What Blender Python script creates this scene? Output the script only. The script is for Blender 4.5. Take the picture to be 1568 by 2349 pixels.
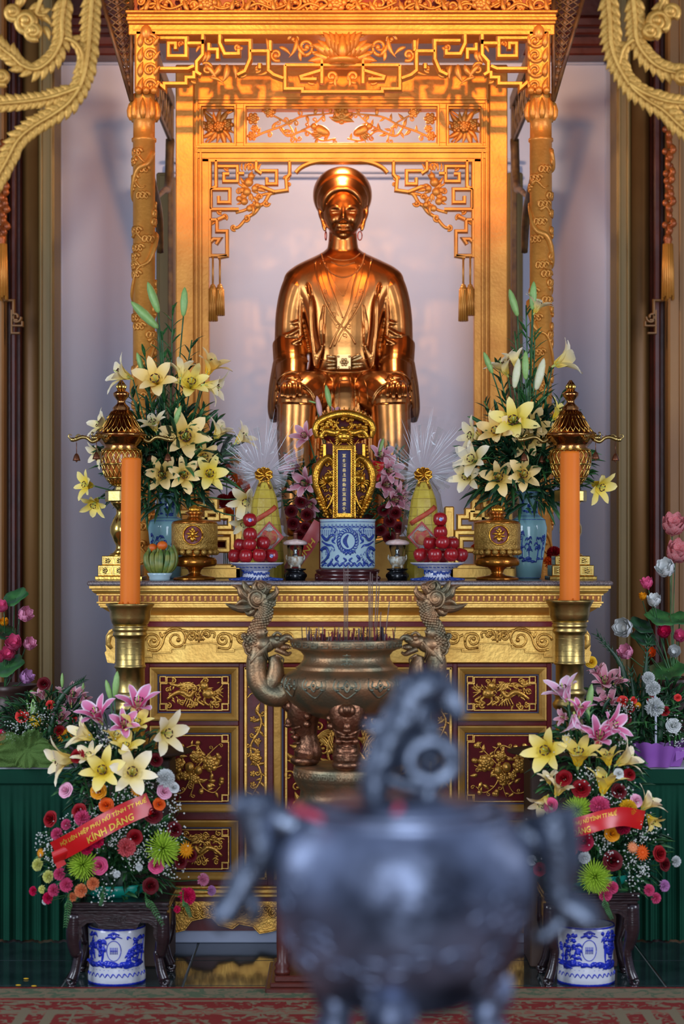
import bpy, math, random
from math import sin, cos, pi, sqrt, radians, atan2
from mathutils import Vector, Matrix, Euler, Quaternion
from mathutils.bvhtree import BVHTree
for _o in list(bpy.data.objects): bpy.data.objects.remove(_o)
SC = bpy.context.scene
COL = SC.collection
random.seed(7)
# ------------------------------------------------ camera, world, lights, exposure
F = 4500.0          # focal length in pixels of the 1568x2349 frame
EYE = 1.79; HOR = 1270.0; CAMY = -9.0
cd = bpy.data.cameras.new('camera'); cam = bpy.data.objects.new('camera', cd); COL.objects.link(cam)
cam.location = (0, CAMY, EYE); cam.rotation_euler = (pi/2, 0, 0)
cd.sensor_fit = 'VERTICAL'; cd.sensor_height = 36; cd.lens = 36*F/2349; cd.shift_y = (HOR-1174.5)/2349
cd.clip_start = 0.05; cd.clip_end = 60
cd.dof.use_dof = True; cd.dof.focus_distance = 9.3; cd.dof.aperture_fstop = 2.1
SC.camera = cam
W = bpy.data.worlds.new('daylight'); SC.world = W; W.use_nodes = True
W.node_tree.nodes['Background'].inputs[0].default_value = (0.50, 0.60, 0.85, 1)
W.node_tree.nodes['Background'].inputs[1].default_value = 0.60
def light(name, kind, loc, target, energy, color, **k):
    d = bpy.data.lights.new(name, kind); d.energy = energy; d.color = color
    for a, b in k.items(): setattr(d, a, b)
    o = bpy.data.objects.new(name, d); COL.objects.link(o); o.location = loc
    o.rotation_euler = (Vector(target)-Vector(loc)).to_track_quat('-Z', 'Y').to_euler()
    return o
light('doorway_daylight', 'AREA', (-0.3, -13.0, 2.7), (0, 0, 2.2), 500, (0.80, 0.88, 1.0), shape='RECTANGLE', size=4.2, size_y=5.3)
light('wall_wash_left', 'AREA', (-5.2, -4.0, 3.2), (-0.5, 2.5, 2.6), 190, (0.80, 0.88, 1.0), shape='RECTANGLE', size=2.0, size_y=2.6)  # added area light, washes the back wall with cool light from the left
light('wall_wash_right', 'AREA', (5.2, -4.0, 3.2), (0.5, 2.5, 2.6), 170, (0.84, 0.88, 1.0), shape='RECTANGLE', size=2.0, size_y=2.6)  # its added counterpart on the right, no actual opening modelled
for sx in (-1, 1):
    light('ceiling_spot', 'SPOT', (sx*0.9, -1.5, 4.95), (sx*0.55, 1.4, 4.5), 330, (1.0, 0.36, 0.07), spot_size=radians(42), spot_blend=0.8, shadow_soft_size=0.05)
light('statue_spot', 'SPOT', (0.25, -1.4, 4.2), (0, 1.9, 3.75), 30, (1.0, 0.66, 0.36), spot_size=radians(30), spot_blend=0.8, shadow_soft_size=0.06)
light('niche_fill', 'POINT', (0.0, 1.85, 4.36), (0, 2, 3), 70, (1.0, 0.72, 0.48), shadow_soft_size=0.12)  # added fill hidden behind the header, brightens the wall behind the statue
vs = SC.view_settings; vs.view_transform = 'Standard'; vs.look = 'None'; vs.exposure = 0.0; vs.gamma = 1.0; vs.use_curve_mapping = False

# ------------------------------------------------ helpers
def sp(Y): return (Y-CAMY)/F
def PX(px, Y): return (px-784)*sp(Y)
def PZ(py, Y): return EYE-(py-HOR)*sp(Y)
def P(px, py, Y): return Vector((PX(px, Y), Y, PZ(py, Y)))
def s2l(c): return tuple(((v/255)/12.92 if v <= 10 else ((v/255+0.055)/1.055)**2.4) for v in c)
def catmull(pts, n=6):
    pts = [Vector(p) for p in pts]
    if len(pts) < 3:
        return [pts[0].lerp(pts[-1], i/n) for i in range(n+1)]
    q = [2*pts[0]-pts[1]]+pts+[2*pts[-1]-pts[-2]]
    out = []
    for i in range(1, len(q)-2):
        a, b, c, d = q[i-1:i+3]
        for k in range(n):
            t = k/n
            out.append(0.5*((2*b)+(c-a)*t+(2*a-5*b+4*c-d)*t*t+(3*b-a-3*c+d)*t*t*t))
    out.append(q[-2]); return out
class MB:
    def __init__(s): s.v = []; s.f = []; s.sm = []; s.mi = []; s.m = 0
    def add(s, vs_, fs, smooth=False):
        b = len(s.v); s.v.extend([tuple(p) for p in vs_])
        for f in fs: s.f.append(tuple(b+i for i in f))
        s.sm.extend([smooth]*len(fs)); s.mi.extend([s.m]*len(fs)); return s
    def bx(s, x0, x1, y0, y1, z0, z1):
        return s.add([(x0,y0,z0),(x1,y0,z0),(x1,y1,z0),(x0,y1,z0),(x0,y0,z1),(x1,y0,z1),(x1,y1,z1),(x0,y1,z1)],
                     [(3,2,1,0),(4,5,6,7),(0,1,5,4),(1,2,6,5),(2,3,7,6),(3,0,4,7)])
    def cb(s, x0, x1, y0, y1, z0, z1, c=0.004):   # box with chamfered edges
        c = min(c, abs(x1-x0)/3, abs(y1-y0)/3, abs(z1-z0)/3)
        R = lambda i, z: [(x0+i, y0+c, z), (x0+c, y0+i, z), (x1-c, y0+i, z), (x1-i, y0+c, z), (x1-i, y1-c, z), (x1-c, y1-i, z), (x0+c, y1-i, z), (x0+i, y1-c, z)]
        vs_ = R(c, z0)+R(0, z0+c)+R(0, z1-c)+R(c, z1)
        fs = [tuple(range(7, -1, -1)), tuple(range(24, 32))]
        for k in range(3):
            for i in range(8): j = (i+1) % 8; fs.append((k*8+i, k*8+j, k*8+8+j, k*8+8+i))
        return s.add(vs_, fs)
    def lathe(s, prof, c=(0,0,0), seg=32, M=None, smooth=True, sx=1, sy=1, cap=True, wob=None):
        c = Vector(c); vs_ = []; n = len(prof)
        for r, z in prof:
            for i in range(seg):
                a = 2*pi*i/seg; rr = r*(wob(a, z) if wob else 1)
                p = Vector((rr*cos(a)*sx, rr*sin(a)*sy, z))
                vs_.append((M @ p if M else p)+c)
        fs = []
        for k in range(n-1):
            for i in range(seg):
                j = (i+1) % seg; fs.append((k*seg+i, k*seg+j, (k+1)*seg+j, (k+1)*seg+i))
        s.add(vs_, fs, smooth)
        if cap:
            b = len(s.v)-len(vs_)
            for k, rev in ((0, True), (n-1, False)):
                if prof[k][0] > 1e-5:
                    f = [b+k*seg+i for i in range(seg)]
                    s.f.append(tuple(reversed(f)) if rev else tuple(f)); s.sm.append(False); s.mi.append(s.m)
        return s
    def ell(s, c, rx, ry, rz, seg=12, rings=8, M=None):
        prof = [(sin(pi*k/rings), -cos(pi*k/rings)) for k in range(rings+1)]
        prof[0] = (1e-6, -1); prof[-1] = (1e-6, 1)
        c = Vector(c); vs_ = []
        for r, z in prof:
            for i in range(seg):
                a = 2*pi*i/seg; p = Vector((r*cos(a)*rx, r*sin(a)*ry, z*rz)); vs_.append((M @ p if M else p)+c)
        fs = [(k*seg+i, k*seg+(i+1) % seg, (k+1)*seg+(i+1) % seg, (k+1)*seg+i) for k in range(rings) for i in range(seg)]
        return s.add(vs_, fs, True)
    def tube(s, pts, r, seg=8, cap=True, flat=1.0, up=(0,1,0), smooth=True):
        pts = [Vector(p) for p in pts]; n = len(pts)
        if not hasattr(r, '__len__'): r = [r]*n
        elif len(r) != n: r = [r[0]+(r[-1]-r[0])*i/(n-1) if len(r) == 2 else _interp(r, i/(n-1)) for i in range(n)]
        up = Vector(up); vs_ = []; nrm = None
        for i in range(n):
            t = (pts[min(i+1, n-1)]-pts[max(i-1, 0)])
            if t.length < 1e-9: t = Vector((0,0,1))
            t.normalize()
            if nrm is None:
                nrm = up-t*up.dot(t)
                if nrm.length < 0.1: nrm = Vector((1,0,0))-t*t.x
                if nrm.length < 0.1: nrm = Vector((0,0,1))-t*t.z
            else: nrm = nrm-t*nrm.dot(t)
            nrm.normalize(); b = t.cross(nrm)
            for k in range(seg):
                a = 2*pi*k/seg+(pi/seg if seg == 4 else 0); vs_.append(pts[i]+(nrm*cos(a)*flat+b*sin(a))*r[i])
        fs = [(i*seg+k, (i+1)*seg+k, (i+1)*seg+(k+1) % seg, i*seg+(k+1) % seg) for i in range(n-1) for k in range(seg)]
        s.add(vs_, fs, smooth)
        if cap:
            b0 = len(s.v)-len(vs_)
            s.f.append(tuple(b0+k for k in range(seg))); s.f.append(tuple(b0+(n-1)*seg+k for k in reversed(range(seg))))
            s.sm += [False]*2; s.mi += [s.m]*2
        return s
    def stroke(s, pts, w, Y, d=0.02, closed=False, px=True, taper=None):   # flat carved strip in the XZ plane
        q = []
        for p in pts:
            v = Vector((p[0], p[1])); 
            if not q or (v-q[-1]).length > 1e-4: q.append(v)
        if closed and (q[0]-q[-1]).length < 1e-4: q.pop()
        n = len(q); vs_ = []; hw = w/2
        for i in range(n):
            a = q[i-1] if (i > 0 or closed) else None; b = q[(i+1) % n] if (i < n-1 or closed) else None
            t1 = (q[i]-a).normalized() if a is not None else (b-q[i]).normalized()
            t2 = (b-q[i]).normalized() if b is not None else t1
            m = t1+t2
            if m.length < 1e-3: m = t1
            m.normalize(); nn = Vector((-m.y, m.x)); k = 1/max(0.45, nn.dot(Vector((-t1.y, t1.x))))
            h = hw*(taper(i/(n-1)) if taper else 1)
            for o, dd in ((-1, 0), (-1, 0.65), (-0.5, 1), (0.5, 1), (1, 0.65), (1, 0)):
                x, z = (q[i]+nn*o*h*k)
                if px: p = P(x, z, Y); vs_.append((p.x, Y-d*dd, p.z))
                else: vs_.append((x, Y-d*dd, z))
        fs = []
        for i in range(n if closed else n-1):
            j = (i+1) % n
            for k in range(6): l = (k+1) % 6; fs.append((i*6+k, j*6+k, j*6+l, i*6+l))
        if not closed: fs += [tuple(range(6)), tuple(reversed(range((n-1)*6, n*6)))]
        return s.add(vs_, fs)
    def prism(s, pts, y0, y1, px=True, bev=0.0):
        q = [P(a, b, y0) if px else Vector((a, y0, b)) for a, b in pts]; n = len(q)
        if bev:
            c = sum(q, Vector())/n
            fr = [(p.x+(c.x-p.x)*bev, y0, p.z+(c.z-p.z)*bev) for p in q]
            vs_ = fr+[(p.x, y0+(y1-y0)*0.35, p.z) for p in q]+[(p.x, y1, p.z) for p in q]
            return s.add(vs_, [tuple(range(n)), tuple(range(3*n-1, 2*n-1, -1))]+[(k*n+i, (k+1)*n+i, (k+1)*n+(i+1) % n, k*n+(i+1) % n) for k in (0, 1) for i in range(n)])
        return s.add([(p.x, y0, p.z) for p in q]+[(p.x, y1, p.z) for p in q],
                     [tuple(range(n)), tuple(range(2*n-1, n-1, -1))]+[(i, n+i, n+(i+1) % n, (i+1) % n) for i in range(n)])
    def rsweep(s, x0, x1, y0, y1, prof):          # moulding round a rectangular body; prof = (out, z) from bottom up
        vs_ = []; n = len(prof)
        for o, z in prof: vs_ += [(x0-o, y0-o, z), (x1+o, y0-o, z), (x1+o, y1+o, z), (x0-o, y1+o, z)]
        fs = [(3,2,1,0), tuple(range(4*n-4, 4*n))]
        for k in range(n-1):
            for i in range(4): j = (i+1) % 4; fs.append((k*4+i, k*4+j, k*4+4+j, k*4+4+i))
        return s.add(vs_, fs)
    def frame(s, x0, x1, z0, z1, Y, prof):        # picture-frame moulding; prof = (inset, proud), outer to inner
        vs_ = []; n = len(prof)
        for o, d in prof: vs_ += [(x0+o, Y-d, z0+o), (x1-o, Y-d, z0+o), (x1-o, Y-d, z1-o), (x0+o, Y-d, z1-o)]
        fs = []
        for k in range(n-1):
            for i in range(4): j = (i+1) % 4; fs.append((k*4+i, k*4+j, k*4+4+j, k*4+4+i))
        return s.add(vs_, fs)
    def sheet(s, fn, nu, nv, smooth=True):
        vs_ = [fn(i/nu, j/nv) for i in range(nu+1) for j in range(nv+1)]
        return s.add(vs_, [(i*(nv+1)+j, (i+1)*(nv+1)+j, (i+1)*(nv+1)+j+1, i*(nv+1)+j+1) for i in range(nu) for j in range(nv)], smooth)
    def mesh(s, name, mats):
        me = bpy.data.meshes.new(name); me.from_pydata(s.v, [], s.f)
        me.polygons.foreach_set('use_smooth', s.sm); me.polygons.foreach_set('material_index', s.mi)
        for m in (mats if isinstance(mats, (list, tuple)) else [mats]): me.materials.append(m)
        me.update(); return me
def _interp(a, t):
    x = t*(len(a)-1); i = min(int(x), len(a)-2); return a[i]+(a[i+1]-a[i])*(x-i)
def wloc(o):
    p = Vector(o.location)
    while o.parent: o = o.parent; p += Vector(o.location)
    return p
def tagit(o, label=None, cat=None, group=None, kind=None):
    if label: o['label'] = label
    if cat: o['category'] = cat
    if group: o['group'] = group
    if kind: o['kind'] = kind
    return o
def thing(name, label, cat, loc, group=None):
    o = bpy.data.objects.new(name, None); COL.objects.link(o); o.location = loc; o.empty_display_size = 0.05
    return tagit(o, label, cat, group)
def part(name, mb, mats, parent=None, label=None, local=False, kind=None):   # mb in world coordinates unless local
    me = mb.mesh(name, mats) if isinstance(mb, MB) else mb
    o = bpy.data.objects.new(name, me); COL.objects.link(o)
    if parent:
        o.parent = parent
        if not local: o.location = -wloc(parent)
    return tagit(o, label, kind=kind)
def solo(name, mb, mats, label, cat, group=None, kind=None, base=None):   # a thing that is one mesh, origin at its base
    me = mb.mesh(name, mats)
    if base is None:
        xs = [v.co for v in me.vertices]; base = Vector((sum(c.x for c in xs)/len(xs), sum(c.y for c in xs)/len(xs), min(c.z for c in xs)))
    me.transform(Matrix.Translation(-Vector(base)))
    o = bpy.data.objects.new(name, me); COL.objects.link(o); o.location = base
    return tagit(o, label, cat, group, kind)
def struct(name, mb, mats, parent=None):
    o = part(name, mb, mats, parent)
    if not parent: o['kind'] = 'structure'
    return o
def copy_tree(o, parent=None):
    c = o.copy(); COL.objects.link(c)
    if parent: c.parent = parent
    for ch in list(o.children): copy_tree(ch, c)
    return c
# ------------------------------------------------ materials
MATS = {}
def mat(name, c, c2=None, rough=0.5, metal=0.0, scale=8, bump=0.0, bscale=None, spec=0.5, sss=0, emit=None, contrast=0.25, coat=0, det=5, trans=0, stretch=None):
    if name in MATS: return MATS[name]
    m = bpy.data.materials.new(name); m.use_nodes = True; nt = m.node_tree; b = nt.nodes['Principled BSDF']
    L = nt.links; N = nt.nodes.new
    b.inputs['Base Color'].default_value = (*s2l(c), 1); b.inputs['Roughness'].default_value = rough; b.inputs['Metallic'].default_value = metal
    b.inputs['Specular IOR Level'].default_value = spec
    if coat: b.inputs['Coat Weight'].default_value = coat; b.inputs['Coat Roughness'].default_value = 0.08
    if sss: b.inputs['Subsurface Weight'].default_value = sss; b.inputs['Subsurface Radius'].default_value = (0.03, 0.015, 0.008); b.inputs['Subsurface Scale'].default_value = 0.5
    if trans: b.inputs['Transmission Weight'].default_value = trans
    if emit: b.inputs['Emission Color'].default_value = (*s2l(emit[0]), 1); b.inputs['Emission Strength'].default_value = emit[1]
    if c2 or bump:
        tc = N('ShaderNodeTexCoord'); src = tc.outputs['Object']
        if stretch:
            mp = N('ShaderNodeMapping'); mp.inputs['Scale'].default_value = stretch; L.new(src, mp.inputs[0]); src = mp.outputs[0]
    if c2:
        nz = N('ShaderNodeTexNoise'); nz.inputs['Scale'].default_value = scale; nz.inputs['Detail'].default_value = det; L.new(src, nz.inputs['Vector'])
        cr = N('ShaderNodeValToRGB'); e = cr.color_ramp.elements
        e[0].position = 0.5-contrast; e[0].color = (*s2l(c), 1); e[1].position = 0.5+contrast; e[1].color = (*s2l(c2), 1)
        L.new(nz.outputs['Fac'], cr.inputs[0]); L.new(cr.outputs[0], b.inputs['Base Color'])
    if bump:
        n2 = N('ShaderNodeTexNoise'); n2.inputs['Scale'].default_value = bscale or scale*4; n2.inputs['Detail'].default_value = 3; L.new(src, n2.inputs['Vector'])
        bp = N('ShaderNodeBump'); bp.inputs['Strength'].default_value = bump; bp.inputs['Distance'].default_value = 0.01
        L.new(n2.outputs['Fac'], bp.inputs['Height']); L.new(bp.outputs[0], b.inputs['Normal'])
    MATS[name] = m; return m
GOLD = mat('altar_gold_leaf', (224,184,96), (196,146,64), 0.36, 0.62, 9, 0.12, 60)
GOLDD = mat('aged_gold_paint', (216,168,84), (188,140,62), 0.45, 0.5, 10, 0.15, 50)
GOLDR = mat('carved_relief_gold', (226,176,82), (170,118,48), 0.34, 0.7, 25, 0.25, 90)
GOLDC = mat('canopy_gilding', (222,154,66), (196,126,48), 0.42, 0.45, 8, 0.15, 60)
GOLDL = mat('corner_carving_gilding', (222,176,88), (190,140,60), 0.42, 0.45, 10, 0.2, 50)
SHINY = mat('bright_gold_lacquer', (226,170,60), (170,112,30), 0.24, 0.85, 30, 0.2, 120)
BRASS = mat('polished_brass', (222,186,98), (188,146,66), 0.16, 1.0, 14, 0.04, 60)
BRASSD = mat('worn_brass', (208,182,112), (158,134,78), 0.32, 1.0, 10, 0.08, 50)
BRONZE = mat('patinated_bronze', (166,128,92), (122,116,92), 0.42, 0.85, 12, 0.2, 110, contrast=0.12)
STAT = mat('statue_gilt_bronze', (208,144,82), (176,112,58), 0.27, 1.0, 6, 0.05, 30)
BLACKB = mat('blackened_bronze', (146,158,186), (58,64,80), 0.38, 0.85, 9, 0.35, 22, contrast=0.15)
RED = mat('dark_red_lacquer', (104,12,18), (74,6,12), 0.35, 0, 8, 0.05, 40, spec=0.3)
NAVY = mat('dark_blue_line', (46,48,82), None, 0.5)
WOODD = mat('dark_polished_wood', (44,28,32), (26,16,20), 0.22, 0, 10, 0.1, 40, coat=0.5, stretch=(1,1,4))
WOODR = mat('reddish_brown_wood', (96,38,26), (62,24,18), 0.35, 0, 6, 0.1, 30)
WOODB = mat('brown_gilded_wood', (150,108,58), (112,76,40), 0.5, 0.15, 3, 0.15, 25, stretch=(1,1,0.3))
OLIVE = mat('olive_gold_board', (130,108,58), (104,84,46), 0.5, 0.2, 3, 0.12, 25, stretch=(1,1,0.3))
WALLM = mat('pale_plaster', (190,196,216), (180,184,204), 0.75, 0, 1.2, 0.05, 30)
# ------------------------------------------------ the setting
TILE = mat('polished_dark_stone', (46,62,62), (30,42,44), 0.09, 0, 5, 0.02, 20, contrast=0.15)
GROUT = mat('grey_grout', (112,120,116), None, 0.8)
fl = struct('floor', MB().bx(-6, 6, -10.5, 4, -0.2, -0.004), GROUT)
tile_me = MB().cb(-0.247, 0.247, -0.247, 0.247, -0.03, 0, 0.003).mesh('floor_tile', TILE)
for i in range(-6, 7):
    for j in range(7):
        o = bpy.data.objects.new('floor_tile', tile_me); COL.objects.link(o); o.parent = fl; o.location = (i*0.5+0.09, -1.62+j*0.5, 0)
t = MB()
for i in range(-11, 12):
    for j in range(-18, 12):
        if -6 <= i <= 6 and 0 <= j < 7: continue
        x, y = i*0.5+0.09, -1.62+j*0.5
        if y < -10.2 or y > 3.7: continue
        t.bx(x-0.247, x+0.247, y-0.247, y+0.247, -0.03, 0)
part('distant_floor_tiles', t, TILE, fl, kind='stuff')
WY = 3.2
w = MB().bx(-6, 6, WY, WY+0.2, 0, 5.6)
wall = struct('wall_back', w, WALLM)
struct('wall_left', MB().bx(-6.2, -6, -2, WY, 0, 5.6), WALLM)
struct('wall_right', MB().bx(6, 6.2, -2, WY, 0, 5.6), WALLM)
c = struct('ceiling', MB().bx(-6.2, 6.2, -3, WY+0.2, 5.6, 5.75), WOODR)
for k in range(9):   # ceiling beams
    y = -2.6+k*0.7; part('ceiling_beam', MB().cb(-6, 6, y, y+0.12, 5.45, 5.6, 0.01), WOODR, c)
# raised border strips on the wall
bw = MB()
for a, b in ((126, 144), (1386, 1410)): bw.cb(PX(a, WY), PX(b, WY), WY-0.025, WY, 0, PZ(150, WY), 0.006)
for sx in (-1, 1):
    x0, x1 = (PX(144, WY), PX(360, WY)) if sx < 0 else (PX(1200, WY), PX(1386, WY))
    bw.cb(x0, x1, WY-0.025, WY, PZ(150, WY), PZ(128, WY), 0.006)
struct('trim_1', bw, mat('pale_blue_trim_paint', (176,186,212), (166,176,204), 0.7, 0, 2))
m = MB()
for y0, y1, d in ((368, 376, 0.06), (380, 398, 0.035), (402, 410, 0.05)):
    m.cb(PX(380, WY), PX(1190, WY), WY-d, WY, PZ(y1, WY), PZ(y0, WY), 0.008)
struct('trim_2', m, WALLM)
# reddish timber beam over the wall
m = MB()
for y0, y1, d in ((-60, 38, 0.30), (38, 60, 0.38), (60, 78, 0.33), (78, 104, 0.26), (104, 126, 0.2)):
    m.cb(-6, 6, WY-d, WY, PZ(y1, WY-d), PZ(y0, WY-d), 0.01)
struct('trim_3', m, WOODR)
struct('baseboard_back', MB().cb(-6, 6, WY-0.03, WY, 0, 0.15), WOODR)
# gilded timber posts at both sides of the wall, and the posts behind the canopy
def post(name, a, b, Y, d, top, m_, grooves=()):
    x0, x1 = PX(a, Y), PX(b, Y)
    mb = MB().cb(x0, x1, Y, Y+d, 0, top, 0.012)
    for g in grooves:
        xg = PX(g, Y); mb.cb(xg-0.008, xg+0.008, Y-0.012, Y+0.01, 0, top-0.02, 0.004)
    struct(name, mb, m_)
    return x0, x1
PY = 2.55
for n_, (a, b, mm, gr, dY) in enumerate([(88, 124, OLIVE, (94, 118), 0), (1414, 1446, OLIVE, (1420, 1440), 0),
        (-60, 8, WOODB, (), -0.05), (1532, 1640, WOODB, (1560,), -0.05)]):
    post('trim_%d' % (4+n_), a, b, PY+dY, 0.3, 5.4, mm, gr)
for n_, (a, b, gr) in enumerate([(42, 88, (46, 84)), (1446, 1498, (1452, 1492))]):   # rounded half column between boards
    x0, x1 = PX(a, PY+0.05), PX(b, PY+0.05)
    struct('trim_%d' % (8+n_), MB().lathe([(0.5*(x1-x0), 0), (0.5*(x1-x0), 5.4)], ((x0+x1)/2, PY+0.2, 0), 28, sy=1.2), WOODB)
for n_, (a, b) in enumerate([(8, 42), (1498, 1532)]):
    m = MB().cb(PX(a, PY), PX(b, PY), PY+0.12, PY+0.3, 0, 5.4, 0.01)
    m.cb(PX(a+(12 if n_ == 0 else 4), PY), PX(b-(8 if n_ == 0 else 14), PY), PY+0.05, PY+0.2, 0, 5.4, 0.01)
    struct('trim_%d' % (10+n_), m, WOODR)
for n_, (a, b) in enumerate([(358, 396), (1163, 1199)]):
    m = MB().cb(PX(a, 2.9), PX(b, 2.9), 2.9, 3.1, 0, PZ(395, 2.9), 0.01)
    m.cb(PX(a+6, 2.9), PX(b-6, 2.9), 2.885, 2.95, 0, PZ(402, 2.9), 0.006)
    struct('trim_%d' % (12+n_), m, OLIVE)
# hanging wooden tassel strings and fret brackets at the frame sides
for sx, cx, y0, y1, lab in ((-1, 4, 330, 690, 'orange carved wooden hanging with a tassel, at the far left post'), (1, 1531, 270, 690, 'orange carved wooden hanging with a tassel, at the far right post')):
    Y = PY-0.12; s = sp(Y); o = thing('carved_hanging', lab, 'ornament', P(cx, y1, Y), 'carved hangings at the side posts')
    m = MB(); n = 16; ym = y1-150
    for k in range(n):
        yy = y0+(ym-y0)*k/n; dx = 7*sin(k*1.9)
        m.tube(catmull([P(cx+dx*0.3, yy-8, Y), P(cx+dx+7, yy+6, Y-0.02), P(cx-dx*0.4, yy+(ym-y0)/n+4, Y)], 4), [5*s, 8*s, 3*s], 6)
        m.ell(P(cx-dx, yy+10, Y-0.01), 7*s, 6*s, 8*s, 8, 6)
    part('carved_strand', m, mat('orange_lacquered_wood', (190,100,40), (120,56,26), 0.4, 0.3, 20, 0.3, 60), o)
    part('tassel_cap', MB().lathe([(3*s,0),(9*s,-6*s),(11*s,-14*s),(8*s,-20*s),(12*s,-26*s)][::-1], P(cx, ym-4, Y), 14), MATS['orange_lacquered_wood'], o)
    m = MB()
    for k in range(14):
        a = 2*pi*k/14; m.tube([P(cx, ym+20, Y)+Vector((cos(a)*9*s, sin(a)*9*s, 0)), P(cx, ym+80, Y)+Vector((cos(a)*11*s, sin(a)*11*s, 0)), P(cx, y1-6+5*sin(k*2), Y)+Vector((cos(a)*12*s, sin(a)*12*s, 0))], 3.4*s, 6)
    m.lathe([(9*s, 0), (9*s, 110*s)], P(cx, y1-14, Y), 12)
    part('tassel', m, GOLDC, o)
for cx, sx, lab in ((38, 1, 'small scrolled fret bracket on the brown post at far left'), (1492, -1, 'small scrolled fret bracket on the brown post at far right')):
    Y = PY-0.02
    m = MB()
    m.stroke([(cx-sx*28, 690), (cx-sx*6, 690), (cx-sx*6, 735), (cx+sx*4, 735)], 6, Y, 0.03)
    m.stroke([(cx+sx*(12*cos(a)*(1-a/9)), 728+14*sin(a)*(1-a/9)) for a in [i*0.45 for i in range(16)]], 5, Y, 0.03)
    m.stroke([(cx-sx*10, 748), (cx+sx*14, 748), (cx+sx*14, 738)], 5, Y, 0.03)
    m.stroke([(cx-sx*10, 712), (cx-sx*10, 765), (cx+sx*8, 765)], 5, Y, 0.03)
    solo('fret_bracket', m, WOODB, lab, 'bracket', 'fret brackets on the side posts')
# rug
def rug_mat():
    m = bpy.data.materials.new('woven_rug'); m.use_nodes = True; nt = m.node_tree; b = nt.nodes['Principled BSDF']; L = nt.links; N = nt.nodes.new
    b.inputs['Roughness'].default_value = 0.95; b.inputs['Specular IOR Level'].default_value = 0.1
    tc = N('ShaderNodeTexCoord'); sep = N('ShaderNodeSeparateXYZ'); L.new(tc.outputs['Object'], sep.inputs[0])
    def ramp(src, stops, const=True):
        r = N('ShaderNodeValToRGB'); e = r.color_ramp.elements
        if const: r.color_ramp.interpolation = 'CONSTANT'
        while len(e) < len(stops): e.new(0.5)
        for k, (p, c) in enumerate(stops): e[k].position = p; e[k].color = (*s2l(c), 1)
        L.new(src, r.inputs[0]); return r.outputs[0]
    def mathn(op, a, bb=None):
        n = N('ShaderNodeMath'); n.operation = op
        for i, v in enumerate((a, bb)):
            if v is None: continue
            if isinstance(v, (int, float)): n.inputs[i].default_value = v
            else: L.new(v, n.inputs[i])
        return n.outputs[0]
    yy = mathn('DIVIDE', mathn('MULTIPLY', sep.outputs['Y'], -1.0), 2.0)   # 0 at rug edge
    R, B, G = (128,48,44), (128,116,92), (92,104,80)
    base = ramp(yy, [(0, R), (0.012, B), (0.10, R), (0.118, B), (0.13, R), (0.20, B), (0.235, R), (0.45, B), (0.50, R)])
    alt = ramp(yy, [(0, (110,40,38)), (0.012, G), (0.10, (150,70,60)), (0.118, B), (0.13, B), (0.20, (140,90,74)), (0.235, B), (0.45, R), (0.50, B)])
    vo = N('ShaderNodeTexNoise'); vo.inputs['Scale'].default_value = 16; vo.inputs['Detail'].default_value = 2; vo.inputs['Distortion'].default_value = 1.5
    L.new(tc.outputs['Object'], vo.inputs['Vector'])
    msk = mathn('GREATER_THAN', vo.outputs['Fac'], 0.54)
    mx = N('ShaderNodeMix'); mx.data_type = 'RGBA'; L.new(msk, mx.inputs['Factor']); L.new(base, mx.inputs['A']); L.new(alt, mx.inputs['B'])
    # diagonal stripes of the corner motif repeated along the border
    st = mathn('GREATER_THAN', mathn('SINE', mathn('MULTIPLY', sep.outputs['X'], 60.0)), 0.35)
    inb = mathn('MULTIPLY', mathn('GREATER_THAN', yy, 0.20), mathn('LESS_THAN', mathn('ABSOLUTE', mathn('SUBTRACT', mathn('ABSOLUTE', sep.outputs['X']), 1.17)), 0.14))
    mx2 = N('ShaderNodeMix'); mx2.data_type = 'RGBA'; L.new(mathn('MULTIPLY', st, inb), mx2.inputs['Factor']); L.new(mx.outputs['Result'], mx2.inputs['A']); mx2.inputs['B'].default_value = (*s2l(B), 1)
    L.new(mx2.outputs['Result'], b.inputs['Base Color'])
    bp = N('ShaderNodeBump'); bp.inputs['Strength'].default_value = 0.4; n2 = N('ShaderNodeTexNoise'); n2.inputs['Scale'].default_value = 300; L.new(tc.outputs['Object'], n2.inputs['Vector'])
    L.new(n2.outputs['Fac'], bp.inputs['Height']); L.new(bp.outputs[0], b.inputs['Normal'])
    return m
r = MB().cb(-4.5, 4.5, -7.5, 0, 0.0, 0.012, 0.004)
me = r.mesh('rug', rug_mat()); o = bpy.data.objects.new('rug', me); COL.objects.link(o); o.location = (0, -0.95, 0.0005)
tagit(o, 'red and beige patterned rug covering the dark stone floor in front of the altar', 'rug')
for k, (x, y) in enumerate([(60, 2247), (42, 2262), (55, 2268), (78, 2264), (122, 2268)]):
    Y = CAMY+EYE*F/(y-HOR); Y = max(Y, -0.93)
    solo('fallen_petal', MB().ell((PX(x, Y), Y, 0.004), 0.012, 0.006, 0.003, 8, 5), mat('yellow_petal', (226,176,30), None, 0.6),
         'yellow petal on the dark floor at far left, %s' % ['furthest from the rug', 'leftmost of those by the rug', 'second from left by the rug', 'third from left by the rug', 'nearest the left carved stand'][k], 'petal', 'fallen yellow petals')
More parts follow.
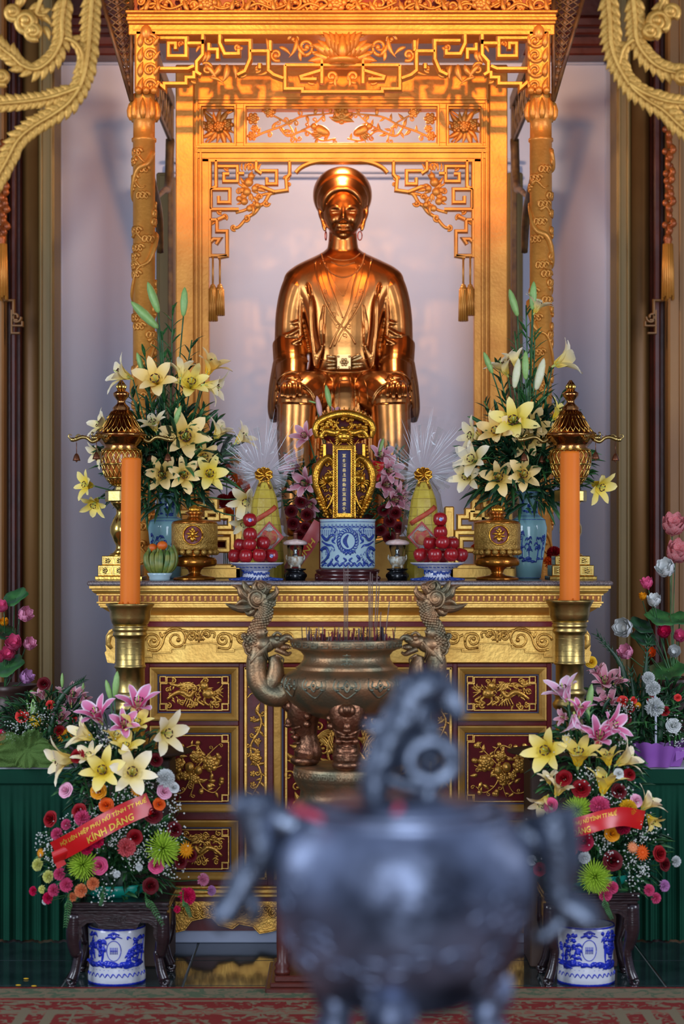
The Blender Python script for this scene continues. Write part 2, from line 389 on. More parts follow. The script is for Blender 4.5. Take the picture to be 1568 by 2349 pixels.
# ------------------------------------------------ relief helpers (pixel coordinates on a plane at depth Y)
def curve(mb, pts, r, Y, n=5, seg=6, rel=0.0):
    s = sp(Y); q = catmull([P(p[0], p[1], Y-rel) for p in pts], n)
    mb.tube(q, [v*s for v in (r if hasattr(r, '__len__') else [r, r])], seg, flat=0.8)
def scroll(mb, cx, cy, r, a0, turns, d, w, Y, shrink=0.8, seg=6):
    n = int(14*turns)+4; s = sp(Y); q = []
    for i in range(n+1):
        t = i/n; rr = r*(1-shrink*t); a = a0+d*2*pi*turns*t
        q.append(P(cx+rr*cos(a), cy+rr*sin(a), Y))
    mb.tube(q, [w*s, w*s*0.9, w*s*0.7], seg, flat=0.8); mb.ell(q[-1], w*s*1.5, w*s*1.2, w*s*1.5, 8, 6)
def rleaf(mb, x, y, l, a, Y, w=0.36, d=0.3, bend=0.3):
    s = sp(Y); q = []; n = 6
    for i in range(n+1):
        t = i/n; aa = a+bend*(t-0.3); q.append(P(x+l*t*cos(aa), y+l*t*sin(aa), Y))
    mb.tube(q, [l*w*0.5*s*v for v in (0.25, 0.8, 1.0, 0.95, 0.7, 0.38, 0.05)], 6, flat=d)
def rflower(mb, x, y, r, Y, n=6, a0=0):
    s = sp(Y)
    for ring, (rr, pr, lift) in enumerate(((0.62, 0.38, 0), (0.3, 0.3, 0.2))):
        for k in range(n):
            a = a0+2*pi*(k+0.5*ring)/n
            mb.ell(P(x+r*rr*cos(a), y+r*rr*sin(a), Y-r*s*lift), r*pr*s, r*0.22*s, r*pr*s, 8, 5)
    mb.ell(P(x, y, Y-r*s*0.3), r*0.26*s, r*0.2*s, r*0.26*s, 8, 5)
def cloudpuff(mb, x, y, r, Y, rnd):
    s = sp(Y)
    for k in range(5):
        a = rnd.random()*6.28; scroll(mb, x+r*0.5*cos(a), y+r*0.5*sin(a), r*0.4, a, 1.1, 1 if k % 2 else -1, r*0.12, Y)
def vine(mb, pts, Y, rnd, size=10, dens=1.0, w=2.0):
    q = catmull([Vector((p[0], p[1], 0)) for p in pts], 8); curve(mb, pts, [w, w*0.7], Y)
    acc = 0; side = 1
    for i in range(1, len(q)):
        acc += (q[i]-q[i-1]).length
        if acc > size*0.8/dens:
            acc = 0; side = -side; t = q[i]-q[i-1]; a = atan2(t.y, t.x)+side*(0.9+rnd.random()*0.5)
            k = rnd.random()
            if k < 0.62: rleaf(mb, q[i].x, q[i].y, size*(1+rnd.random()*0.5), a, Y, 0.45, 0.35)
            else: scroll(mb, q[i].x+size*0.7*cos(a), q[i].y+size*0.7*sin(a), size*0.5, a+pi, 1.0, side, w*0.7, Y)
def mir(pts, c): return [(2*c-x, y) for x, y in pts]
# ------------------------------------------------ canopy with columns (plane CY)
CY = 1.1; CC = 785; s = sp(CY)
can = thing('carved_canopy', 'gilded openwork canopy on two relief columns in front of the statue niche', 'canopy', (0, CY, 0))
# columns
for sx in (-1, 1):
    cx = PX(CC+sx*457, CY)+(0 if sx < 0 else 0); r = 25.5*s; zt = PZ(212, CY)
    prof = [(r*1.35, 0.0), (r*1.35, 0.1), (r*1.1, 0.14), (r, 0.2), (r, PZ(322, CY)), (r*1.12, PZ(320, CY)), (r*1.12, PZ(314, CY)), (r*0.98, PZ(312, CY)), (r*0.98, PZ(276, CY)), (r*1.05, PZ(274, CY)),
            (r*1.12, PZ(268, CY)), (r*1.18, PZ(255, CY)), (r*1.12, PZ(240, CY)), (r*0.95, PZ(220, CY)), (r*1.0, zt)]
    col = part('column', MB().lathe(prof, (cx, CY+0.05, 0), 36), GOLDC, can)
    rl = MB(); rnd = random.Random(5+sx); c0 = Vector((cx, CY+0.05, 0))
    def cp(a, z, k=1.0): return c0+Vector((sin(a)*r*k, -cos(a)*r*k, z))
    y = 350; ph = 0.0
    # clouds, rings and a coiling dragon body in relief
    for k in range(150):
        pass
    N_ = 260; pts = []
    for i in range(N_):
        t = i/N_; z = PZ(345, CY)*(1-t)+0.3*t; a = t*2*pi*7.0+sx
        pts.append(cp(a*sx, z+0.02*sin(a*3), 1.05))
    rl.tube(pts, [r*0.3*(0.7+0.3*sin(i*0.24)) for i in range(N_)], 7)
    for k in range(46):
        z = PZ(350+k*20, CY); a = rnd.uniform(-2.0, 2.0)
        for j in range(3):
            aa = a+j*0.35; q = [cp(aa+0.30*(1-u*0.8)*cos(u*7), z+r*0.45*(1-u*0.8)*sin(u*7), 1.04) for u in [i/9 for i in range(10)]]
            rl.tube(q, [0.009, 0.005], 5)
        if k % 3 == 0:
            q = [cp(a+u*1.6, z-0.03+0.02*sin(u*6), 1.03) for u in [i/10 for i in range(11)]]; rl.tube(q, [0.011, 0.003], 6)
    part('column_relief', rl, GOLDC, col)
    # leaf wrapped capital bulb
    cb_ = MB()
    for k in range(9):
        a = 2*pi*k/9
        q = [cp(a, PZ(yy, CY), kk) for yy, kk in ((272, 1.12), (262, 1.22), (250, 1.25), (236, 1.18), (224, 1.02))]
        cb_.tube(q, [r*0.2, r*0.34, r*0.36, r*0.25, r*0.03], 6, flat=0.35)
    part('capital', cb_, GOLDC, col)
    # carved head block above the capital
    hb = MB(); X0 = CC+sx*450
    hb.cb(PX(X0-26, CY), PX(X0+26, CY), CY-0.02, CY+0.12, PZ(213, CY), PZ(70, CY), 0.01)
    for yy in (92, 126, 160, 196):
        scroll(hb, X0-8*sx, yy, 17, 0.5, 1.2, sx, 4, CY-0.03); rleaf(hb, X0+14*sx, yy+14, 34, -pi/2, CY-0.035, 0.5, 0.5); rleaf(hb, X0-18*sx, yy+12, 26, -pi/2-0.4*sx, CY-0.035, 0.4, 0.5)
    for k in (-1, 0, 1): hb.ell(P(X0+k*18, 207, CY-0.035), 9*s, 9*s, 9*s, 10, 6)
    hb.ell(P(X0, 75, CY-0.02), 14*s, 12*s, 18*s, 12, 8)
    part('carved_block', hb, GOLDC, can)
# architrave mouldings
arc = MB(); xa, xb = PX(298, CY), PX(1268, CY)
for y0, y1, d in ((58, 82, 0.02), (52, 58, 0.035), (44, 52, 0.05), (36, 44, 0.04), (30, 36, 0.06)):
    arc.cb(xa-d*0.3, xb+d*0.3, CY-d, CY+0.16, PZ(y1, CY), PZ(y0, CY), 0.004)
arc.stroke([(305, 68), (1262, 68)], 3, CY-0.02, 0.006)
part('architrave', arc, GOLDC, can)
part('crown_backing', MB().bx(xa, xb, CY+0.1, CY+0.13, PZ(30, CY), PZ(-60, CY)), mat('orange_red_lacquer', (170,52,20), (120,30,14), 0.35), can)
cr = MB(); rnd = random.Random(11)
for k in range(30):
    x = 310+k*33; yy = 4+rnd.random()*10
    if k in (5, 14, 24): rflower(cr, x, 5, 24, CY+0.02, 7)
    elif k % 3 == 0: cloudpuff(cr, x, yy, 26, CY+0.03, rnd)
    else:
        scroll(cr, x, yy+2, 20, rnd.random()*6, 1.2, 1 if k % 2 else -1, 4, CY+0.03); rleaf(cr, x-10, 26, 30, -pi/2+rnd.uniform(-0.8, 0.8), CY+0.01, 0.45, 0.5)
for k in range(8): curve(cr, [(320+k*120, 24), (350+k*120, 8), (390+k*120, 20), (430+k*120, 4)], [4, 3], CY+0.02)
cr.bx(xa, xb, CY+0.0, CY+0.12, PZ(-60, CY), PZ(-75, CY))
for k in range(60):
    x = 312+k*16.3; rleaf(cr, x, rnd.uniform(-14, 24), rnd.uniform(20, 34), rnd.uniform(0, 6.28), CY+0.035, 0.5, 0.5)
part('crown_carving', cr, GOLDC, can, kind='stuff')
# fretwork valance
fr = MB(); W_ = 11.5; D_ = 0.05
H = [
 [(362,92),(428,92),(428,133),(388,133),(388,104),(404,104),(404,118)],
 [(362,162),(432,162),(446,156)], [(362,192),(378,206),(378,196),(428,196),(428,182),(446,182),(446,168)],
 [(430,104),(466,104),(466,84)], [(466,96),(466,130),(452,146),(452,170),(462,176)],
 [(505,84),(505,104),(516,128),(548,128),(548,118)], [(516,98),(574,98),(574,140),(562,168),(545,176)],
 [(574,122),(616,122),(616,166),(628,176),(650,184)], [(596,150),(596,162)],
 [(654,154),(738,154),(738,196)], [(654,154),(654,208),(694,208),(694,215),(785,215)], [(736,166),(690,180),(692,186),(726,186)],
 [(738,130),(738,154),(785,154)], [(620,98),(620,122)], [(480,104),(480,118),(500,118),(500,140)],
]
for pl in H:
    fr.stroke(pl, W_, CY+0.03, D_); fr.stroke(mir(pl, CC), W_, CY+0.03, D_)
for (x, y, r_, a0, tn, d_, w_) in [(634,126,15,1,1.2,1,4.5), (700,108,20,2,1.3,-1,4.5), (675,90,14,3,1,1,3.5), (556,166,15,4,1.1,-1,4), (474,158,15,4,1.1,1,4), (545,108,10,0,1,1,3.5), (714,182,12,1,1.1,1,4), (760,176,15,2,1.2,-1,4.5), (416,100,8,2,1,1,3), (590,158,9,2,1,-1,3.5), (445,182,9,1,1,1,4), (650,182,10,1,1,-1,4)]:
    for sx in (-1, 1): scroll(fr, x if sx < 0 else 2*CC-x, y, r_, a0 if sx < 0 else pi-a0, tn, d_*-sx, w_, CY+0.01)
for (x, y, l, a, w_) in [(470,150,45,0.6,.3), (520,148,44,1.5,.4), (505,148,38,1.9,.4), (535,150,34,1.1,.4), (480,178,40,0.1,.25), (610,88,40,1.2,.25), (680,86,50,1.6,.25), (690,140,36,-1.8,.3), (700,128,40,-2.4,.3), (640,108,34,.3,.3), (450,120,26,-1.2,.3), (470,118,26,1.5,.5), (478,118,26,1.5,.5), (730,150,30,-2.0,.35), (618,160,30,2.4,.3), (740,98,34,2.6,.4), (745,120,34,2.9,.4), (745,85,28,3.6,.3), (770,200,30,-1.8,.3)]:
    for sx in (-1, 1): rleaf(fr, x if sx < 0 else 2*CC-x, y, l, a if sx < 0 else pi-a, CY+0.0, w_, 0.6, 0.5 if sx < 0 else -0.5)
part('fretwork_valance', fr, GOLDC, can)
lo = MB()
for ring, (n, rr, py, L_, lean) in enumerate(((9, 50, 150, 52, 0.9), (9, 38, 142, 58, 0.55), (7, 24, 134, 58, 0.25))):
    for k in range(n):
        u = (k-(n-1)/2)/((n-1)/2); a = -pi/2+u*lean*1.6
        rleaf(lo, CC+u*rr*0.55, py-abs(u)*12, L_, a, CY-0.03-0.02*ring+abs(u)*0.03, 0.5, 0.7, 0.25*u)
lo.ell(P(CC, 112, CY), 46*s, 30*s, 34*s, 20, 12)
lo.lathe([(30*s,0),(44*s,8*s),(36*s,14*s)], P(CC, 150, CY), 20)
part('lotus_carving', lo, GOLDC, can)
# flaring side eaves: dark lattice seen obliquely, and lattice wings running back towards the wall
LAT = mat('dark_gilded_lattice', (112,84,44), (60,38,30), 0.5, 0.3, 20)
for sx in (-1, 1):
    ev = MB()
    A = P(CC+sx*484, 232, CY); B = P(CC+sx*484, -30, CY); Cc = P(CC+sx*560, -30, CY-0.05)
    def tri(u, v):      # u along height, v outward
        return A.lerp(B, u).lerp(A.lerp(Cc, u), v)
    for k in range(18):
        u = k/17
        ev.tube([tri(u, 0), tri(min(1, u+0.16), 1)], 0.006, 5); ev.tube([tri(u, 1), tri(min(1, u+0.16), 0)], 0.006, 5)
    ev.tube([A, Cc], 0.012, 6); ev.tube([A, B], 0.012, 6)
    for k in range(14):
        q = tri(0.15+k*0.06, 0.5); ev.ell(q, 0.014, 0.01, 0.02, 6, 5)
    part('eave_lattice', ev, LAT, can)
    bk = MB(); xw = PX(CC+sx*459, CY)
    bk.cb(xw-0.02, xw+0.02, CY+0.1, 2.85, PZ(75, CY), PZ(40, CY), 0.005)
    bk.cb(xw-0.015, xw+0.015, 2.75, 2.85, 0.0, PZ(60, CY), 0.005)
    for k in range(10):
        y0 = CY+0.15+k*0.165; z0 = PZ(78, CY)
        bk.tube([(xw, y0, z0), (xw, y0+0.17, z0-0.2)], 0.009, 5); bk.tube([(xw, y0, z0-0.2), (xw, y0+0.17, z0)], 0.009, 5)
    bk.tube([(xw, CY+0.1, z0-0.2), (xw, 2.8, z0-0.2)], 0.014, 6)
    bk.tube(catmull([(xw, 2.75, z0-0.2), (xw, 2.6, z0-0.5), (xw-sx*0.02, 2.1, z0-0.62), (xw, 1.7, z0-0.75)], 6), [0.03, 0.012], 6)
    bk.tube(catmull([(xw, 1.2, z0-0.2), (xw, 1.3, z0-0.6), (xw-sx*0.02, 1.75, z0-0.8), (xw-sx*0.02, 1.9, z0-1.0)], 6), [0.04, 0.02], 6)
    part('side_lattice', bk, LAT, can)
part('canopy_roof', MB().cb(PX(300, CY), PX(1268, CY), CY+0.1, 2.85, PZ(-60, CY), PZ(-75, CY), 0.01), WOODR, can)
# ------------------------------------------------ niche frame (plane NY)
NY = 1.6; s = sp(NY); NC = 783
nf = thing('niche_frame', 'tall gilded frame with pierced flower panels around the seated statue', 'frame', (0, NY, 0))
for sx in (-1, 1):
    xo, xi = sorted((PX(NC+sx*380, NY), PX(NC+sx*338, NY)))
    part('post', MB().cb(xo, xi, NY-0.02, NY+0.1, 0, PZ(150, NY), 0.006), GOLDC, nf)
    m = MB()
    for a, b, d in ((338, 334, 0.0), (334, 329, 0.018), (329, 325, 0.004), (325, 320, 0.02), (320, 304, 0.008)):
        x0, x1 = sorted((PX(NC+sx*a, NY), PX(NC+sx*b, NY))); m.cb(x0, x1, NY-d, NY+0.08, 0, PZ(345 if a <= 325 else 228, NY), 0.002)
    part('post_moulding', m, GOLDC, nf)
m = MB().cb(PX(445, NY), PX(1121, NY), NY-0.015, NY+0.1, PZ(232, NY), PZ(150, NY), 0.005)
part('header_board', m, GOLDC, nf)
m = MB()
for y0, y1, d in ((328, 336, 0.012), (336, 341, 0.022), (341, 346, 0.01), (346, 351, 0.022), (351, 364, 0.01), (225, 231, 0.022), (231, 238, 0.012), (238, 250, 0.006)):
    m.cb(PX(449, NY), PX(1117, NY), NY-d, NY+0.08, PZ(y1, NY), PZ(y0, NY), 0.002)
m.cb(PX(460, NY), PX(1106, NY), NY-0.008, NY+0.07, PZ(372, NY), PZ(364, NY), 0.002)
for a, b in ((449, 466), (536, 566), (1000, 1030), (1100, 1117)):
    m.cb(PX(a, NY), PX(b, NY), NY-0.008, NY+0.08, PZ(328, NY), PZ(250, NY), 0.002)
for a, b in ((456, 543), (558, 1008), (1022, 1108)): m.frame(PX(a, NY), PX(b, NY), PZ(338, NY), PZ(240, NY), NY, [(0, 0.01), (0.004, 0.026), (0.012, 0.026), (0.016, 0.01)])
part('panel_frame', m, GOLDC, nf)
rnd = random.Random(3)
for cx in (501, 1065):
    m = MB(); rflower(m, cx-18, 290, 15, NY+0.02, 6); rflower(m, cx+20, 286, 15, NY+0.02, 6)
    for k in range(14):
        a = 2*pi*k/14+0.2; rleaf(m, cx+6*cos(a), 292+6*sin(a), 34+6*(k % 3), a, NY+0.03, 0.35, 0.5)
    rflower(m, cx, 290, 13, NY+0.0, 7); curve(m, [(cx-34, 252), (cx-10, 270), (cx+4, 290), (cx+30, 327)], 2.5, NY+0.03)
    curve(m, [(cx+34, 254), (cx+12, 268), (cx-6, 300), (cx-30, 326)], 2.5, NY+0.03)
    part('pierced_flower_panel', m, GOLDC, nf)
m = MB()
for sx in (-1, 1):
    def q(pts): return pts if sx < 0 else mir(pts, NC)
    vine(m, q([(575, 318), (610, 302), (650, 288), (690, 268), (740, 262), (783, 258)]), NY+0.03, rnd, 15, 0.8, 3)
    vine(m, q([(640, 290), (660, 312), (700, 300), (735, 322), (770, 318)]), NY+0.03, rnd, 15, 0.8, 3)
    vine(m, q([(600, 254), (640, 272), (665, 290), (680, 326)]), NY+0.03, rnd, 14, 0.6, 2.6)
    vine(m, q([(690, 300), (720, 285), (745, 262)]), NY+0.03, rnd, 12, 0.8, 2.4)
    for fx, fy, fr_ in ((580, 272, 15), (578, 312, 12), (618, 258, 13), (584, 295, 10)): rflower(m, fx if sx < 0 else 2*NC-fx, fy, fr_, NY+0.01, 6)
    bx_ = 738 if sx < 0 else 2*NC-738     # small bird
    m.ell(P(bx_, 300, NY+0.0), 20*s, 9*s, 12*s, 12, 8, Matrix.Rotation(0.5*-sx, 3, 'Y')); m.ell(P(bx_-sx*-18, 290, NY-0.01), 8*s, 7*s, 8*s, 8, 6)
    for k in range(4): rleaf(m, bx_+sx*-8, 302, 34, (2.4+k*0.22) if sx < 0 else (pi-2.4-k*0.22), NY-0.005, 0.25, 0.5)
for k in range(5): rleaf(m, 783, 274, 30, pi+k*pi/4, NY+0.0, 0.5, 0.5)
rflower(m, 783, 266, 20, NY+0.01, 8)
part('pierced_bird_panel', m, GOLDC, nf)
# arch rail and corner fret brackets
m = MB()
ar = [(664, 372), (664, 398), (678, 398), (690, 386), (712, 376), (740, 371), (783, 369)]
m.stroke(catmull([(a, b, 0) for a, b in ar], 4) and [(v.x, v.y) for v in catmull([(a, b, 0) for a, b in ar[2:]], 5)]+[(v.x, v.y) for v in catmull([(a, b, 0) for a, b in mir(ar[2:], NC)[::-1]], 5)], 9, NY+0.03, 0.04)
m.stroke([(660, 368), (906, 368)], 8, NY+0.03, 0.03)
part('arch_rail', m, GOLDC, nf)
for sx in (-1, 1):
    m = MB()
    def Q(pts): return pts if sx < 0 else mir(pts, NC)
    def Sc(x, y, r_, a0, tn, d_, w_, Yy=NY+0.01): scroll(m, x if sx < 0 else 2*NC-x, y, r_, a0 if sx < 0 else pi-a0, tn, -sx*d_, w_, Yy)
    def Lf(x, y, l, a, w_=.35): rleaf(m, x if sx < 0 else 2*NC-x, y, l, a if sx < 0 else pi-a, NY+0.005, w_, 0.6, 0.4*(-sx))
    for pl in [[(664,372),(664,402),(656,412),(658,438),(630,442)], [(482,374),(482,592)], [(500,592),(521,588),(521,532),(498,532),(498,506),(482,506)],
               [(496,370),(496,384),(496,430),(484,436)], [(500,384),(545,384),(545,418),(514,418),(514,401),(526,401)],
               [(484,436),(527,436),(527,466),(502,466),(502,452)], [(484,482),(548,482)], [(484,436),(484,482)],
               [(598,394),(634,394),(634,424),(612,424),(612,410)], [(545,400),(560,400)], [(588,372),(588,392),(600,400)],
               [(496,562),(504,550),(490,550),(484,556)], [(521,588),(484,588)], [(498,506),(516,498)], [(600,430),(630,442)]]:
        m.stroke(Q(pl), 9, NY+0.03, 0.038)
    curve(m, Q([(630,442),(618,446),(606,466),(596,472),(584,488),(566,500),(548,520),(536,524)]), [5,5,4], NY+0.02)
    curve(m, Q([(630,442),(600,448),(588,462),(566,480),(540,488)]), [4,4], NY+0.02)
    for a in [(610,466,9,0,1,1,3),(565,500,9,2,1,-1,3),(536,522,8,1,1,1,3),(514,498,8,1,1,-1,3),(484,508,8,0,1,1,3),(658,410,8,3,1,1,3),(662,424,6,3,1,1,2.5),(520,384,8,1,1,1,3),(504,484,8,1,1,1,3),(548,440,10,1,1.1,-1,3),(596,452,9,2,1.1,1,3),(574,384,11,3,1.1,1,3)]: Sc(*a)
    # lion-and-leaf cluster in the corner
    rnd = random.Random(21)
    for k in range(26):
        a = rnd.uniform(0, 6.28); rr = rnd.uniform(4, 26); x = 572+rr*cos(a)*0.8; y = 436+rr*sin(a)*1.5
        Lf(x, y, rnd.uniform(12, 24), a, 0.45)
    for x, y, r_ in ((570,418,11),(566,440,10),(576,404,8),(560,462,9),(584,432,8),(572,478,8),(590,470,7),(548,456,7)): m.ell(P(x if sx < 0 else 2*NC-x, y, NY+0.0), r_*s, r_*s*0.7, r_*s, 10, 7)
    for k in range(6): Lf(556+k*7, 392, 20, -1.57+0.1*(k-3), 0.35)
    part('corner_fret_bracket', m, GOLDC, nf)
    t_ = MB()
    for x, y1 in ((488, 735), (504, 722)):
        xx = x if sx < 0 else 2*NC-x
        if sx > 0: y1 = {735: 722, 722: 735}[y1]
        t_.tube([P(xx, 588, NY), P(xx, 655, NY)], 2.6*s, 6); t_.ell(P(xx, 656, NY), 6*s, 6*s, 5*s, 8, 6)
        t_.lathe([(9*s, 0), (10*s, (y1-668)*s), (8*s, (y1-660)*s), (4*s, (y1-654)*s)], P(xx, y1, NY), 14)
        for k in range(12):
            a = 2*pi*k/12; t_.tube([P(xx, 664, NY)+Vector((cos(a)*8*s, sin(a)*8*s, 0)), P(xx, y1+2, NY)+Vector((cos(a)*9.5*s, sin(a)*9.5*s, 0))], 2.2*s, 5)
    part('tassel', t_, GOLDC, nf)
# ------------------------------------------------ leafy carvings hanging in the near top corners
LY = -1.8; s = sp(LY)
lf = MB()
def leaflet_sheet(u, v):
    w = 0.42*(sin(pi*min(1, u*1.02)**0.75))*(1 if u < 0.98 else 0.1)
    return Vector((u, (v-0.5)*w, -0.07*u*u+0.05*(1-abs(v-0.5)*4)*(1-u)))
lf.tube([(0,0,0),(0.25,0.03,0.02),(0.55,0.04,0.03),(0.8,0.02,0.0),(1.0,-0.05,-0.05)], [0.16,0.27,0.24,0.14,0.01], 7, flat=0.35, up=(0,0,1))
lf.tube([(0,0,0.05),(0.5,0.04,0.11),(0.9,0,0.02)], [0.035,0.03,0.01], 5, up=(0,0,1))
leaflet_me = lf.mesh('leaflet', GOLDL)
def corner_carving(mirror, lab):
    root = thing('leafy_corner_carving', lab, 'carving', P(100 if not mirror else 1468, 0, LY), 'gilded leaf carvings in the upper corners')
    L_ = [([(212,-30),(206,60),(200,130),(186,190),(160,232),(122,262),(76,290),(40,322),(14,370),(-12,415)], 19, 36),
          ([(150,-20),(142,40),(140,90),(118,134),(84,158),(52,150),(30,130),(14,118),(-10,98)], 22, 34),
          ([(185,198),(150,212),(110,224),(60,232),(16,236),(-20,240)], 18, 30),
          ([(96,-10),(84,30),(104,36)], 16, 26), ([(150,86),(176,100),(190,128),(186,170)], 16, 30)]
    if mirror:
        L_ = [([(1392,-30),(1398,40),(1402,100),(1418,150),(1446,196),(1482,228),(1520,252),(1552,282),(1590,315)], 19, 36),
              ([(1450,-20),(1456,40),(1462,96),(1490,138),(1524,160),(1560,168),(1590,172)], 22, 34),
              ([(1440,190),(1480,214),(1530,232),(1590,238)], 16, 30), ([(1524,-10),(1510,30),(1500,60)], 16, 26), ([(1452,90),(1430,110),(1418,150)], 16, 28)]
    ribs = MB()
    for pts, w, l in L_:
        q = catmull([Vector((a, b, 0)) for a, b in pts], 10)
        ribs.tube([P(v.x, v.y, LY-0.012) for v in q], [6*s, 3.5*s], 6, flat=0.6)
        acc = 0
        for i in range(1, len(q)-1):
            acc += (q[i]-q[i-1]).length
            if acc < 15: continue
            acc = 0; t_ = (q[i+1]-q[i-1]).normalized()
            for sd in (-1, 1):
                a = atan2(-t_.y, t_.x)+sd*0.66
                o = bpy.data.objects.new('leaflet', leaflet_me); COL.objects.link(o); o.parent = root
                o.location = P(q[i].x, q[i].y, LY)-wloc(root)
                # local x along the leaflet in the XZ plane, local z towards the camera
                xa_ = Vector((cos(a), 0, sin(a))); za = Vector((0, -1, 0)); ya = za.cross(xa_)
                R = Matrix((xa_, ya, za)).transposed(); o.rotation_euler = R.to_euler(); k = l*1.12*s*random.uniform(0.92, 1.08); o.scale = (k, k, k*1.1)
    part('rib', ribs, GOLDL, root)
    X = lambda x: x if not mirror else 1568-x
    for x, y, r_ in ((60, 50, 26), (76, 72, 20), (4, 178, 18), (30, 28, 18)):
        m = MB()
        scroll(m, X(x), y, r_, 1, 1.5, 1 if not mirror else -1, 8, LY-0.02)
        m.ell(P(X(x), y, LY-0.005), r_*1.1*s, 10*s, r_*1.1*s, 14, 8)
        part('scroll_flower', m, GOLDL, root)
    m = MB()
    for x, y, l, a in ((90, 30, 40, 0.6), (100, 60, 36, 1.0), (40, 20, 50, -1.2)): rleaf(m, X(x), y, l, a if not mirror else pi-a, LY, 0.5, 0.5)
    part('side_leaf', m, GOLDL, root, kind='stuff')
    m = MB().cb(PX(X(-200) if not mirror else X(250), LY), PX(X(250) if not mirror else X(-200), LY), LY, LY+0.06, PZ(-28, LY), PZ(-60, LY)+0.02)
    part('top_rail', m, GOLDL, root)
corner_carving(False, 'gilded leafy scroll carving hanging in the upper left corner')
corner_carving(True, 'gilded leafy scroll carving hanging in the upper right corner')
# ------------------------------------------------ seated gilt statue (plane SY)
SY = 1.95; s = sp(SY)
def SV(x, y, d=0): return P(x, y, SY+d*s)     # x, y in photo pixels, d = depth in the same unit
st = thing('seated_statue', 'large gilt bronze statue of a seated person in robe and round turban inside the niche', 'statue', (PX(786, SY), SY, 0.3))
b = MB()
def ring_loft(rows, seg=48):    # rows: (y, half width, half depth, x centre, depth centre, squareness)
    vs_ = []
    if len(rows) > 3:
        r1 = catmull([Vector(r[:3]) for r in rows], 5); r2 = catmull([Vector(r[3:]) for r in rows], 5); rows = [tuple(p)+tuple(q) for p, q in zip(r1, r2)]
    for (y, hw, hd, xc, dc, e) in rows:
        for i in range(seg):
            a = 2*pi*i/seg; ca, sa = cos(a), sin(a)
            vs_.append(SV(xc+hw*math.copysign(abs(ca)**e, ca), y, dc+hd*math.copysign(abs(sa)**e, sa)))
    n = len(rows); fs = [(k*seg+i, (k+1)*seg+i, (k+1)*seg+(i+1) % seg, k*seg+(i+1) % seg) for k in range(n-1) for i in range(seg)]
    fs += [tuple(range(seg)), tuple(reversed(range((n-1)*seg, n*seg)))]
    b.add(vs_, fs, True)
def el(x, y, d, rx, ry, rd, M=None): b.ell(SV(x, y, d), rx*s, rd*s, ry*s, 24, 16, M)
def tb(pts, r, seg=24, flat=1.0): b.tube([SV(*p) for p in catmull(pts, 8)], [v*s for v in r], seg, flat=flat)
# torso, waist and lap
ring_loft([(568,34,31,786,2,1),(578,46,35,786,2,1),(588,66,41,787,3,1),(600,92,46,787,3,1),(613,116,50,788,4,.98),(630,134,54,788,4,.95),(655,136,58,788,4,.92),(700,108,62,788,2,.9),(760,90,60,788,0,.85),(805,82,54,790,0,.85),(835,84,55,791,0,.85),(860,92,62,791,-4,.8),(900,108,80,790,-10,.7),(960,112,86,790,-6,.6),(1180,118,86,790,-4,.5)])
ring_loft([(590,40,34,786,2,1),(560,34,32,786,0,1),(535,32,31,786,0,1),(515,30,30,786,2,1)])
for sx in (-1, 1):
    X = lambda x: 787+sx*(787-x)*-1 if False else (x if sx < 0 else 1576-x)
    # shoulder, upper arm and wide sleeve
    tb([(X(706),640,4),(X(686),662,4),(X(672),706,4),(X(667),760,2),(X(670),815,-2)], [34,41,38,37,40])
    tb([(X(664),790,2),(X(666),835,-28),(X(668),866,-72)], [40,39,33])
    tb([(X(668),850,-60),(X(668),876,-96),(X(670),884,-108)], [35,31,24])
    # sleeve bag falling outside the leg
    tb([(X(654),840,-20),(X(640),890,-30),(X(630),940,-26),(X(628),968,-20)], [30,24,17,8], flat=1.6)
    tb([(X(640),870,-70),(X(634),920,-60),(X(630),958,-48)], [12,11,6], flat=1.5)
    # thigh, knee, robe over the shin
    tb([(X(735),905,-20),(X(705),905,-90),(X(682),920,-128)], [52,52,46])
    el(X(680), 925, -128, 47, 42, 42)
    tb([(X(680),930,-130),(X(678),1010,-132),(X(682),1120,-130),(X(682),1195,-126)], [44,42,36,38], 48)
    ring_loft([(1190,44,50,X(684),-130,1),(1205,50,60,X(684),-134,1)])
    el(X(676), 1214, -160, 26, 18, 62)
    # hand: palm and five fingers resting over the knee
    el(X(668), 886, -130, 24, 16, 30)
    tb([(X(668),880,-112),(X(668),886,-132)], [20,22])
    for fx, ln, sp_ in ((650,30,-3),(661,34,-1),(673,34,1),(685,29,3)):
        tb([(X(fx),882,-150),(X(fx+sp_*0.6),890,-166),(X(fx+sp_),890+ln*0.5,-177),(X(fx+sp_),882+ln,-178)], [6.6,6.4,5.6,4.4], 10)
    tb([(X(684),884,-122),(X(694),890,-138),(X(699),900,-152),(X(701),908,-160)], [8,7,5.6,4.4], 10)
    # drapery folds on sleeve and chest
    for pts in ([(705,648,-40),(712,690,-58),(714,750,-57),(720,810,-54),(724,845,-50)],
                [(700,640,-34),(690,690,-30),(688,740,-32),(690,790,-34)],
                [(640,800,-26),(660,794,-37),(684,782,-40),(700,768,-30)], [(644,770,-26),(664,768,-34),(690,752,-34)],
                [(650,730,-22),(668,742,-30),(692,736,-34)], [(638,828,-40),(660,822,-58),(690,818,-50),(706,830,-38)],
                [(740,790,-52),(730,815,-54),(726,838,-52)], [(742,700,-62),(736,750,-62),(738,790,-56)]):
        tb([(X(x), y, d) for x, y, d in pts], [3,6,5.5,3], 8)
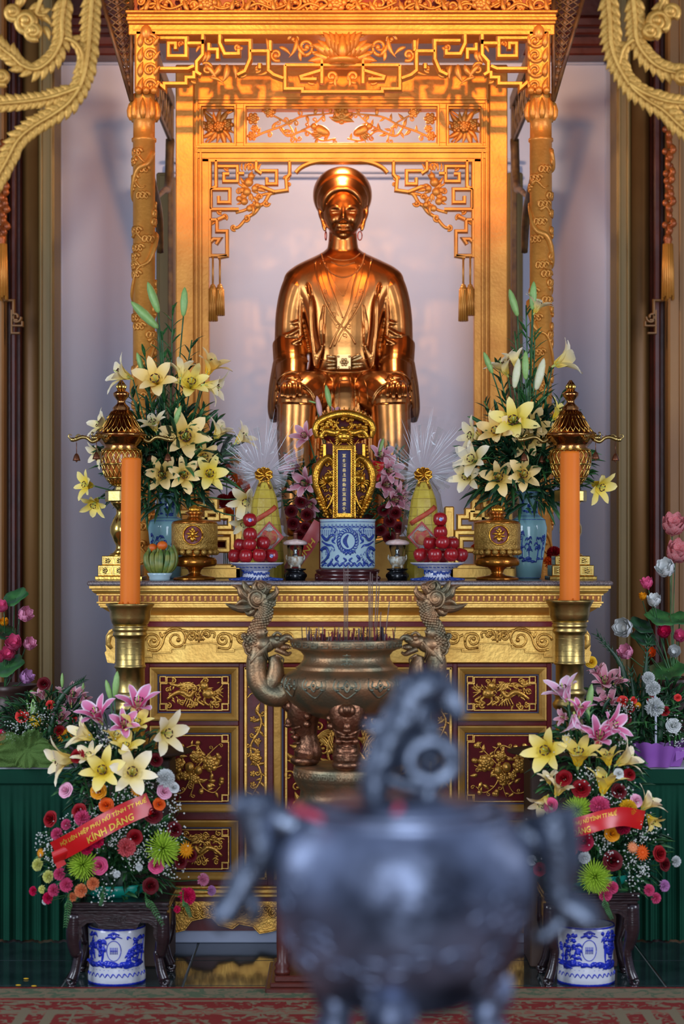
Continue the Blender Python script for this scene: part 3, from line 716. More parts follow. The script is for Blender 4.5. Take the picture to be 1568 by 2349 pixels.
# skirt pleats hanging between the knees
for x in (722, 738, 752, 770, 804, 822, 838, 852):
    tb([(790+(x-790)*0.75, 868, -62), (x, 905, -92), (x, 1000, -96), (790+(x-790)*1.1, 1180, -96)], [3, 6, 7, 7], 8)
ring_loft([(858,20,20,790,-52,1),(900,30,20,790,-78,.8),(1000,34,22,790,-84,.7),(1185,38,22,790,-86,.7)])
# head with ears, grown from one displaced surface
hc = (787, 487, -6); A_, D_2, C_ = 46.5, 52.0, 70.0
G = lambda u, v, cu, cv, su, sv: math.exp(-((u-cu)/su)**2-((v-cv)/sv)**2)
def face_d(u, v):       # forward displacement in px; u across, v down from the head centre (y=487)
    a = abs(u); d = 0.0
    d += 12.5*G(u, v, 0, 14, 5.4, 8)+6.0*G(u, v, 0, 2, 4.2, 11)+5*G(a, v, 7.6, 18.5, 3.8, 3.6)
    d -= 8*G(a, v, 19, -1.5, 9.5, 6.5); d += 6.2*G(a, v, 20, 0, 8.4, 4.0); d -= 3.4*G(a, v, 20, 2.4, 9.5, 1.5)
    d += 2.6*G(a, v, 20, -11+0.02*(a-20)**2, 11, 3.0)
    d += 4.6*G(a, v, 27, 20, 12, 12); d -= 2.6*G(a, v, 14+(v-20)*0.35, 30, 3.4, 9)
    d += 5.6*G(u, v, 0, 33.8, 12, 3.0)+6.2*G(u, v, 0, 41.6, 10, 3.4); d -= 5.0*G(u, v, 0, 37.6+0.012*u*u*-1, 13, 1.5)
    d -= 2.2*G(u, v, 0, 48, 10, 3); d += 5.5*G(u, v, 0, 58, 12, 7); d -= 1.2*G(u, v, 0, 27, 2.2, 4)
    return d
nu, nv = 150, 150; hv = []
for i in range(nv+1):
    th = pi*i/nv
    for j in range(nu):
        ph = 2*pi*j/nu; x = sin(th)*sin(ph); y = -cos(th); z = sin(th)*cos(ph)   # z forward, y down
        v = y*C_*(1.0 if y < 0 else 0.97); nar = 1-0.30*max(0, y)**2.2; u = x*A_*nar; f = z*D_2*(1-0.10*max(0, y)**2)
        if z > 0: f += face_d(u, v)*min(1, z*2.2)
        hv.append(SV(hc[0]+u, hc[1]+v, hc[2]-f))
hf = [(i*nu+j, (i+1)*nu+j, (i+1)*nu+(j+1) % nu, i*nu+(j+1) % nu) for i in range(nv) for j in range(nu)]
b.add(hv, hf, True)
for sx in (-1, 1):
    ex = 787+sx*47
    tb([(ex-sx*2,476,-2),(ex+sx*5,474,4),(ex+sx*6,490,4),(ex+sx*1,508,0),(ex-sx*3,522,-2),(ex-sx*6,530,-4)], [4,6,5,4,5,3.5], 8)
    el(ex-sx*2, 492, 0, 5, 14, 8)
    # raised eyebrow arcs and eyelids
    bp_ = []
    for k in range(7):
        u = 9+k*3.8; v = -9-5.5*sin(pi*min(1, k/6*0.9)); x = u/A_; zz = sqrt(max(0.02, 1-x*x-(v/C_)**2)); bp_.append((787+sx*u, 487+v, hc[2]-zz*D_2-face_d(u, v)-0.2))
    tb(bp_, [0.8, 1.7, 1.8, 1.2, .6], 6)
tmp = bpy.data.objects.new('tmp', b.mesh('tmp', STAT)); COL.objects.link(tmp)
md = tmp.modifiers.new('r', 'REMESH'); md.mode = 'VOXEL'; md.voxel_size = 0.0040; md.use_smooth_shade = True
md = tmp.modifiers.new('s', 'SMOOTH'); md.factor = 0.5; md.iterations = 5
dg = bpy.context.evaluated_depsgraph_get(); dg.update()
ev_ = tmp.evaluated_get(dg); bm_ = bpy.data.meshes.new_from_object(ev_); bm_.name = 'body'
bpy.data.objects.remove(tmp)
bm_.materials.clear(); bm_.materials.append(STAT)
body = part('body', bm_, STAT, st)
import numpy as np
co = np.empty(len(bm_.vertices)*3, dtype=np.float32); bm_.vertices.foreach_get('co', co)
bvh = BVHTree.FromPolygons([tuple(v) for v in co.reshape(-1, 3)], [tuple(p.vertices) for p in bm_.polygons])
CAMV = Vector(cam.location)
def surf(x, y, off=0.0):
    p = P(x, y, SY); o = CAMV; dr = (p-o).normalized(); h = bvh.ray_cast(o, dr, 20)
    q = h[0] if h[0] else p
    return q-dr*off*s
def sline(mb, pts, r, n=6, off=0.0, seg=6):
    q = catmull([Vector((a, c, 0)) for a, c in pts], n); q = [surf(v.x, v.y, off) for v in q]
    mb.tube(q, [v*s for v in (r if hasattr(r, '__len__') else [r, r])], seg)
def sscroll(mb, x, y, r, a0, tn, d, w):
    q = []; n = int(12*tn)
    for i in range(n+1):
        t = i/n; rr = r*(1-.8*t); a = a0+d*2*pi*tn*t; q.append(surf(x+rr*cos(a), y+rr*sin(a)))
    mb.tube(q, w*s, 5)
m = MB()
# crossed collar bands with scrollwork
sline(m, [(722,600),(728,640),(745,690),(770,735),(800,765),(815,790)], 2.4); sline(m, [(744,600),(756,650),(774,700),(786,730)], 2.2)
sline(m, [(852,595),(842,640),(828,690),(806,730),(780,765),(766,795)], 2.4); sline(m, [(826,606),(812,650),(802,700),(786,738),(766,776),(756,800)], 2.6)
sline(m, [(836,600),(824,650),(812,700),(796,745),(776,785)], 0.9); sline(m, [(733,600),(740,645),(758,690),(776,725)], 0.9)
sline(m, [(750,610),(768,650),(786,680)], 1.0); sline(m, [(818,612),(800,650),(788,680)], 1.0)
for x, y, r_, d in ((746,668,5,1),(754,700,6,1),(764,722,6,-1),(775,748,5,1),(826,668,5,-1),(818,700,6,1),(812,716,5,-1),(800,748,6,1),(790,770,5,-1)): sscroll(m, x, y, r_*1.15, 1, 1.2, d, 1.5)
for x0, x1 in ((745,768),(815,798)):
    sline(m, [(x0,680),(x0+(x1-x0)*0.3+4,700),(x0+(x1-x0)*.6-4,722),(x1,745)], 1.0)
# robe opening down the arms and sleeve cuffs
for sx in (-1, 1):
    X = lambda x: x if sx < 0 else 1576-x
    sline(m, [(X(700),655),(X(712),700),(X(716),760),(X(718),820),(X(722),842)], 1.8)
    cz = [(632,898),(638,872),(652,858),(670,853),(686,860),(692,872)]
    sline(m, [(X(a), c) for a, c in cz], [2.2, 3.0], off=1)
    sline(m, [(X(628),958),(X(634),920),(X(640),885)], 2.2)
sline(m, [(715,843),(750,852),(790,854),(830,852),(866,840)], 2.0); sline(m, [(722,818),(750,828),(790,830),(830,828),(858,816)], 1.5)
sline(m, [(778,872),(800,872)], 1.8)
for x in (740, 760, 778, 806, 824, 842): sline(m, [(790+(x-790)*0.8, 862), (x, 900), (x+(x-790)*0.06, 990)], 1.4)
# hairline
sline(m, [(748,470),(752,446),(768,434),(787,430),(806,434),(822,446),(826,470)], 1.3)
part('robe_trim', m, STAT, st, kind='stuff')
# belt bow with square buckle
m = MB(); d0 = surf(790, 835).y-0.012
def bq(x, y): p = P(x, y, d0); return (p.x, p.z)
def bcb(x0, x1, y0, y1, dd):
    a = P(x0, y1, d0); c_ = P(x1, y0, d0); m.cb(a.x, c_.x, d0-dd, d0+0.02, a.z, c_.z, 0.003)
bcb(772, 805, 815, 848, 0.03)
for sx, pts in ((-1, [(770,820),(748,818)]), (-1, [(770,830),(748,826)]), (-1, [(770,836),(748,838)]), (-1, [(770,844),(748,846)]), (1, [(806,824),(826,814),(830,820),(806,830)]), (1, [(806,836),(834,834)]), (1, [(806,844),(832,840)])):
    m.tube([Vector((*(lambda q: (q[0], d0-0.012, q[1]))(bq(a, c)),)) for a, c in pts], 0.0095, 8)
q0 = bq(789, 832)
for k in range(6):
    a = k*pi/3; m.ell((q0[0]+0.016*cos(a), d0-0.032, q0[1]+0.016*sin(a)), 0.009, 0.005, 0.009, 8, 5)
m.ell((q0[0], d0-0.034, q0[1]), 0.009, 0.006, 0.009, 8, 6)
for ax, ay in ((776,819),(801,819),(776,844),(801,844)): q0 = bq(ax, ay); m.ell((q0[0], d0-0.031, q0[1]), 0.007, 0.004, 0.007, 8, 5)
part('belt_bow', m, mat('pale_gilt', (206,170,116), None, 0.34, 1.0), st)
# turban: rolled rings tilted back
Mt = Matrix.Rotation(radians(-58), 3, 'X')
k_ = s
prof = [(18,4),(38,-10),(45,-8),(49,-2),(51,4),(54,10),(57,17),(59,22),(59,25),(57.5,27),(57.5,29),(61,31),(64,36),(66.5,44),(68,54),(68,64),(65,72),(58,77),(40,80),(1e-3,81)]
tu = part('turban', MB().lathe([(r*k_, z*k_) for r, z in prof], SV(785, 470, -20), 64, M=Mt, cap=False), STAT, st)
# jewellery
JW = mat('coppery_jewellery', (170,70,50), None, 0.25, 0.9)
for sx, wd in ((-1, 0.25), (1, 0.7)):
    cx = 786+sx*39
    q = [SV(cx+7*wd*cos(a), 541+10*sin(a), -10+7*(1-wd)*cos(a)) for a in [i*2*pi/20 for i in range(21)]]
    part('earring', MB().tube(q, 1.3*s, 6), JW, st)
for pts, n, r_ in (([(752,588),(764,594),(787,597),(810,593),(824,582)], 26, 2.0), ([(760,601),(774,607),(790,609),(812,602)], 16, 2.0), ([(737,583),(744,606),(760,626),(787,636),(814,626),(830,606),(836,582)], 44, 2.1)):
    m = MB(); q = catmull([Vector((a, c, 0)) for a, c in pts], 12); L_ = [0]
    for i in range(1, len(q)): L_.append(L_[-1]+(q[i]-q[i-1]).length)
    for k in range(n):
        tl = L_[-1]*k/(n-1); i = max(1, next((i for i in range(1, len(L_)) if L_[i] >= tl-1e-6), len(L_)-1)); f = (tl-L_[i-1])/(L_[i]-L_[i-1]); v = q[i-1].lerp(q[i], f)
        m.ell(surf(v.x, v.y, 0.6), r_*s, r_*s, r_*s, 8, 6)
    part('bead_necklace', m, STAT, st, kind='stuff')
# seat and pedestal behind the altar
ped = thing('statue_pedestal', 'plain gold painted block under the seated statue, behind the altar', 'pedestal', (PX(787, SY), SY, 0))
zf = PZ(1232, SY)
part('seat', MB().cb(PX(680, SY), PX(895, SY), SY-0.15, SY+0.35, zf, PZ(930, SY), 0.01), RED, st)
part('platform', MB().cb(PX(600, SY), PX(975, SY), SY-0.50, SY+0.45, 0, zf, 0.02), GOLDD, ped)
st.location = (PX(786, SY), SY, zf); 
for ch in st.children: ch.location = -wloc(st)
# ------------------------------------------------ altar table (front plane 0)
AC = 798; s0 = sp(0)
al = thing('altar_table', 'gold and dark red lacquered altar table with carved panels and granite top', 'altar', (PX(AC, 0), 0.4, 0))
GRAN = mat('speckled_granite', (120,104,100), (74,64,66), 0.22, 0, 180, 0, contrast=0.08)
ax0, ax1 = PX(335, 0), PX(1262, 0); DEP = 1.0
bx0, bx1 = PX(345, 0), PX(1252, 0)
part('body', MB().bx(ax0, ax1, 0, DEP, PZ(2135, 0), PZ(1440, 0)), RED, al)
# granite slab, in front plane -0.12
yf = -0.10; S_ = lambda px: PX(px, yf); T_ = lambda py: PZ(py, yf)
part('granite_top', MB().cb(S_(200), S_(1405), yf-0.015, DEP+0.06, T_(1343.5), T_(1333), 0.006), GRAN, al)
prof = []
e = lambda px: S_(px)  # outward distance from the dentil face (x 232)
base = S_(250)
def out(px): return S_(250)-S_(px)
P_ = [(258,1428),(250,1428),(250,1425),(252,1424),(252,1419),(249,1418),(249,1413),(255,1411),(250,1408),(240,1402),(232,1396),(226,1394),(226,1391),(223,1390),(223,1386),(219,1384),(219,1381),(223,1381),(223,1366),(219,1366),(219,1363),(213,1360),(209,1355),(209,1353),(204,1350),(204,1344)]
part('cornice', MB().rsweep(S_(250), S_(1355), yf+0.10, DEP, [(out(a), T_(c)) for a, c in P_]), GOLD, al)
dm = MB().cb(-0.0062, 0.0062, -0.008, 0.004, -0.0125, 0.0125, 0.002).mesh('dentil', GOLDR)
nd = 92
yd = yf+0.10-out(223)
for k in range(nd):
    o = bpy.data.objects.new('dentil', dm); COL.objects.link(o); o.parent = al
    o.location = Vector((S_(230)+(S_(1375)-S_(230))*k/(nd-1), yd-0.001, T_(1373.5)))-wloc(al)
part('cornice_groove', MB().cb(S_(224), S_(1381), yd-0.002, yd+0.02, T_(1381), T_(1366), 0.001), mat('ochre_recess', (160,92,40), None, 0.5, 0.3), al)
part('upper_red_band', MB().cb(S_(262), S_(1342), -0.02, DEP-0.01, T_(1440), T_(1427), 0.003), RED, al)
# frieze board with scalloped carved apron
fx0, fx1 = PX(262, -0.03), PX(1336, -0.03)
m = MB().cb(fx0, fx1, -0.03, 0.05, PZ(1521, -.03), PZ(1438, -.03), 0.004)
m.cb(fx0-0.004, fx1+0.004, -0.045, 0.05, PZ(1446, -.03), PZ(1439, -.03), 0.002)
part('frieze_board', m, GOLD, al)
ap = MB(); hy = [(0,1506),(18,1506),(18,1498),(62,1496),(62,1488),(92,1486),(92,1478),(112,1476),(150,1474),(168,1476),(168,1494),(206,1494),(206,1488),(232,1486),(262,1486),(276,1476),(300,1480)]
L0 = 330
pts = [(L0+a, c) for a, c in hy]
full = pts+[(2*AC-x, y) for x, y in pts[::-1]]
ap.prism([(L0, 1447)]+[(2*AC-L0, 1447)]+full[::-1], -0.052, -0.02)
ap.stroke(full, 3.5, -0.05, 0.01)
part('apron', ap, GOLDD if False else GOLD, al)
ac = MB()
for sx in (-1, 1):
    X = lambda x: x if sx < 0 else 2*AC-x
    for x, y, r_, a0, tn, d in ((350,1472,16,3.3,1.4,1),(404,1466,22,3.6,1.5,1),(512,1468,15,0.3,1.4,-1),(440,1460,11,0,1.2,-1),(474,1456,11,2,1.2,1),(556,1462,12,1,1.2,1),(600,1460,14,2,1.3,-1),(660,1464,14,2,1.3,1),(720,1462,12,2,1.3,-1),(770,1462,12,2,1.3,1)):
        scroll(ac, X(x), y, r_*1.25, a0 if sx < 0 else pi-a0, tn, -d*sx, 3.6, -0.055)
    def cc(p_): curve(ac, [(X(a), c) for a, c in p_], [3.6, 2.8], -0.055)
    cc([(338,1490),(360,1492),(372,1478),(378,1460),(392,1448),(420,1446),(440,1456)]); cc([(378,1452),(372,1462),(366,1450)]); cc([(455,1446),(456,1474)]); cc([(448,1450),(450,1470)]); cc([(464,1450),(461,1470)])
    cc([(480,1450),(492,1452),(490,1464)]); cc([(534,1456),(550,1462),(566,1450),(590,1452)]); cc([(500,1486),(526,1486),(528,1456),(504,1456)])
part('apron_scrollwork', ac, GOLDR, al, kind='stuff')
# curved frieze ends
for sx in (-1, 1):
    m = MB(); X = lambda x: x if sx < 0 else 2*AC-x
    q = [(262,1440),(250,1446),(243,1458),(242,1480),(244,1492),(240,1497),(246,1520),(262,1522),(272,1500),(270,1450)]
    m.prism([(X(a), c) for a, c in (q if sx < 0 else q[::-1])], -0.04, 0.3)
    m.tube([P(X(a), c, -0.045) for a, c in ((262,1450),(250,1460),(248,1478),(256,1488))], [0.012,0.014,0.008], 7)
    part('frieze_end', m, GOLD, al)
# carcass rails in red between the panels
rails = MB()
for y0, y1 in ((1521,1530),(2016,2030)): rails.cb(ax0, ax1, -0.015, 0.02, PZ(y1, 0), PZ(y0, 0), 0.003)
for y0, y1, xa_, xb_ in ((1652,1664,335,548),(1860,1880,335,548),(1652,1664,2*AC-548,2*AC-335),(1860,1880,2*AC-548,2*AC-335)): rails.cb(PX(xa_, 0), PX(xb_, 0), -0.015, 0.02, PZ(y1, 0), PZ(y0, 0), 0.003)
for x0, x1 in ((333,344),(548,559),(613,627)):
    for sx in (-1, 1):
        a, c = sorted((x0 if sx < 0 else 2*AC-x0, x1 if sx < 0 else 2*AC-x1)); rails.cb(PX(a, 0), PX(c, 0), -0.018, 0.02, PZ(2030, 0), PZ(1521, 0), 0.003)
part('red_rails', rails, RED, al)
rnd = random.Random(17)
def key_border(mb, x0, x1, y0, y1, Y, c=15, w=3.2):
    pl = [(x0+c,y0),(x1-c,y0),(x1-c,y0+c),(x1,y0+c),(x1,y1-c),(x1-c,y1-c),(x1-c,y1),(x0+c,y1),(x0+c,y1-c),(x0,y1-c),(x0,y0+c),(x0+c,y0+c)]
    mb.stroke(pl, w, Y, 0.008, closed=True)
    for xx in (x0, x1-c+2):
        for yy in (y0, y1-c+2):
            u = xx+(0 if xx == x0 else 0); mb.stroke([(u-1, yy-1), (u+c-3, yy-1), (u+c-3, yy+c-3), (u-1, yy+c-3)], w*0.9, Y, 0.008, closed=True)
def panel(name, x0, x1, y0, y1, relief, fw=17):
    a, c, z0, z1 = PX(x0, 0), PX(x1, 0), PZ(y1, 0), PZ(y0, 0); f = fw*s0
    pr = part(name, MB().frame(a, c, z0, z1, -0.004, [(0,0),(0,0.03),(0.007,0.034),(f*0.55,0.026),(f*0.9,0.014),(f,0.006)]), GOLDD, al)
    part('panel_board', MB().cb(a+f-0.004, c-f+0.004, -0.006, 0.01, z0+f-0.004, z1-f+0.004, 0.001), mat('panel_maroon', (100,14,20), (76,8,14), 0.6, 0, 12, spec=0.15), pr)
    part('panel_line', MB().frame(a+f, c-f, z0+f, z1-f, -0.006, [(0,0),(0,0.006),(0.005,0.006),(0.005,0)]), NAVY, pr)
    m = MB(); key_border(m, x0+fw+6, x1-fw-6, y0+fw+6, y1-fw-6, -0.006); part('key_border', m, GOLD, pr)
    m = MB(); relief(m, x0+fw+14, x1-fw-14, y0+fw+12, y1-fw-12); part('panel_relief', m, GOLDR, pr, kind=None)
def R_beasts(seed, flip=False):
    def f(m, x0, x1, y0, y1):
        rnd = random.Random(seed); w = x1-x0; h = y1-y0; Y = -0.01; X = lambda u: x0+u*w if not flip else x1-u*w; Yy = lambda v: y0+v*h
        # long tailed bird at left, prancing lion at right
        curve(m, [(X(.05),Yy(.7)),(X(.18),Yy(.5)),(X(.3),Yy(.45)),(X(.42),Yy(.6)),(X(.5),Yy(.4))], [3,7,5], Y)
        for k in range(6): curve(m, [(X(.25),Yy(.5)),(X(.38+.02*k),Yy(.55+.05*k)),(X(.30+.05*k),Yy(.95))], [2.2,1.6], Y)
        for k in range(9): rleaf(m, X(.12+.04*k), Yy(.18+.04*(k % 3)), 17, rnd.uniform(-.5,.5), Y, .4, .4)
        m.ell(P(X(.72), Yy(.5), Y), w*.10*s0, 7*s0, h*.18*s0, 12, 8); m.ell(P(X(.66), Yy(.22), Y-.005), 10*s0, 8*s0, 10*s0, 10, 8)
        for k in range(10): rleaf(m, X(.64+rnd.uniform(-.05,.1)), Yy(.3+rnd.uniform(-.15,.2)), 14, rnd.uniform(0,6.28), Y-.004, .35, .5)
        for lx, kx in ((.6,.55),(.68,.66),(.78,.84),(.84,.93)): curve(m, [(X(lx),Yy(.6)),(X(kx),Yy(.75)),(X(lx),Yy(.84)),(X(lx+.06),Yy(.92))], [4,2.6], Y)
        for k in range(4): curve(m, [(X(.84),Yy(.42)),(X(.92),Yy(.3+.08*k)),(X(.97),Yy(.15+.16*k))], [2.6,1.4], Y)
        for k in range(20): scroll(m, X(rnd.uniform(.06,.95)), Yy(rnd.choice((.1,.9,.5,.3))+rnd.uniform(-.08,.08)), 7, rnd.random()*6, 1, rnd.choice((-1,1)), 2.1, Y)
        for k in range(46): rleaf(m, X(rnd.uniform(.04,.92)), Yy(rnd.uniform(.08,.94)), rnd.uniform(9,15), rnd.uniform(0,6.28), Y+.003, .42, .4)
        for k in range(14): rleaf(m, X(.36+.01*k), Yy(.1+.05*(k % 4)), 20, 2.6+rnd.uniform(-.4,.4), Y, .35, .4)
    return f
def R_peony(seed, flip=False):
    def f(m, x0, x1, y0, y1):
        rnd = random.Random(seed); w = x1-x0; h = y1-y0; Y = -0.01; X = lambda u: x0+u*w if not flip else x1-u*w; Yy = lambda v: y0+v*h
        for pts in ([(.08,.12),(.3,.18),(.5,.12),(.62,.25),(.52,.45)],[(.52,.5),(.7,.3),(.88,.12)],[(.05,.7),(.12,.88),(.3,.9),(.42,.7),(.5,.5)],[(.5,.55),(.62,.8),(.8,.9),(.92,.8)],[(.5,.5),(.8,.5),(.95,.45)],[(.5,.55),(.48,.8),(.42,.97)]):
            vine(m, [(X(a), Yy(c)) for a, c in pts], Y, rnd, 11, 0.55, 1.9)
        rflower(m, X(.2), Yy(.45), 19, Y, 6); rflower(m, X(.76), Yy(.42), 20, Y, 7); rflower(m, X(.52), Yy(.3), 15, Y, 6); rflower(m, X(.48), Yy(.66), 15, Y, 6)
        m.ell(P(X(.42), Yy(.48), Y-.006), 11*s0, 8*s0, 12*s0, 12, 8); m.ell(P(X(.56), Yy(.53), Y-.006), 10*s0, 8*s0, 11*s0, 12, 8); rflower(m, X(.33), Yy(.62), 12, Y, 5)
        for k in range(40): rleaf(m, X(.5+rnd.uniform(-.4,.4)), Yy(.5+rnd.uniform(-.28,.3)), 18, rnd.uniform(0,6.28), Y+.002, .55, .35)
        for k in range(12):
            u, v = rnd.choice(((.1,.1),(.3,.12),(.55,.08),(.9,.1),(.93,.35),(.08,.75),(.2,.92),(.6,.9),(.85,.9),(.42,.95),(.94,.7),(.75,.8))); m.ell(P(X(u+rnd.uniform(-.03,.03)), Yy(v+rnd.uniform(-.03,.03)), Y), 6*s0, 3.5*s0, 6*s0, 8, 6)
    return f
for sx in (-1, 1):
    X = lambda a, c: (a, c) if sx < 0 else (2*AC-c, 2*AC-a)
    x0, x1 = X(345, 547)
    panel('upper_panel', x0, x1, 1530, 1652, R_beasts(31+sx, sx > 0)); panel('middle_panel', x0, x1, 1664, 1861, R_peony(41+sx, sx > 0)); panel('lower_panel', x0, x1, 1880, 2016, R_beasts(51+sx, sx < 0))
    # tall narrow vine panel
    x0, x1 = X(560, 613)
    m = MB()
    for a, c in ((x0, x0+7), (x1-7, x1)): m.cb(PX(a, 0), PX(c, 0), -0.026, 0.01, PZ(2016, 0), PZ(1530, 0), 0.003)
    m.cb(PX(x0, 0), PX(x1, 0), -0.026, 0.01, PZ(1536, 0), PZ(1530, 0), 0.002); m.cb(PX(x0, 0), PX(x1, 0), -0.026, 0.01, PZ(2016, 0), PZ(2010, 0), 0.002)
    pr = part('narrow_panel', m, GOLD, al)
    m = MB(); cx = (x0+x1)/2; pts = [(cx+13*sin(k*1.35), 1628+k*26) for k in range(15)]
    vine(m, pts, -0.01, rnd, 15, 1.5, 3.2)
    for k in range(15): rflower(m, cx+rnd.uniform(-8,8), 1650+k*25, 8, -0.008, 5)
    m.stroke([(x0+8,1600),(x0+14,1592),(cx,1586),(x1-14,1592),(x1-8,1600)], 3, -0.006, 0.01)
    for k in range(4):
        m.stroke([(x0+9,1545+k*10),(cx-2,1568+k*5)], 2.6, -0.006, 0.008); m.stroke([(x1-9,1545+k*10),(cx+2,1575+k*4)], 2.6, -0.006, 0.008)
    m.stroke([(cx-8,1552),(cx+8,1552),(cx+8,1566),(cx-4,1566),(cx-4,1580)], 2.8, -0.006, 0.008)
    rflower(m, cx, 1740, 15, -0.01, 6); rflower(m, cx, 1880, 15, -0.01, 6); rleaf(m, cx+2, 1640, 30, -1.5, -0.01)
    part('vine_relief', m, GOLDR, pr)
# central double door
pr = None
x0, x1 = 628, 2*AC-628
a, c, z0, z1 = PX(x0, 0), PX(x1, 0), PZ(2016, 0), PZ(1530, 0)
dr = part('central_panel', MB().frame(a, c, z0, z1, -0.004, [(0,0),(0,0.03),(0.006,0.034),(0.03,0.02),(0.036,0.006)]), GOLDD, al)
part('panel_board', MB().cb(a+0.03, c-0.03, -0.006, 0.01, z0+0.03, z1-0.03, 0.001), MATS['panel_maroon'], dr)
part('panel_line', MB().frame(a+0.036, c-0.036, z0+0.036, z1-0.036, -0.006, [(0,0),(0,0.006),(0.008,0.006),(0.008,0)]), NAVY, dr)
m = MB(); key_border(m, x0+28, x1-28, 1552, 1996, -0.006, 18, 6); part('key_border', m, GOLD, dr)
m = MB()
for sx in (-1, 1):
    X = lambda x: x if sx < 0 else 2*AC-x
    for pts in ([(690,1990),(668,1900),(700,1830),(676,1760),(700,1700),(720,1640),(700,1580)],[(760,1990),(740,1900),(770,1800),(750,1720),(770,1640),(750,1570)],[(700,1830),(740,1850),(760,1900)],[(680,1700),(730,1690),(760,1720)],[(720,1650),(700,1700),(690,1760)]):
        vine(m, [(X(p_), q_) for p_, q_ in pts], -0.01, rnd, 26, 1.5, 4)
    for k in range(5): curve(m, [(X(690),1770),(X(706+k*6),1720-k*8),(X(740+k*6),1690-k*4),(X(764),1730-k*10)], [3,2], -0.012)
    for fx, fy in ((700,1640),(690,1850),(740,1930),(750,1780)): rflower(m, X(fx), fy, 22, -0.012, 7)
part('panel_relief', m, GOLDR, dr)
# base mouldings, carved skirt
m = MB()
for y0, y1, d in ((2030,2036,0.03),(2036,2046,0.045),(2046,2054,0.055)): m.cb(ax0-d, ax1+d, -d, DEP, PZ(y1, 0), PZ(y0, 0), 0.004)
part('base_moulding', m, GOLD, al)
part('lower_red_band', MB().cb(ax0-0.03, ax1+0.03, -0.03, DEP, PZ(2070, 0), PZ(2054, 0), 0.003), RED, al)
m = MB(); up = []
n = 60
for k in range(n+1):
    x = 330+(2*AC-660)*k/n; u = abs((x-AC)/(AC-330)); y = 2118+10*cos(u*14)+(12 if int(u*9) % 2 else -4); up.append((x, y))
m.prism([(330,2068),(2*AC-330,2068)]+up[::-1], -0.035, 0.0); m.stroke(up, 4, -0.03, 0.012)
rs = random.Random(4)
for k in range(52):
    x = 345+k*17.6; scroll(m, x, 2092+rs.uniform(-6, 10), 12, rs.random()*6, 1.3, rs.choice((-1, 1)), 2.8, -0.04); rleaf(m, x+4, 2080, 16, rs.uniform(0.3, 2.6), -0.038, 0.5, 0.4)
part('carved_skirt', m, GOLDR, al)
part('plinth', MB().cb(PX(300, 0.02), PX(1300, 0.02), 0.02, 0.95, 0, PZ(2068, 0)-0.01, 0.004), mat('bluish_white_paint', (186,196,220), (170,180,206), 0.6, 0, 4), al)
# ------------------------------------------------ things standing on the altar
TOPZ = PZ(1333, -0.10); 
def TY(py): return 0
def at(px, Y): return Vector((PX(px, Y), Y, TOPZ))
def lprof(rows, cx, Y, zoff=0.0):     # rows (r px, y px) from the bottom up -> metres above TOPZ
    s = sp(Y); return [(r*s, PZ(y, Y)) for r, y in rows]
PORC = mat('pale_porcelain', (176,200,206), (150,182,194), 0.12, 0, 6, spec=0.6)
PORCW = mat('white_porcelain', (212,214,222), (196,200,212), 0.14, 0, 6, spec=0.6)
COB = mat('cobalt_painting', (28,46,120), (44,74,150), 0.16, 0, 30)
CELA = mat('celadon_glaze', (136,176,176), (112,156,164), 0.1, 0, 5, spec=0.6)
def stand_on(rows, Y):   # shift a profile so that its foot touches the altar top
    s = sp(Y); zb = PZ(rows[0][1], Y); return [(r*s, TOPZ+(PZ(y, Y)-zb)*1.0) for r, y in rows], TOPZ-zb
# ---- brushed decoration laid on a surface of revolution
def rad_at(prof, z):
    for (r0, z0), (r1, z1) in zip(prof, prof[1:]):
        if min(z0, z1) <= z <= max(z0, z1) and abs(z1-z0) > 1e-6: return r0+(r1-r0)*(z-z0)/(z1-z0)
    return prof[-1][0]
def on(prof, c, a, z, k=0.0008): r = rad_at(prof, z)+k; return Vector((c.x+r*sin(a), c.y-r*cos(a), z))
def brush(mb, prof, c, pts, w, n=5, seg=4):     # pts (angle, z)
    q = catmull([Vector((a, z, 0)) for a, z in pts], n)
    mb.tube([on(prof, c, v.x, v.y, w*0.1) for v in q], [w*0.5, w*0.9, w*0.6, w*0.2] if len(q) > 3 else w*0.6, seg, flat=0.25)
def foliage_paint(mb, prof, c, z0, z1, rnd, n=5, w=0.004, a0=-1.2, a1=1.2):
    for k in range(n):
        a = a0+(a1-a0)*(k+0.5)/n+rnd.uniform(-.1, .1); zz = z0+(z1-z0)*rnd.uniform(0.0, 0.25); ht = (z1-z0)*rnd.uniform(0.5, 0.75)
        brush(mb, prof, c, [(a, zz), (a+rnd.uniform(-.1,.1), zz+ht*0.5), (a+rnd.uniform(-.15,.15), zz+ht)], w*0.7)
        for j in range(9):
            zb = zz+ht*rnd.uniform(0.3, 1); da = rnd.choice((-1,1))*rnd.uniform(.08,.25); brush(mb, prof, c, [(a, zb), (a+da*0.6, zb+ht*0.08), (a+da, zb-ht*0.06)], w, 3)
    for k in range(n*2):
        a = rnd.uniform(a0, a1); z = z0+(z1-z0)*rnd.uniform(0, 0.12); brush(mb, prof, c, [(a-.2, z), (a, z+0.004), (a+.2, z)], w*1.4, 3)
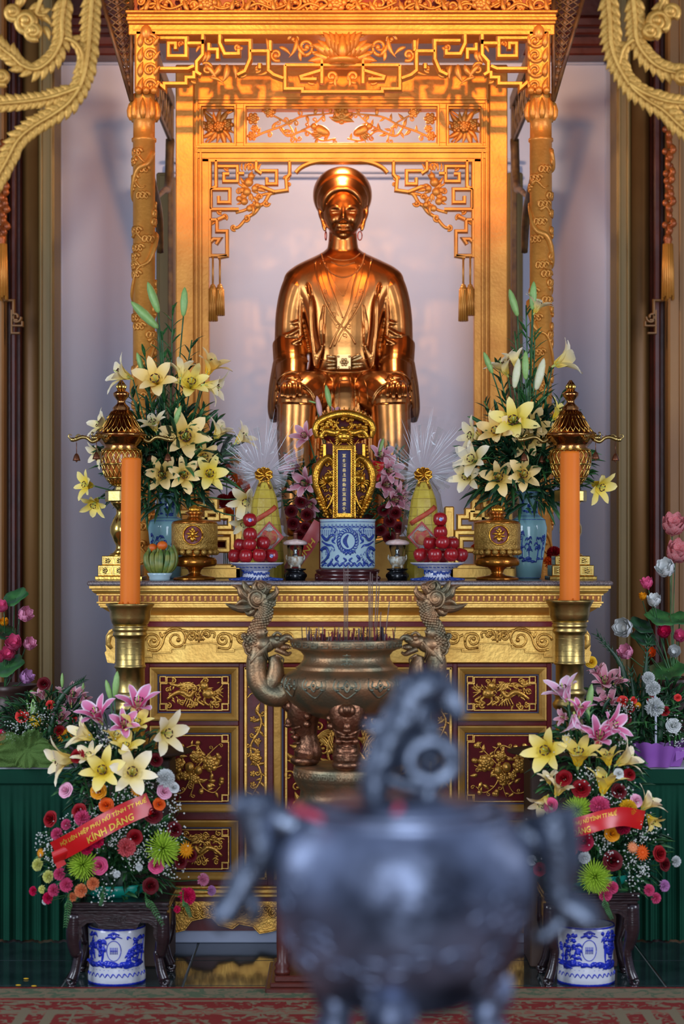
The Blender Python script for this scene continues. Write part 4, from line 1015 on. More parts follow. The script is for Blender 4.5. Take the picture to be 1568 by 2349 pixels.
# ---- two tall blue vases
for cx, Y, lab, rows in ((384, 0.62, 'tall pale blue porcelain vase painted with palms, behind the left gold urn', [(26,1328),(30,1325),(33,1290),(42,1240),(45,1210),(42,1195),(30,1188),(22,1184),(21,1160),(22,1142),(27,1134),(28,1131),(23,1133)]),
                      (1212, 0.62, 'tall pale blue porcelain vase painted with plants, behind the right gold urn', [(24,1328),(28,1325),(32,1290),(40,1240),(42,1210),(38,1192),(28,1184),(22,1178),(21,1158),(23,1140),(30,1130),(31,1127),(25,1130)])):
    pr, dz = stand_on(rows, Y); c0 = at(cx, Y); s = sp(Y)
    o = thing('porcelain_vase', lab, 'vase', c0, 'tall blue vases')
    part('body', MB().lathe(pr, (c0.x, c0.y, 0), 36), CELA, o)
    rnd = random.Random(cx); m = MB()
    foliage_paint(m, pr, c0, pr[2][1], pr[4][1], rnd, 5, 0.0075); foliage_paint(m, pr, c0, pr[7][1], pr[10][1]-0.01, rnd, 3, 0.006)
    for k in (1, 5, 6, 10): z = pr[k][1]; m.tube([on(pr, c0, a*2*pi/24, z, 0) for a in range(25)], 0.0018, 4)
    part('painted_plants', m, COB, o, kind='stuff')
# ---- lidded gold urns
for cx, lab in ((446, 'round gilded urn with a red medallion and lid, left of the altar middle'), (1140, 'round gilded urn with a red medallion and lid, right of the altar middle')):
    Y = 0.22; s = sp(Y); c0 = at(cx, Y); o = thing('gilded_urn', lab, 'urn', c0, 'gilded lidded urns')
    pr, dz = stand_on([(48,1333),(50,1330),(46,1326),(20,1322),(13,1318),(15,1310),(22,1304),(48,1300),(51,1296),(51,1288),(47,1282),(30,1279),(28,1276),(32,1270),(46,1262),(44,1256)], Y)
    part('foot', MB().lathe(pr, (c0.x, c0.y, 0), 36), mat('red_gold_lacquer', (190,128,44), (140,70,24), 0.22, 0.8, 20, 0.1), o)
    pr, _ = stand_on([(0, 1333)]+[(51,1264),(53,1262),(53,1254),(52,1252),(53,1250),(53,1204),(51,1202)], Y); pr = pr[1:]
    m = MB().lathe(pr, (c0.x, c0.y, 0), 40)
    for k in range(18):
        a = 2*pi*k/18; zc = pr[0][1]+0.002; m.ell((c0.x+49*s*cos(a), c0.y+49*s*sin(a), pr[0][1]-5*s), 8*s, 8*s, 7*s, 8, 5)
    part('body', m, mat('hammered_gilt', (206,166,84), (160,118,50), 0.36, 0.7, 60, 0.6, 160), o)
    pr2, _ = stand_on([(0,1333),(53,1204),(50,1199),(40,1196),(18,1192),(14,1186),(15,1183),(22,1178),(15,1175)], Y); pr2 = pr2[1:]
    m = MB().lathe(pr2, (c0.x, c0.y, 0), 36)
    part('lid', m, MATS['red_gold_lacquer'], o)
    m = MB(); z = pr2[-1][1]
    for k in range(9): a = 2*pi*k/9; m.ell((c0.x+9*s*cos(a), c0.y+9*s*sin(a), z+3*s), 6*s, 6*s, 8*s, 8, 6)
    m.ell((c0.x, c0.y, z+8*s), 8*s, 8*s, 7*s, 12, 8); part('lid_knob', m, SHINY, o)
    # medallion
    zc = TOPZ+(PZ(1230, Y)-PZ(1333, Y)); R_ = 53*s; yy = c0.y-R_
    def md(px, pz, k=0.0): x = px*s; return Vector((c0.x+x, c0.y-sqrt(max(0, R_*R_-x*x))-k, zc+pz*s))
    ms = MB(); n_ = 28; vs_ = [md(0, 0, .003)]+[md(23*cos(2*pi*i/n_), 23*sin(2*pi*i/n_), .003) for i in range(n_)]
    ms.add(vs_, [(0, i+1, (i+1) % n_+1) for i in range(n_)]); me_ = part('medallion', ms, mat('medallion_red', (110,24,20), None, 0.4), o)
    m = MB(); m.tube([md(22*cos(2*pi*i/n_), 22*sin(2*pi*i/n_), .005) for i in range(n_+1)], 2.2*s, 6)
    for k in range(8):
        a = 2*pi*k/8+0.39; m.tube([md(3*cos(a), 3*sin(a), .006), md(9*cos(a), 9*sin(a), .008), md(16*cos(a+.25), 16*sin(a+.25), .006)], [2*s, 3*s, 1.4*s], 6)
    for dy in (12, 2, -10): m.ell(md(0, dy, .008), 4*s, 3*s, 6*s, 8, 6)
    part('medallion_relief', m, SHINY, me_)
# ---- brass lanterns with dragon arms
for cx, lab, sx_ in ((278, 'tall polished brass lantern with pierced bowl and hanging bells, left end of the altar', -1), (1308, 'tall polished brass lantern with pierced bowl and hanging bells, right end of the altar', 1)):
    Y = 0.36; s = sp(Y); c0 = at(cx, Y); o = thing('brass_lantern', lab, 'lantern', c0, 'brass lanterns at both ends of the altar')
    Zp = lambda py: TOPZ+(PZ(py, Y)-PZ(1336, Y)); B4 = lambda h, y0, y1, mb: mb.cb(c0.x-h*s, c0.x+h*s, c0.y-h*s, c0.y+h*s, Zp(y1), Zp(y0), 0.003)
    m = MB(); B4(54, 1327, 1336, m); B4(48, 1302, 1327, m); B4(40, 1281, 1302, m); m.lathe([(30*s, Zp(1281)), (26*s, Zp(1277)), (20*s, Zp(1274))], (c0.x, c0.y, 0), 20)
    part('stepped_base', m, BRASS, o)
    m = MB()
    for hh, y0, y1, nn in ((48, 1305, 1324, 3), (40, 1284, 1300, 3)):
        for k in range(nn):
            xc = c0.x+(k-1)*hh*0.66*s; m.frame(xc-hh*.29*s, xc+hh*.29*s, Zp(y1), Zp(y0), c0.y-hh*s, [(0,0),(0,.003),(.004,.003),(.005,0)])
            for j in range(5): a = j*1.26; m.ell((xc+4*s*cos(a), c0.y-hh*s, (Zp(y0)+Zp(y1))/2+4*s*sin(a)), 3*s, 1.5*s, 3*s, 6, 5)
    part('base_relief', m, BRASSD, o)
    pr = [(r*s, Zp(y)) for r, y in [(22,1276),(14,1268),(12,1258),(18,1246),(26,1228),(26,1214),(18,1198),(11,1184),(12,1174),(20,1166),(24,1160),(24,1156)]]
    part('baluster', MB().lathe(pr, (c0.x, c0.y, 0), 28), BRASS, o)
    m = MB().lathe([(36*s, Zp(1157)), (37*s, Zp(1155)), (37*s, Zp(1134)), (36*s, Zp(1132)), (16*s, Zp(1130)), (14*s, Zp(1122)), (20*s, Zp(1118))], (c0.x, c0.y, 0), 8, smooth=False)
    part('collar', m, BRASSD, o)
    bp = [(18,1120),(30,1112),(40,1094),(46,1072),(48,1050),(44,1038)]; bpz = [(r*s, Zp(y)) for r, y in bp]
    part('amber_globe', MB().lathe([(r*s*0.82, Zp(y)) for r, y in bp], (c0.x, c0.y, 0), 24), mat('amber_glass', (226,140,60), (180,90,30), 0.15, 0, 30, spec=0.6), o)
    m = MB()
    for k in range(22):
        for d in (-1, 1):
            q = []
            for i in range(9): t = i/8; rr, zz = _interp([p[0] for p in bpz], t), _interp([p[1] for p in bpz], t); a = 2*pi*k/22+d*t*0.9; q.append((c0.x+rr*cos(a), c0.y+rr*sin(a), zz))
            m.tube(q, 1.5*s, 5)
    for i in (0, 0.3, 0.6, 1): rr, zz = _interp([p[0] for p in bpz], i), _interp([p[1] for p in bpz], i); m.tube([(c0.x+rr*cos(a*2*pi/28), c0.y+rr*sin(a*2*pi/28), zz) for a in range(29)], 2.2*s, 5)
    part('pierced_bowl', m, BRASS, o)
    pr = [(r*s, Zp(y)) for r, y in [(40,1040),(44,1038),(38,1032),(44,1024),(54,1012),(58,1006),(58,1002),(55,1001),(42,985),(30,962),(22,950),(19,946),(20,942),(10,932),(9,926),(12,922),(18,914),(19,908),(14,905),(9,902),(8,897)]]
    m = MB().lathe(pr, (c0.x, c0.y, 0), 36, wob=lambda a, z: 1+(0.04*cos(18*a) if z < Zp(1003) and z > Zp(1032) else 0))
    part('roof', m, mat('reddish_brass', (200,140,80), (170,110,60), 0.16, 1.0, 20, 0.1, 100), o)
    m = MB()
    for k in range(24):
        for d in (-1, 1): m.tube([(c0.x+r_*s*1.01*cos(2*pi*k/24+d*t), c0.y+r_*s*1.01*sin(2*pi*k/24+d*t), Zp(y)) for r_, y, t in ((53,999,0),(42,985,.15),(30,962,.3),(22,950,.4))], 0.8*s, 4)
    part('roof_lattice', m, BRASS, o)
    m = MB().ell((c0.x, c0.y, Zp(900)), 8*s, 8*s, 7*s, 14, 8)
    for k in range(7): a = 2*pi*k/7; m.tube([(c0.x+6*s*cos(a), c0.y+6*s*sin(a), Zp(903)), (c0.x+10*s*cos(a), c0.y+10*s*sin(a), Zp(893)), (c0.x+2*s*cos(a), c0.y+2*s*sin(a), Zp(878))], [3*s, 3.4*s, .5*s], 6)
    part('flame_finial', m, BRASS, o)
    for k, (dx, dy, dz) in enumerate(((-104, -20, 0), (112, -18, 0), (-48, -92, 0), (60, 80, 0))):
        if sx_ > 0: dx = -dx
        a = atan2(dy, dx); L = sqrt(dx*dx+dy*dy)
        def ap(t, h): return Vector((c0.x+cos(a)*t*s, c0.y+sin(a)*t*s, Zp(1014-h)))
        m = MB(); q = catmull([ap(52, 0), ap(66, -6), ap(78, 2), ap(90, 4), ap(L, -2)], 5); m.tube(q, [5*s, 4.4*s, 4*s, 4.5*s, 5*s], 7)
        m.ell(ap(L+4, -2), 8*s, 5*s, 5*s, 10, 7); m.tube(catmull([ap(L+8, 0), ap(L+14, 4), ap(L+12, 10), ap(L+6, 8)], 4), [2.4*s, 1*s], 5); m.tube(catmull([ap(L-2, 4), ap(L-8, 10), ap(L-14, 8)], 4), [2.4*s, .8*s], 5)
        for j in range(5): m.tube([ap(58+j*8, 2), ap(56+j*8, 10)], [2*s, .4*s], 5)
        arm = part('dragon_arm', m, BRASSD, o)
        m = MB(); cc_ = ap(L-4, -8); zb = Zp(1048)
        m.tube([cc_, Vector((cc_.x, cc_.y, zb))], 0.9*s, 5); m.lathe([(9*s, zb-16*s), (8*s, zb-12*s), (6*s, zb-5*s), (3*s, zb), (.5*s, zb+1*s)], (cc_.x, cc_.y, 0), 12); m.ell((cc_.x, cc_.y, zb-17*s), 2.4*s, 2.4*s, 2.4*s, 6, 5)
        part('bell', m, mat('brown_bronze', (120,74,50), None, 0.35, 0.8), arm)
# ---- blue and white central censer on a red stand
Y = 0.10; s = sp(Y); cx = 797; c0 = at(cx, Y)
m = MB().lathe([(74*s, TOPZ), (76*s, TOPZ+4*s), (74*s, TOPZ+9*s), (66*s, TOPZ+12*s), (72*s, TOPZ+18*s), (74*s, TOPZ+24*s), (66*s, TOPZ+27*s), (20*s, TOPZ+28*s)], (c0.x, c0.y, 0), 40)
for k in range(5): a = 2*pi*k/5-pi/2; m.ell((c0.x+70*s*cos(a), c0.y+70*s*sin(a), TOPZ+6*s), 9*s, 9*s, 6*s, 10, 6)
solo('censer_stand', m, mat('maroon_wood', (70,22,24), (44,14,16), 0.25, 0, 12, coat=.4), 'low round maroon wooden stand under the blue and white censer', 'stand', base=c0)
zb = TOPZ+28*s; pr = [(60*s, zb), (62.5*s, zb+2*s), (63*s, zb+4*s), (63*s, zb+108*s), (64.5*s, zb+110*s), (64.5*s, zb+112*s), (60*s, zb+112*s), (59*s, zb+92*s), (2*s, zb+90*s)]
o = thing('porcelain_censer', 'blue and white cylindrical censer with dragons and a flaming disc, in the altar centre', 'censer', (c0.x, c0.y, zb))
part('body', MB().lathe(pr, (c0.x, c0.y, 0), 48), PORC, o); pc = pr[1:5]
m = MB(); rnd = random.Random(2)
for z in (6, 92, 94, 106): m.tube([on(pc, c0, a*2*pi/40, zb+z*s, 0) for a in range(41)], 0.9*s, 4)
def CP(u, v): return (math.asin(max(-.999, min(.999, u/63))), zb+(1302-v)*s)    # photo offsets on the front of the drum
for k in range(14):
    u = -58+k*9; a0_, z_ = CP(u, 1203); 
    brush(m, pc, c0, [CP(u-3, 1201), CP(u-3, 1206), CP(u+3, 1206), CP(u+3, 1201)], 1.6*s, 2)
q = [CP(22*cos(t)*.8, 1240-20*sin(t)) for t in [i*2*pi/24 for i in range(25)]]; 
for (a1, z1), (a2, z2) in zip(q, q[1:]): brush(m, pc, c0, [(a1, z1), ((a1+a2)/2, (z1+z2)/2), (a2, z2)], 3.4*s, 1)
for k in range(22): t = k*2*pi/22; brush(m, pc, c0, [CP(19*cos(t), 1240-22*sin(t)), CP(23*cos(t+.15), 1240-27*sin(t+.15)), CP(25*cos(t+.4), 1240-31*sin(t+.4))], 3*s, 2)
for i in range(14): t = i/13; brush(m, pc, c0, [CP(-2-9*sin(pi*t), 1226+28*t), CP(2-4*sin(pi*t), 1227+26*t)], 3.4*s, 2)
for sx in (-1, 1):
    for pts, w in (([(58,1225),(48,1236),(40,1228),(32,1226),(28,1232)],9), ([(60,1262),(50,1256),(44,1268),(50,1282),(60,1290)],10), ([(28,1232),(34,1240),(28,1246)],5), ([(30,1222),(26,1214),(32,1210)],3), ([(36,1220),(36,1210),(44,1208)],3), ([(58,1240),(46,1248),(36,1250),(30,1256)],5), ([(20,1272),(26,1280),(20,1288)],6),([(34,1280),(38,1290),(34,1294)],5),([(56,1212),(50,1206)],4),([(10,1278),(4,1284),(12,1290)],4)):
        brush(m, pc, c0, [CP(sx*a, b_) for a, b_ in pts], w*s, 5)
    for k in range(11): brush(m, pc, c0, [CP(sx*(60-k*4.2), 1228), CP(sx*(60-k*4.2+1), 1214)], 1.8*s, 2)
    for k in range(26): u, v = rnd.uniform(30, 60), rnd.uniform(1256, 1292); brush(m, pc, c0, [CP(sx*u, v), CP(sx*(u-2), v+3), CP(sx*(u+2), v+4)], 1.6*s, 2)
for k in range(9): brush(m, pc, c0, [CP(-58+k*13, 1298), CP(-50+k*13, 1290), CP(-44+k*13, 1298)], 4.5*s, 3)
for k in range(5): brush(m, pc, c0, [CP(-10+k*5, 1268+k % 2*4), CP(-6+k*5, 1262), CP(-2+k*5, 1268)], 4*s, 3)
part('painted_dragons', m, COB, o, kind='stuff')
# ---- ancestral tablet in its dragon throne
Y = 0.45; s = sp(Y); c0 = at(789, Y); Q = lambda x, y, d=0: Vector((PX(x, Y), Y+d*s, TOPZ+(PZ(y, Y)-PZ(1335, Y))))
RL = mat('crimson_lacquer', (110,16,20), (80,10,14), 0.5, 0, 8, spec=.25)
o = thing('tablet_throne', 'carved red and gold dragon throne holding the tablet, behind the blue and white censer', 'shrine', c0)
m = MB(); m.cb(Q(722,0).x, Q(856,0).x, Y-30*s, Y+34*s, TOPZ, TOPZ+14*s, .004); m.cb(Q(732,0).x, Q(846,0).x, Y-24*s, Y+28*s, TOPZ+14*s, Q(0,1195).z, .004); part('base', m, RL, o)
m = MB(); q = []
out_ = [(748,1195),(736,1160),(724,1130),(718,1095),(724,1065),(738,1040),(742,1022),(838,1022),(842,1040),(854,1065),(860,1095),(854,1130),(842,1160),(830,1195)]
pp = [Q(a, c_) for a, c_ in out_]; n_ = len(pp); m.add([(p.x, Y+10*s, p.z) for p in pp]+[(p.x, Y+20*s, p.z) for p in pp], [tuple(reversed(range(n_))), tuple(range(n_, 2*n_))]+[(i, (i+1) % n_, n_+(i+1) % n_, n_+i) for i in range(n_)])
m.ell(Q(789,990,14), 62*s, 10*s, 34*s, 24, 12); part('back_board', m, RL, o)
rnd = random.Random(9)
for sx in (-1, 1):
    X = lambda x: 789+sx*(789-x)*-1 if sx < 0 else 789+(789-x); X = (lambda x: x) if sx < 0 else (lambda x: 1578-x)
    m = MB(); body_ = [(754,1188),(742,1160),(728,1128),(724,1096),(734,1070),(752,1056),(764,1064),(766,1078)]
    qq = catmull([Q(X(a), c_, 2) for a, c_ in body_], 6); m.tube(qq, [v*s for v in (5,8,9,10,9,8,7)], 10)
    for i in range(2, len(qq)-2, 1): m.ell(qq[i]+Vector((0, -7*s, 0)), 4*s, 3*s, 3*s, 6, 4)
    m.ell(Q(X(752), 1104, -6), 12*s, 11*s, 11*s, 12, 8); m.tube([Q(X(752),1104,-10), Q(X(764),1100,-14), Q(X(774),1108,-12)], [8*s, 6*s, 3*s], 8)
    for k in range(14): a = rnd.uniform(0, 6.28); m.tube([Q(X(750),1110,-6), Q(X(750)+14*cos(a), 1112+13*sin(a), -10), Q(X(750)+22*cos(a+.3), 1114+22*sin(a+.3), -6)], [3.4*s, 2.6*s, .6*s], 5)
    m.tube(catmull([Q(X(a), c_, -8) for a, c_ in ((764,1108),(774,1100),(776,1120),(766,1140),(758,1160),(748,1176))], 5), [3*s, 4*s, 5*s, 2*s], 7)
    for k in range(7): m.ell(Q(X(728+k*4), 1150+k*7, -4), 5*s, 4*s, 5*s, 8, 6)
    for k in range(34):
        xx = rnd.uniform(742, 768); yy = rnd.uniform(1040, 1190); r_ = rnd.uniform(4, 8); a = rnd.uniform(0, 6.28); q_ = [Q(X(xx+r_*(1-.7*t)*cos(a+6*t)), yy+r_*(1-.7*t)*sin(a+6*t), 3) for t in [i/8 for i in range(9)]]; m.tube(q_, [2.4*s, 1.4*s], 5)
    for k in range(8): m.ell(Q(X(738-k*1.2 if k < 5 else 730), 1030+k*8, 2), 4*s, 4*s, 4*s, 8, 6)
    m.cb(Q(X(744),0).x-4*s, Q(X(744),0).x+4*s, Y-2*s, Y+10*s, Q(0,1060).z, Q(0,1024).z, .002)
    part('side_dragon', m, SHINY, o)
m = MB()
qq = catmull([Q(a, c_, -2) for a, c_ in ((728,1010),(724,990),(734,972),(760,960),(789,955),(818,960),(844,972),(854,990),(850,1010))], 7); m.tube(qq, [v*s for v in (6,9,10,10,11,10,10,9,6)], 10)
qq = catmull([Q(a, c_, -10) for a, c_ in ((734,1012),(748,996),(768,1000),(789,992),(810,1000),(830,996),(844,1012))], 6); m.tube(qq, [v*s for v in (5,9,9,7,9,9,5)], 10)
for k in range(15): t = k/14*pi; m.tube([Q(789-46*cos(t), 968-14*sin(t), -4), Q(789-52*cos(t), 958-18*sin(t), -4)], [4*s, .6*s], 5)
for k in range(90): u = rnd.uniform(-54, 54); m.ell(Q(789+u, 975+rnd.uniform(-12, 26)+abs(u)*.2, -12), 5*s, 4*s, 4*s, 7, 5)
part('crest_dragon', m, SHINY, o)
m = MB(); m.ell(Q(789, 1008, -16), 17*s, 12*s, 15*s, 16, 10); m.ell(Q(789, 1016, -26), 9*s, 6*s, 6*s, 12, 8)
for sx in (-1, 1):
    m.ell(Q(789+sx*8, 1002, -25), 4*s, 4*s, 4*s, 8, 6); m.tube(catmull([Q(789+sx*8, 996, -18), Q(789+sx*18, 980, -16), Q(789+sx*14, 966, -12)], 4), [3*s, 1*s], 6)
    m.tube(catmull([Q(789+sx*6, 1022, -22), Q(789+sx*20, 1030, -20), Q(789+sx*34, 1014, -16)], 5), [2.2*s, .8*s], 6)
    for k in range(6): m.tube([Q(789+sx*12, 1004+k*3, -18), Q(789+sx*24, 998+k*7, -14)], [3.4*s, .6*s], 5)
part('dragon_head', m, SHINY, o)
for k in range(3): pass
tb_ = thing('spirit_tablet', 'tall narrow blue tablet with gold characters and gold border, inside the dragon throne', 'tablet', (c0.x, Y-22*s, Q(0,1195).z))
m = MB(); m.frame(Q(763,0).x, Q(815,0).x, Q(0,1195).z, Q(0,1028).z, Y-18*s, [(0,0),(0,7*s),(3*s,8*s),(11*s,8*s),(12*s,3*s)])
for k in range(60): 
    yy = 1034+k*2.7; m.ell(Q(769 if k % 2 else 809, yy, -26), 4*s, 1.6*s, 3*s, 6, 4)
for k in range(10): m.ell(Q(768+k*4.6, 1034, -26), 3.4*s, 1.6*s, 3*s, 6, 4)
part('border', m, SHINY, tb_)
part('board', MB().cb(Q(764,0).x, Q(814,0).x, Y-20*s, Y-8*s, Q(0,1195).z, Q(0,1030).z, .001), mat('slate_blue_lacquer', (66,64,104), (50,48,84), 0.6, 0, 12, spec=.2), tb_)
m = MB(); rnd = random.Random(77)
for k in range(13):
    zc = Q(0, 1052+k*11, 0).z; xc = Q(789,0).x
    for j in range(4): dz = (j-1.5)*2.1*s; w_ = rnd.uniform(2.2, 4.4)*s; m.bx(xc-w_, xc+w_, Y-21*s, Y-20*s, zc+dz-.45*s, zc+dz+.45*s)
    for j in range(2): dx = rnd.choice((-2.4, 0, 2.4))*s; m.bx(xc+dx-.5*s, xc+dx+.5*s, Y-21*s, Y-20*s, zc-4*s, zc+4*s)
part('characters', m, mat('gold_writing', (230,200,130), None, 0.4, 0.3), tb_, kind='stuff')
# ---- glass oil lamps
GLASS = mat('clear_glass', (235,240,240), None, 0.03, 0, trans=1.0)
GLASS.node_tree.nodes['Principled BSDF'].inputs['IOR'].default_value = 1.15
for cx, lab in ((677, 'small oil lamp with glass chimney on a black stand, left of the blue censer'), (911, 'small oil lamp with glass chimney on a black stand, right of the blue censer')):
    Y = 0.12; s = sp(Y); c0 = at(cx, Y); o = thing('oil_lamp', lab, 'lamp', c0, 'porcelain oil lamps'); Zp = lambda py: TOPZ+(PZ(py, Y)-PZ(1335, Y)); C3 = (c0.x, c0.y, 0)
    m = MB().lathe([(r*s, Zp(y)) for r, y in [(22,1335),(24,1330),(25,1322),(22,1316),(18,1313),(24,1311),(25,1308),(10,1307)]], C3, 26)
    for k in range(6): a = k*pi/3; m.ell((c0.x+20*s*cos(a), c0.y+20*s*sin(a), Zp(1324)), 7*s, 7*s, 7*s, 8, 6)
    part('black_stand', m, mat('black_lacquer', (16,18,20), None, 0.12), o)
    m = MB().lathe([(r*s, Zp(y)) for r, y in [(10,1304),(16,1298),(20,1288),(18,1283),(19,1280),(15,1281)]], C3, 26)
    for k in range(4): a = k*pi/2+pi/4; m.tube([(c0.x+12*s*cos(a), c0.y+12*s*sin(a), Zp(1299)), (c0.x+15*s*cos(a), c0.y+15*s*sin(a), Zp(1307))], [4*s, 2.4*s], 7)
    for sx in (-1, 1): m.tube(catmull([(c0.x+sx*17*s, c0.y, Zp(1290)), (c0.x+sx*21*s, c0.y, Zp(1284)), (c0.x+sx*20*s, c0.y, Zp(1276))], 4), [2.4*s, 1.4*s], 6)
    part('porcelain_bowl', m, mat('ivory_porcelain', (206,206,190), (170,150,120), 0.15, 0, 60, contrast=.1), o)
    part('burner', MB().lathe([(r*s, Zp(y)) for r, y in [(8,1281),(7,1277),(4,1275),(5,1270),(5,1264),(3,1262),(2,1256)]], C3, 14), mat('steel', (170,170,165), None, 0.15, 1), o)
    part('glass_chimney', MB().lathe([(r*s, Zp(y)) for r, y in [(13,1280),(16,1270),(19,1258),(19,1252),(18,1252),(15,1270),(12,1280)]], C3, 24, cap=False), GLASS, o)
    part('cap', MB().lathe([(r*s, Zp(y)) for r, y in [(24,1254),(28,1251),(27,1247),(20,1243),(7,1241),(5,1240)]], C3, 30), mat('pink_white_porcelain', (226,212,206), (206,170,160), 0.2, 0, 40, contrast=.2), o)
    part('vent', MB().lathe([(r*s, Zp(y)) for r, y in [(5,1241),(5,1228),(6,1226),(4,1226),(4,1240)]], C3, 14), mat('copper_vent', (150,100,84), None, 0.3, .8), o)
# ---- footed plates with apples
def dish(cx, Y, lab, w=62):
    s = sp(Y); c0 = at(cx, Y); o = thing('footed_dish', lab, 'dish', c0, 'footed blue and white dishes'); Zp = lambda py: TOPZ+(PZ(py, Y)-PZ(1334, Y))
    pr = [(r*s, Zp(y)) for r, y in [(38,1334),(40,1331),(32,1326),(29,1320),(28,1312),(36,1306),(w-8,1298),(w,1294),(w+1,1292),(w-4,1293),(w-14,1297),(4,1299)]]
    part('body', MB().lathe(pr, (c0.x, c0.y, 0), 40), PORCW, o); m = MB(); rnd = random.Random(cx); pf = pr[1:8]
    for k in range(26): a = 2*pi*k/26; z = Zp(1318+rnd.uniform(-4, 4)); brush(m, pf, c0, [(a-.12, z), (a, z+4*s), (a+.12, z-2*s)], 4.6*s, 3)
    for k in range(30): a = 2*pi*k/30; brush(m, pf, c0, [(a-.05, Zp(1331)), (a+.05, Zp(1326))], 5*s, 2); brush(m, pf, c0, [(a-.06, Zp(1302)), (a+.06, Zp(1303))], 4*s, 2)
    for z in (1296, 1309, 1332): m.tube([on(pf, c0, a*2*pi/30, Zp(z), 0) for a in range(31)], 1.1*s, 4)
    part('painted_pattern', m, COB, o, kind='stuff'); return Zp(1298)
DY = 0.0
zL = dish(587, DY, 'blue and white footed dish under the left pile of apples'); zR = dish(1003, DY, 'blue and white footed dish under the right pile of apples')
dish(650, 0.35, 'dark blue footed dish behind the left lamp, mostly hidden', 40) if False else None
APM = mat('red_apple_skin', (176,26,30), (120,14,24), 0.22, 0, 9, spec=0.6); s = sp(DY)
am = MB(); am.lathe([(0.004, 0.86*1), (0.25, 0.93), (0.6, 0.92), (0.9, 0.62), (1.0, 0.15), (0.97, -0.3), (0.75, -0.75), (0.4, -0.93), (0.15, -0.9), (0.004, -0.82)][::-1], (0,0,0), 24, cap=False)
apple_me = am.mesh('apple_skin', APM); am = MB().tube([(0,0,.82),(.03,0,1.0),(.1,.02,1.2)], [.05,.04,.06], 6); stem_me = am.mesh('apple_stem', mat('twig_brown', (70,50,30), None, .8))
stk_me = MB().lathe([(0.001, 0.012), (0.26, 0.012), (0.28, 0), ], (0,0,0), 14).mesh('sticker', mat('sticker_white', (200,206,226), (60,90,180), .5, 0, 6, contrast=.05))
def apple(cx, py, Y, lab, stick=False, r=16, zmin=None):
    s_ = sp(Y); o = thing('apple', lab, 'apple', (PX(cx, Y), Y, TOPZ+(PZ(py, Y)-PZ(1334, Y))), 'red apples piled on the dishes')
    o.rotation_euler = (random.uniform(-.3,.3), random.uniform(-.3,.3), random.random()*6)
    k = r*s_
    for n_, me in (('skin', apple_me), ('stem', stem_me)):
        c_ = bpy.data.objects.new(n_, me); COL.objects.link(c_); c_.parent = o; c_.scale = (k, k, k)
    if stick:
        d = o.rotation_euler.to_matrix().inverted() @ Vector((0.05, -1, 0.0)); d.normalize(); c_ = bpy.data.objects.new('sticker', stk_me); COL.objects.link(c_); c_.parent = o
        c_.location = d*k*0.995; c_.rotation_euler = d.to_track_quat('Z', 'Y').to_euler(); c_.scale = (k, k, k)
for (x, y, d, lab, stk) in [
    (573,1195,-.02,'top apple of the left pile, with a stem leaf and a sticker',True),(573,1228,-.02,'second apple from the top of the left pile',False),(572,1251,-.05,'middle front apple of the left pile, just under the second',False),
    (603,1248,0,'apple at mid height on the right of the left pile',False),(551,1253,0,'small looking apple at mid height on the left of the left pile',False),(538,1277,-.02,'bottom leftmost apple of the left pile',False),
    (564,1277,-.07,'bottom front apple second from left of the left pile',False),(594,1275,-.07,'bottom front apple third from left of the left pile',False),(622,1277,-.02,'bottom rightmost apple of the left pile, with a sticker',True),
    (560,1277,.07,'hidden rear left apple of the left pile',False),(600,1277,.07,'hidden rear right apple of the left pile',False),
    (1009,1193,-.02,'top apple of the right pile, with a stem leaf and a sticker',True),(1010,1223,-.02,'second apple from the top of the right pile',False),(1014,1246,-.05,'middle front apple of the right pile, just under the second',False),
    (1037,1249,0,'apple at mid height on the right of the right pile',False),(986,1248,0,'orange tinged apple at mid height on the left of the right pile',False),(964,1275,-.02,'bottom leftmost apple of the right pile',False),
    (997,1275,-.07,'bottom front apple second from left of the right pile',False),(1034,1274,-.07,'bottom front apple third from left of the right pile',False),(1057,1275,-.02,'bottom rightmost apple of the right pile',False),
    (980,1277,.07,'hidden rear left apple of the right pile',False),(1015,1277,.07,'hidden rear right apple of the right pile',False)]:
    apple(x, y, DY+d, lab, stk)
# ---- wrapped cone cakes in cellophane
CEL = mat('cellophane', (235,238,240), None, 0.06, 0, spec=0.8)
nt = CEL.node_tree; pb = nt.nodes['Principled BSDF']; tr = nt.nodes.new('ShaderNodeBsdfTransparent'); mx = nt.nodes.new('ShaderNodeMixShader'); fr_ = nt.nodes.new('ShaderNodeFresnel'); fr_.inputs[0].default_value = 1.5
mm = nt.nodes.new('ShaderNodeMath'); mm.operation = 'MULTIPLY_ADD'; mm.inputs[1].default_value = 0.45; mm.inputs[2].default_value = 0.01; nt.links.new(fr_.outputs[0], mm.inputs[0])
nt.links.new(mm.outputs[0], mx.inputs[0]); nt.links.new(tr.outputs[0], mx.inputs[1]); nt.links.new(pb.outputs[0], mx.inputs[2]); nt.links.new(mx.outputs[0], nt.nodes['Material Output'].inputs[0]); pb.inputs['Metallic'].default_value = 0.0; pb.inputs['Base Color'].default_value = (.35, .36, .36, 1)
YEL = mat('yellow_paper_wrap', (206,184,60), (178,150,40), 0.35, 0, 20, 0.3, 40)
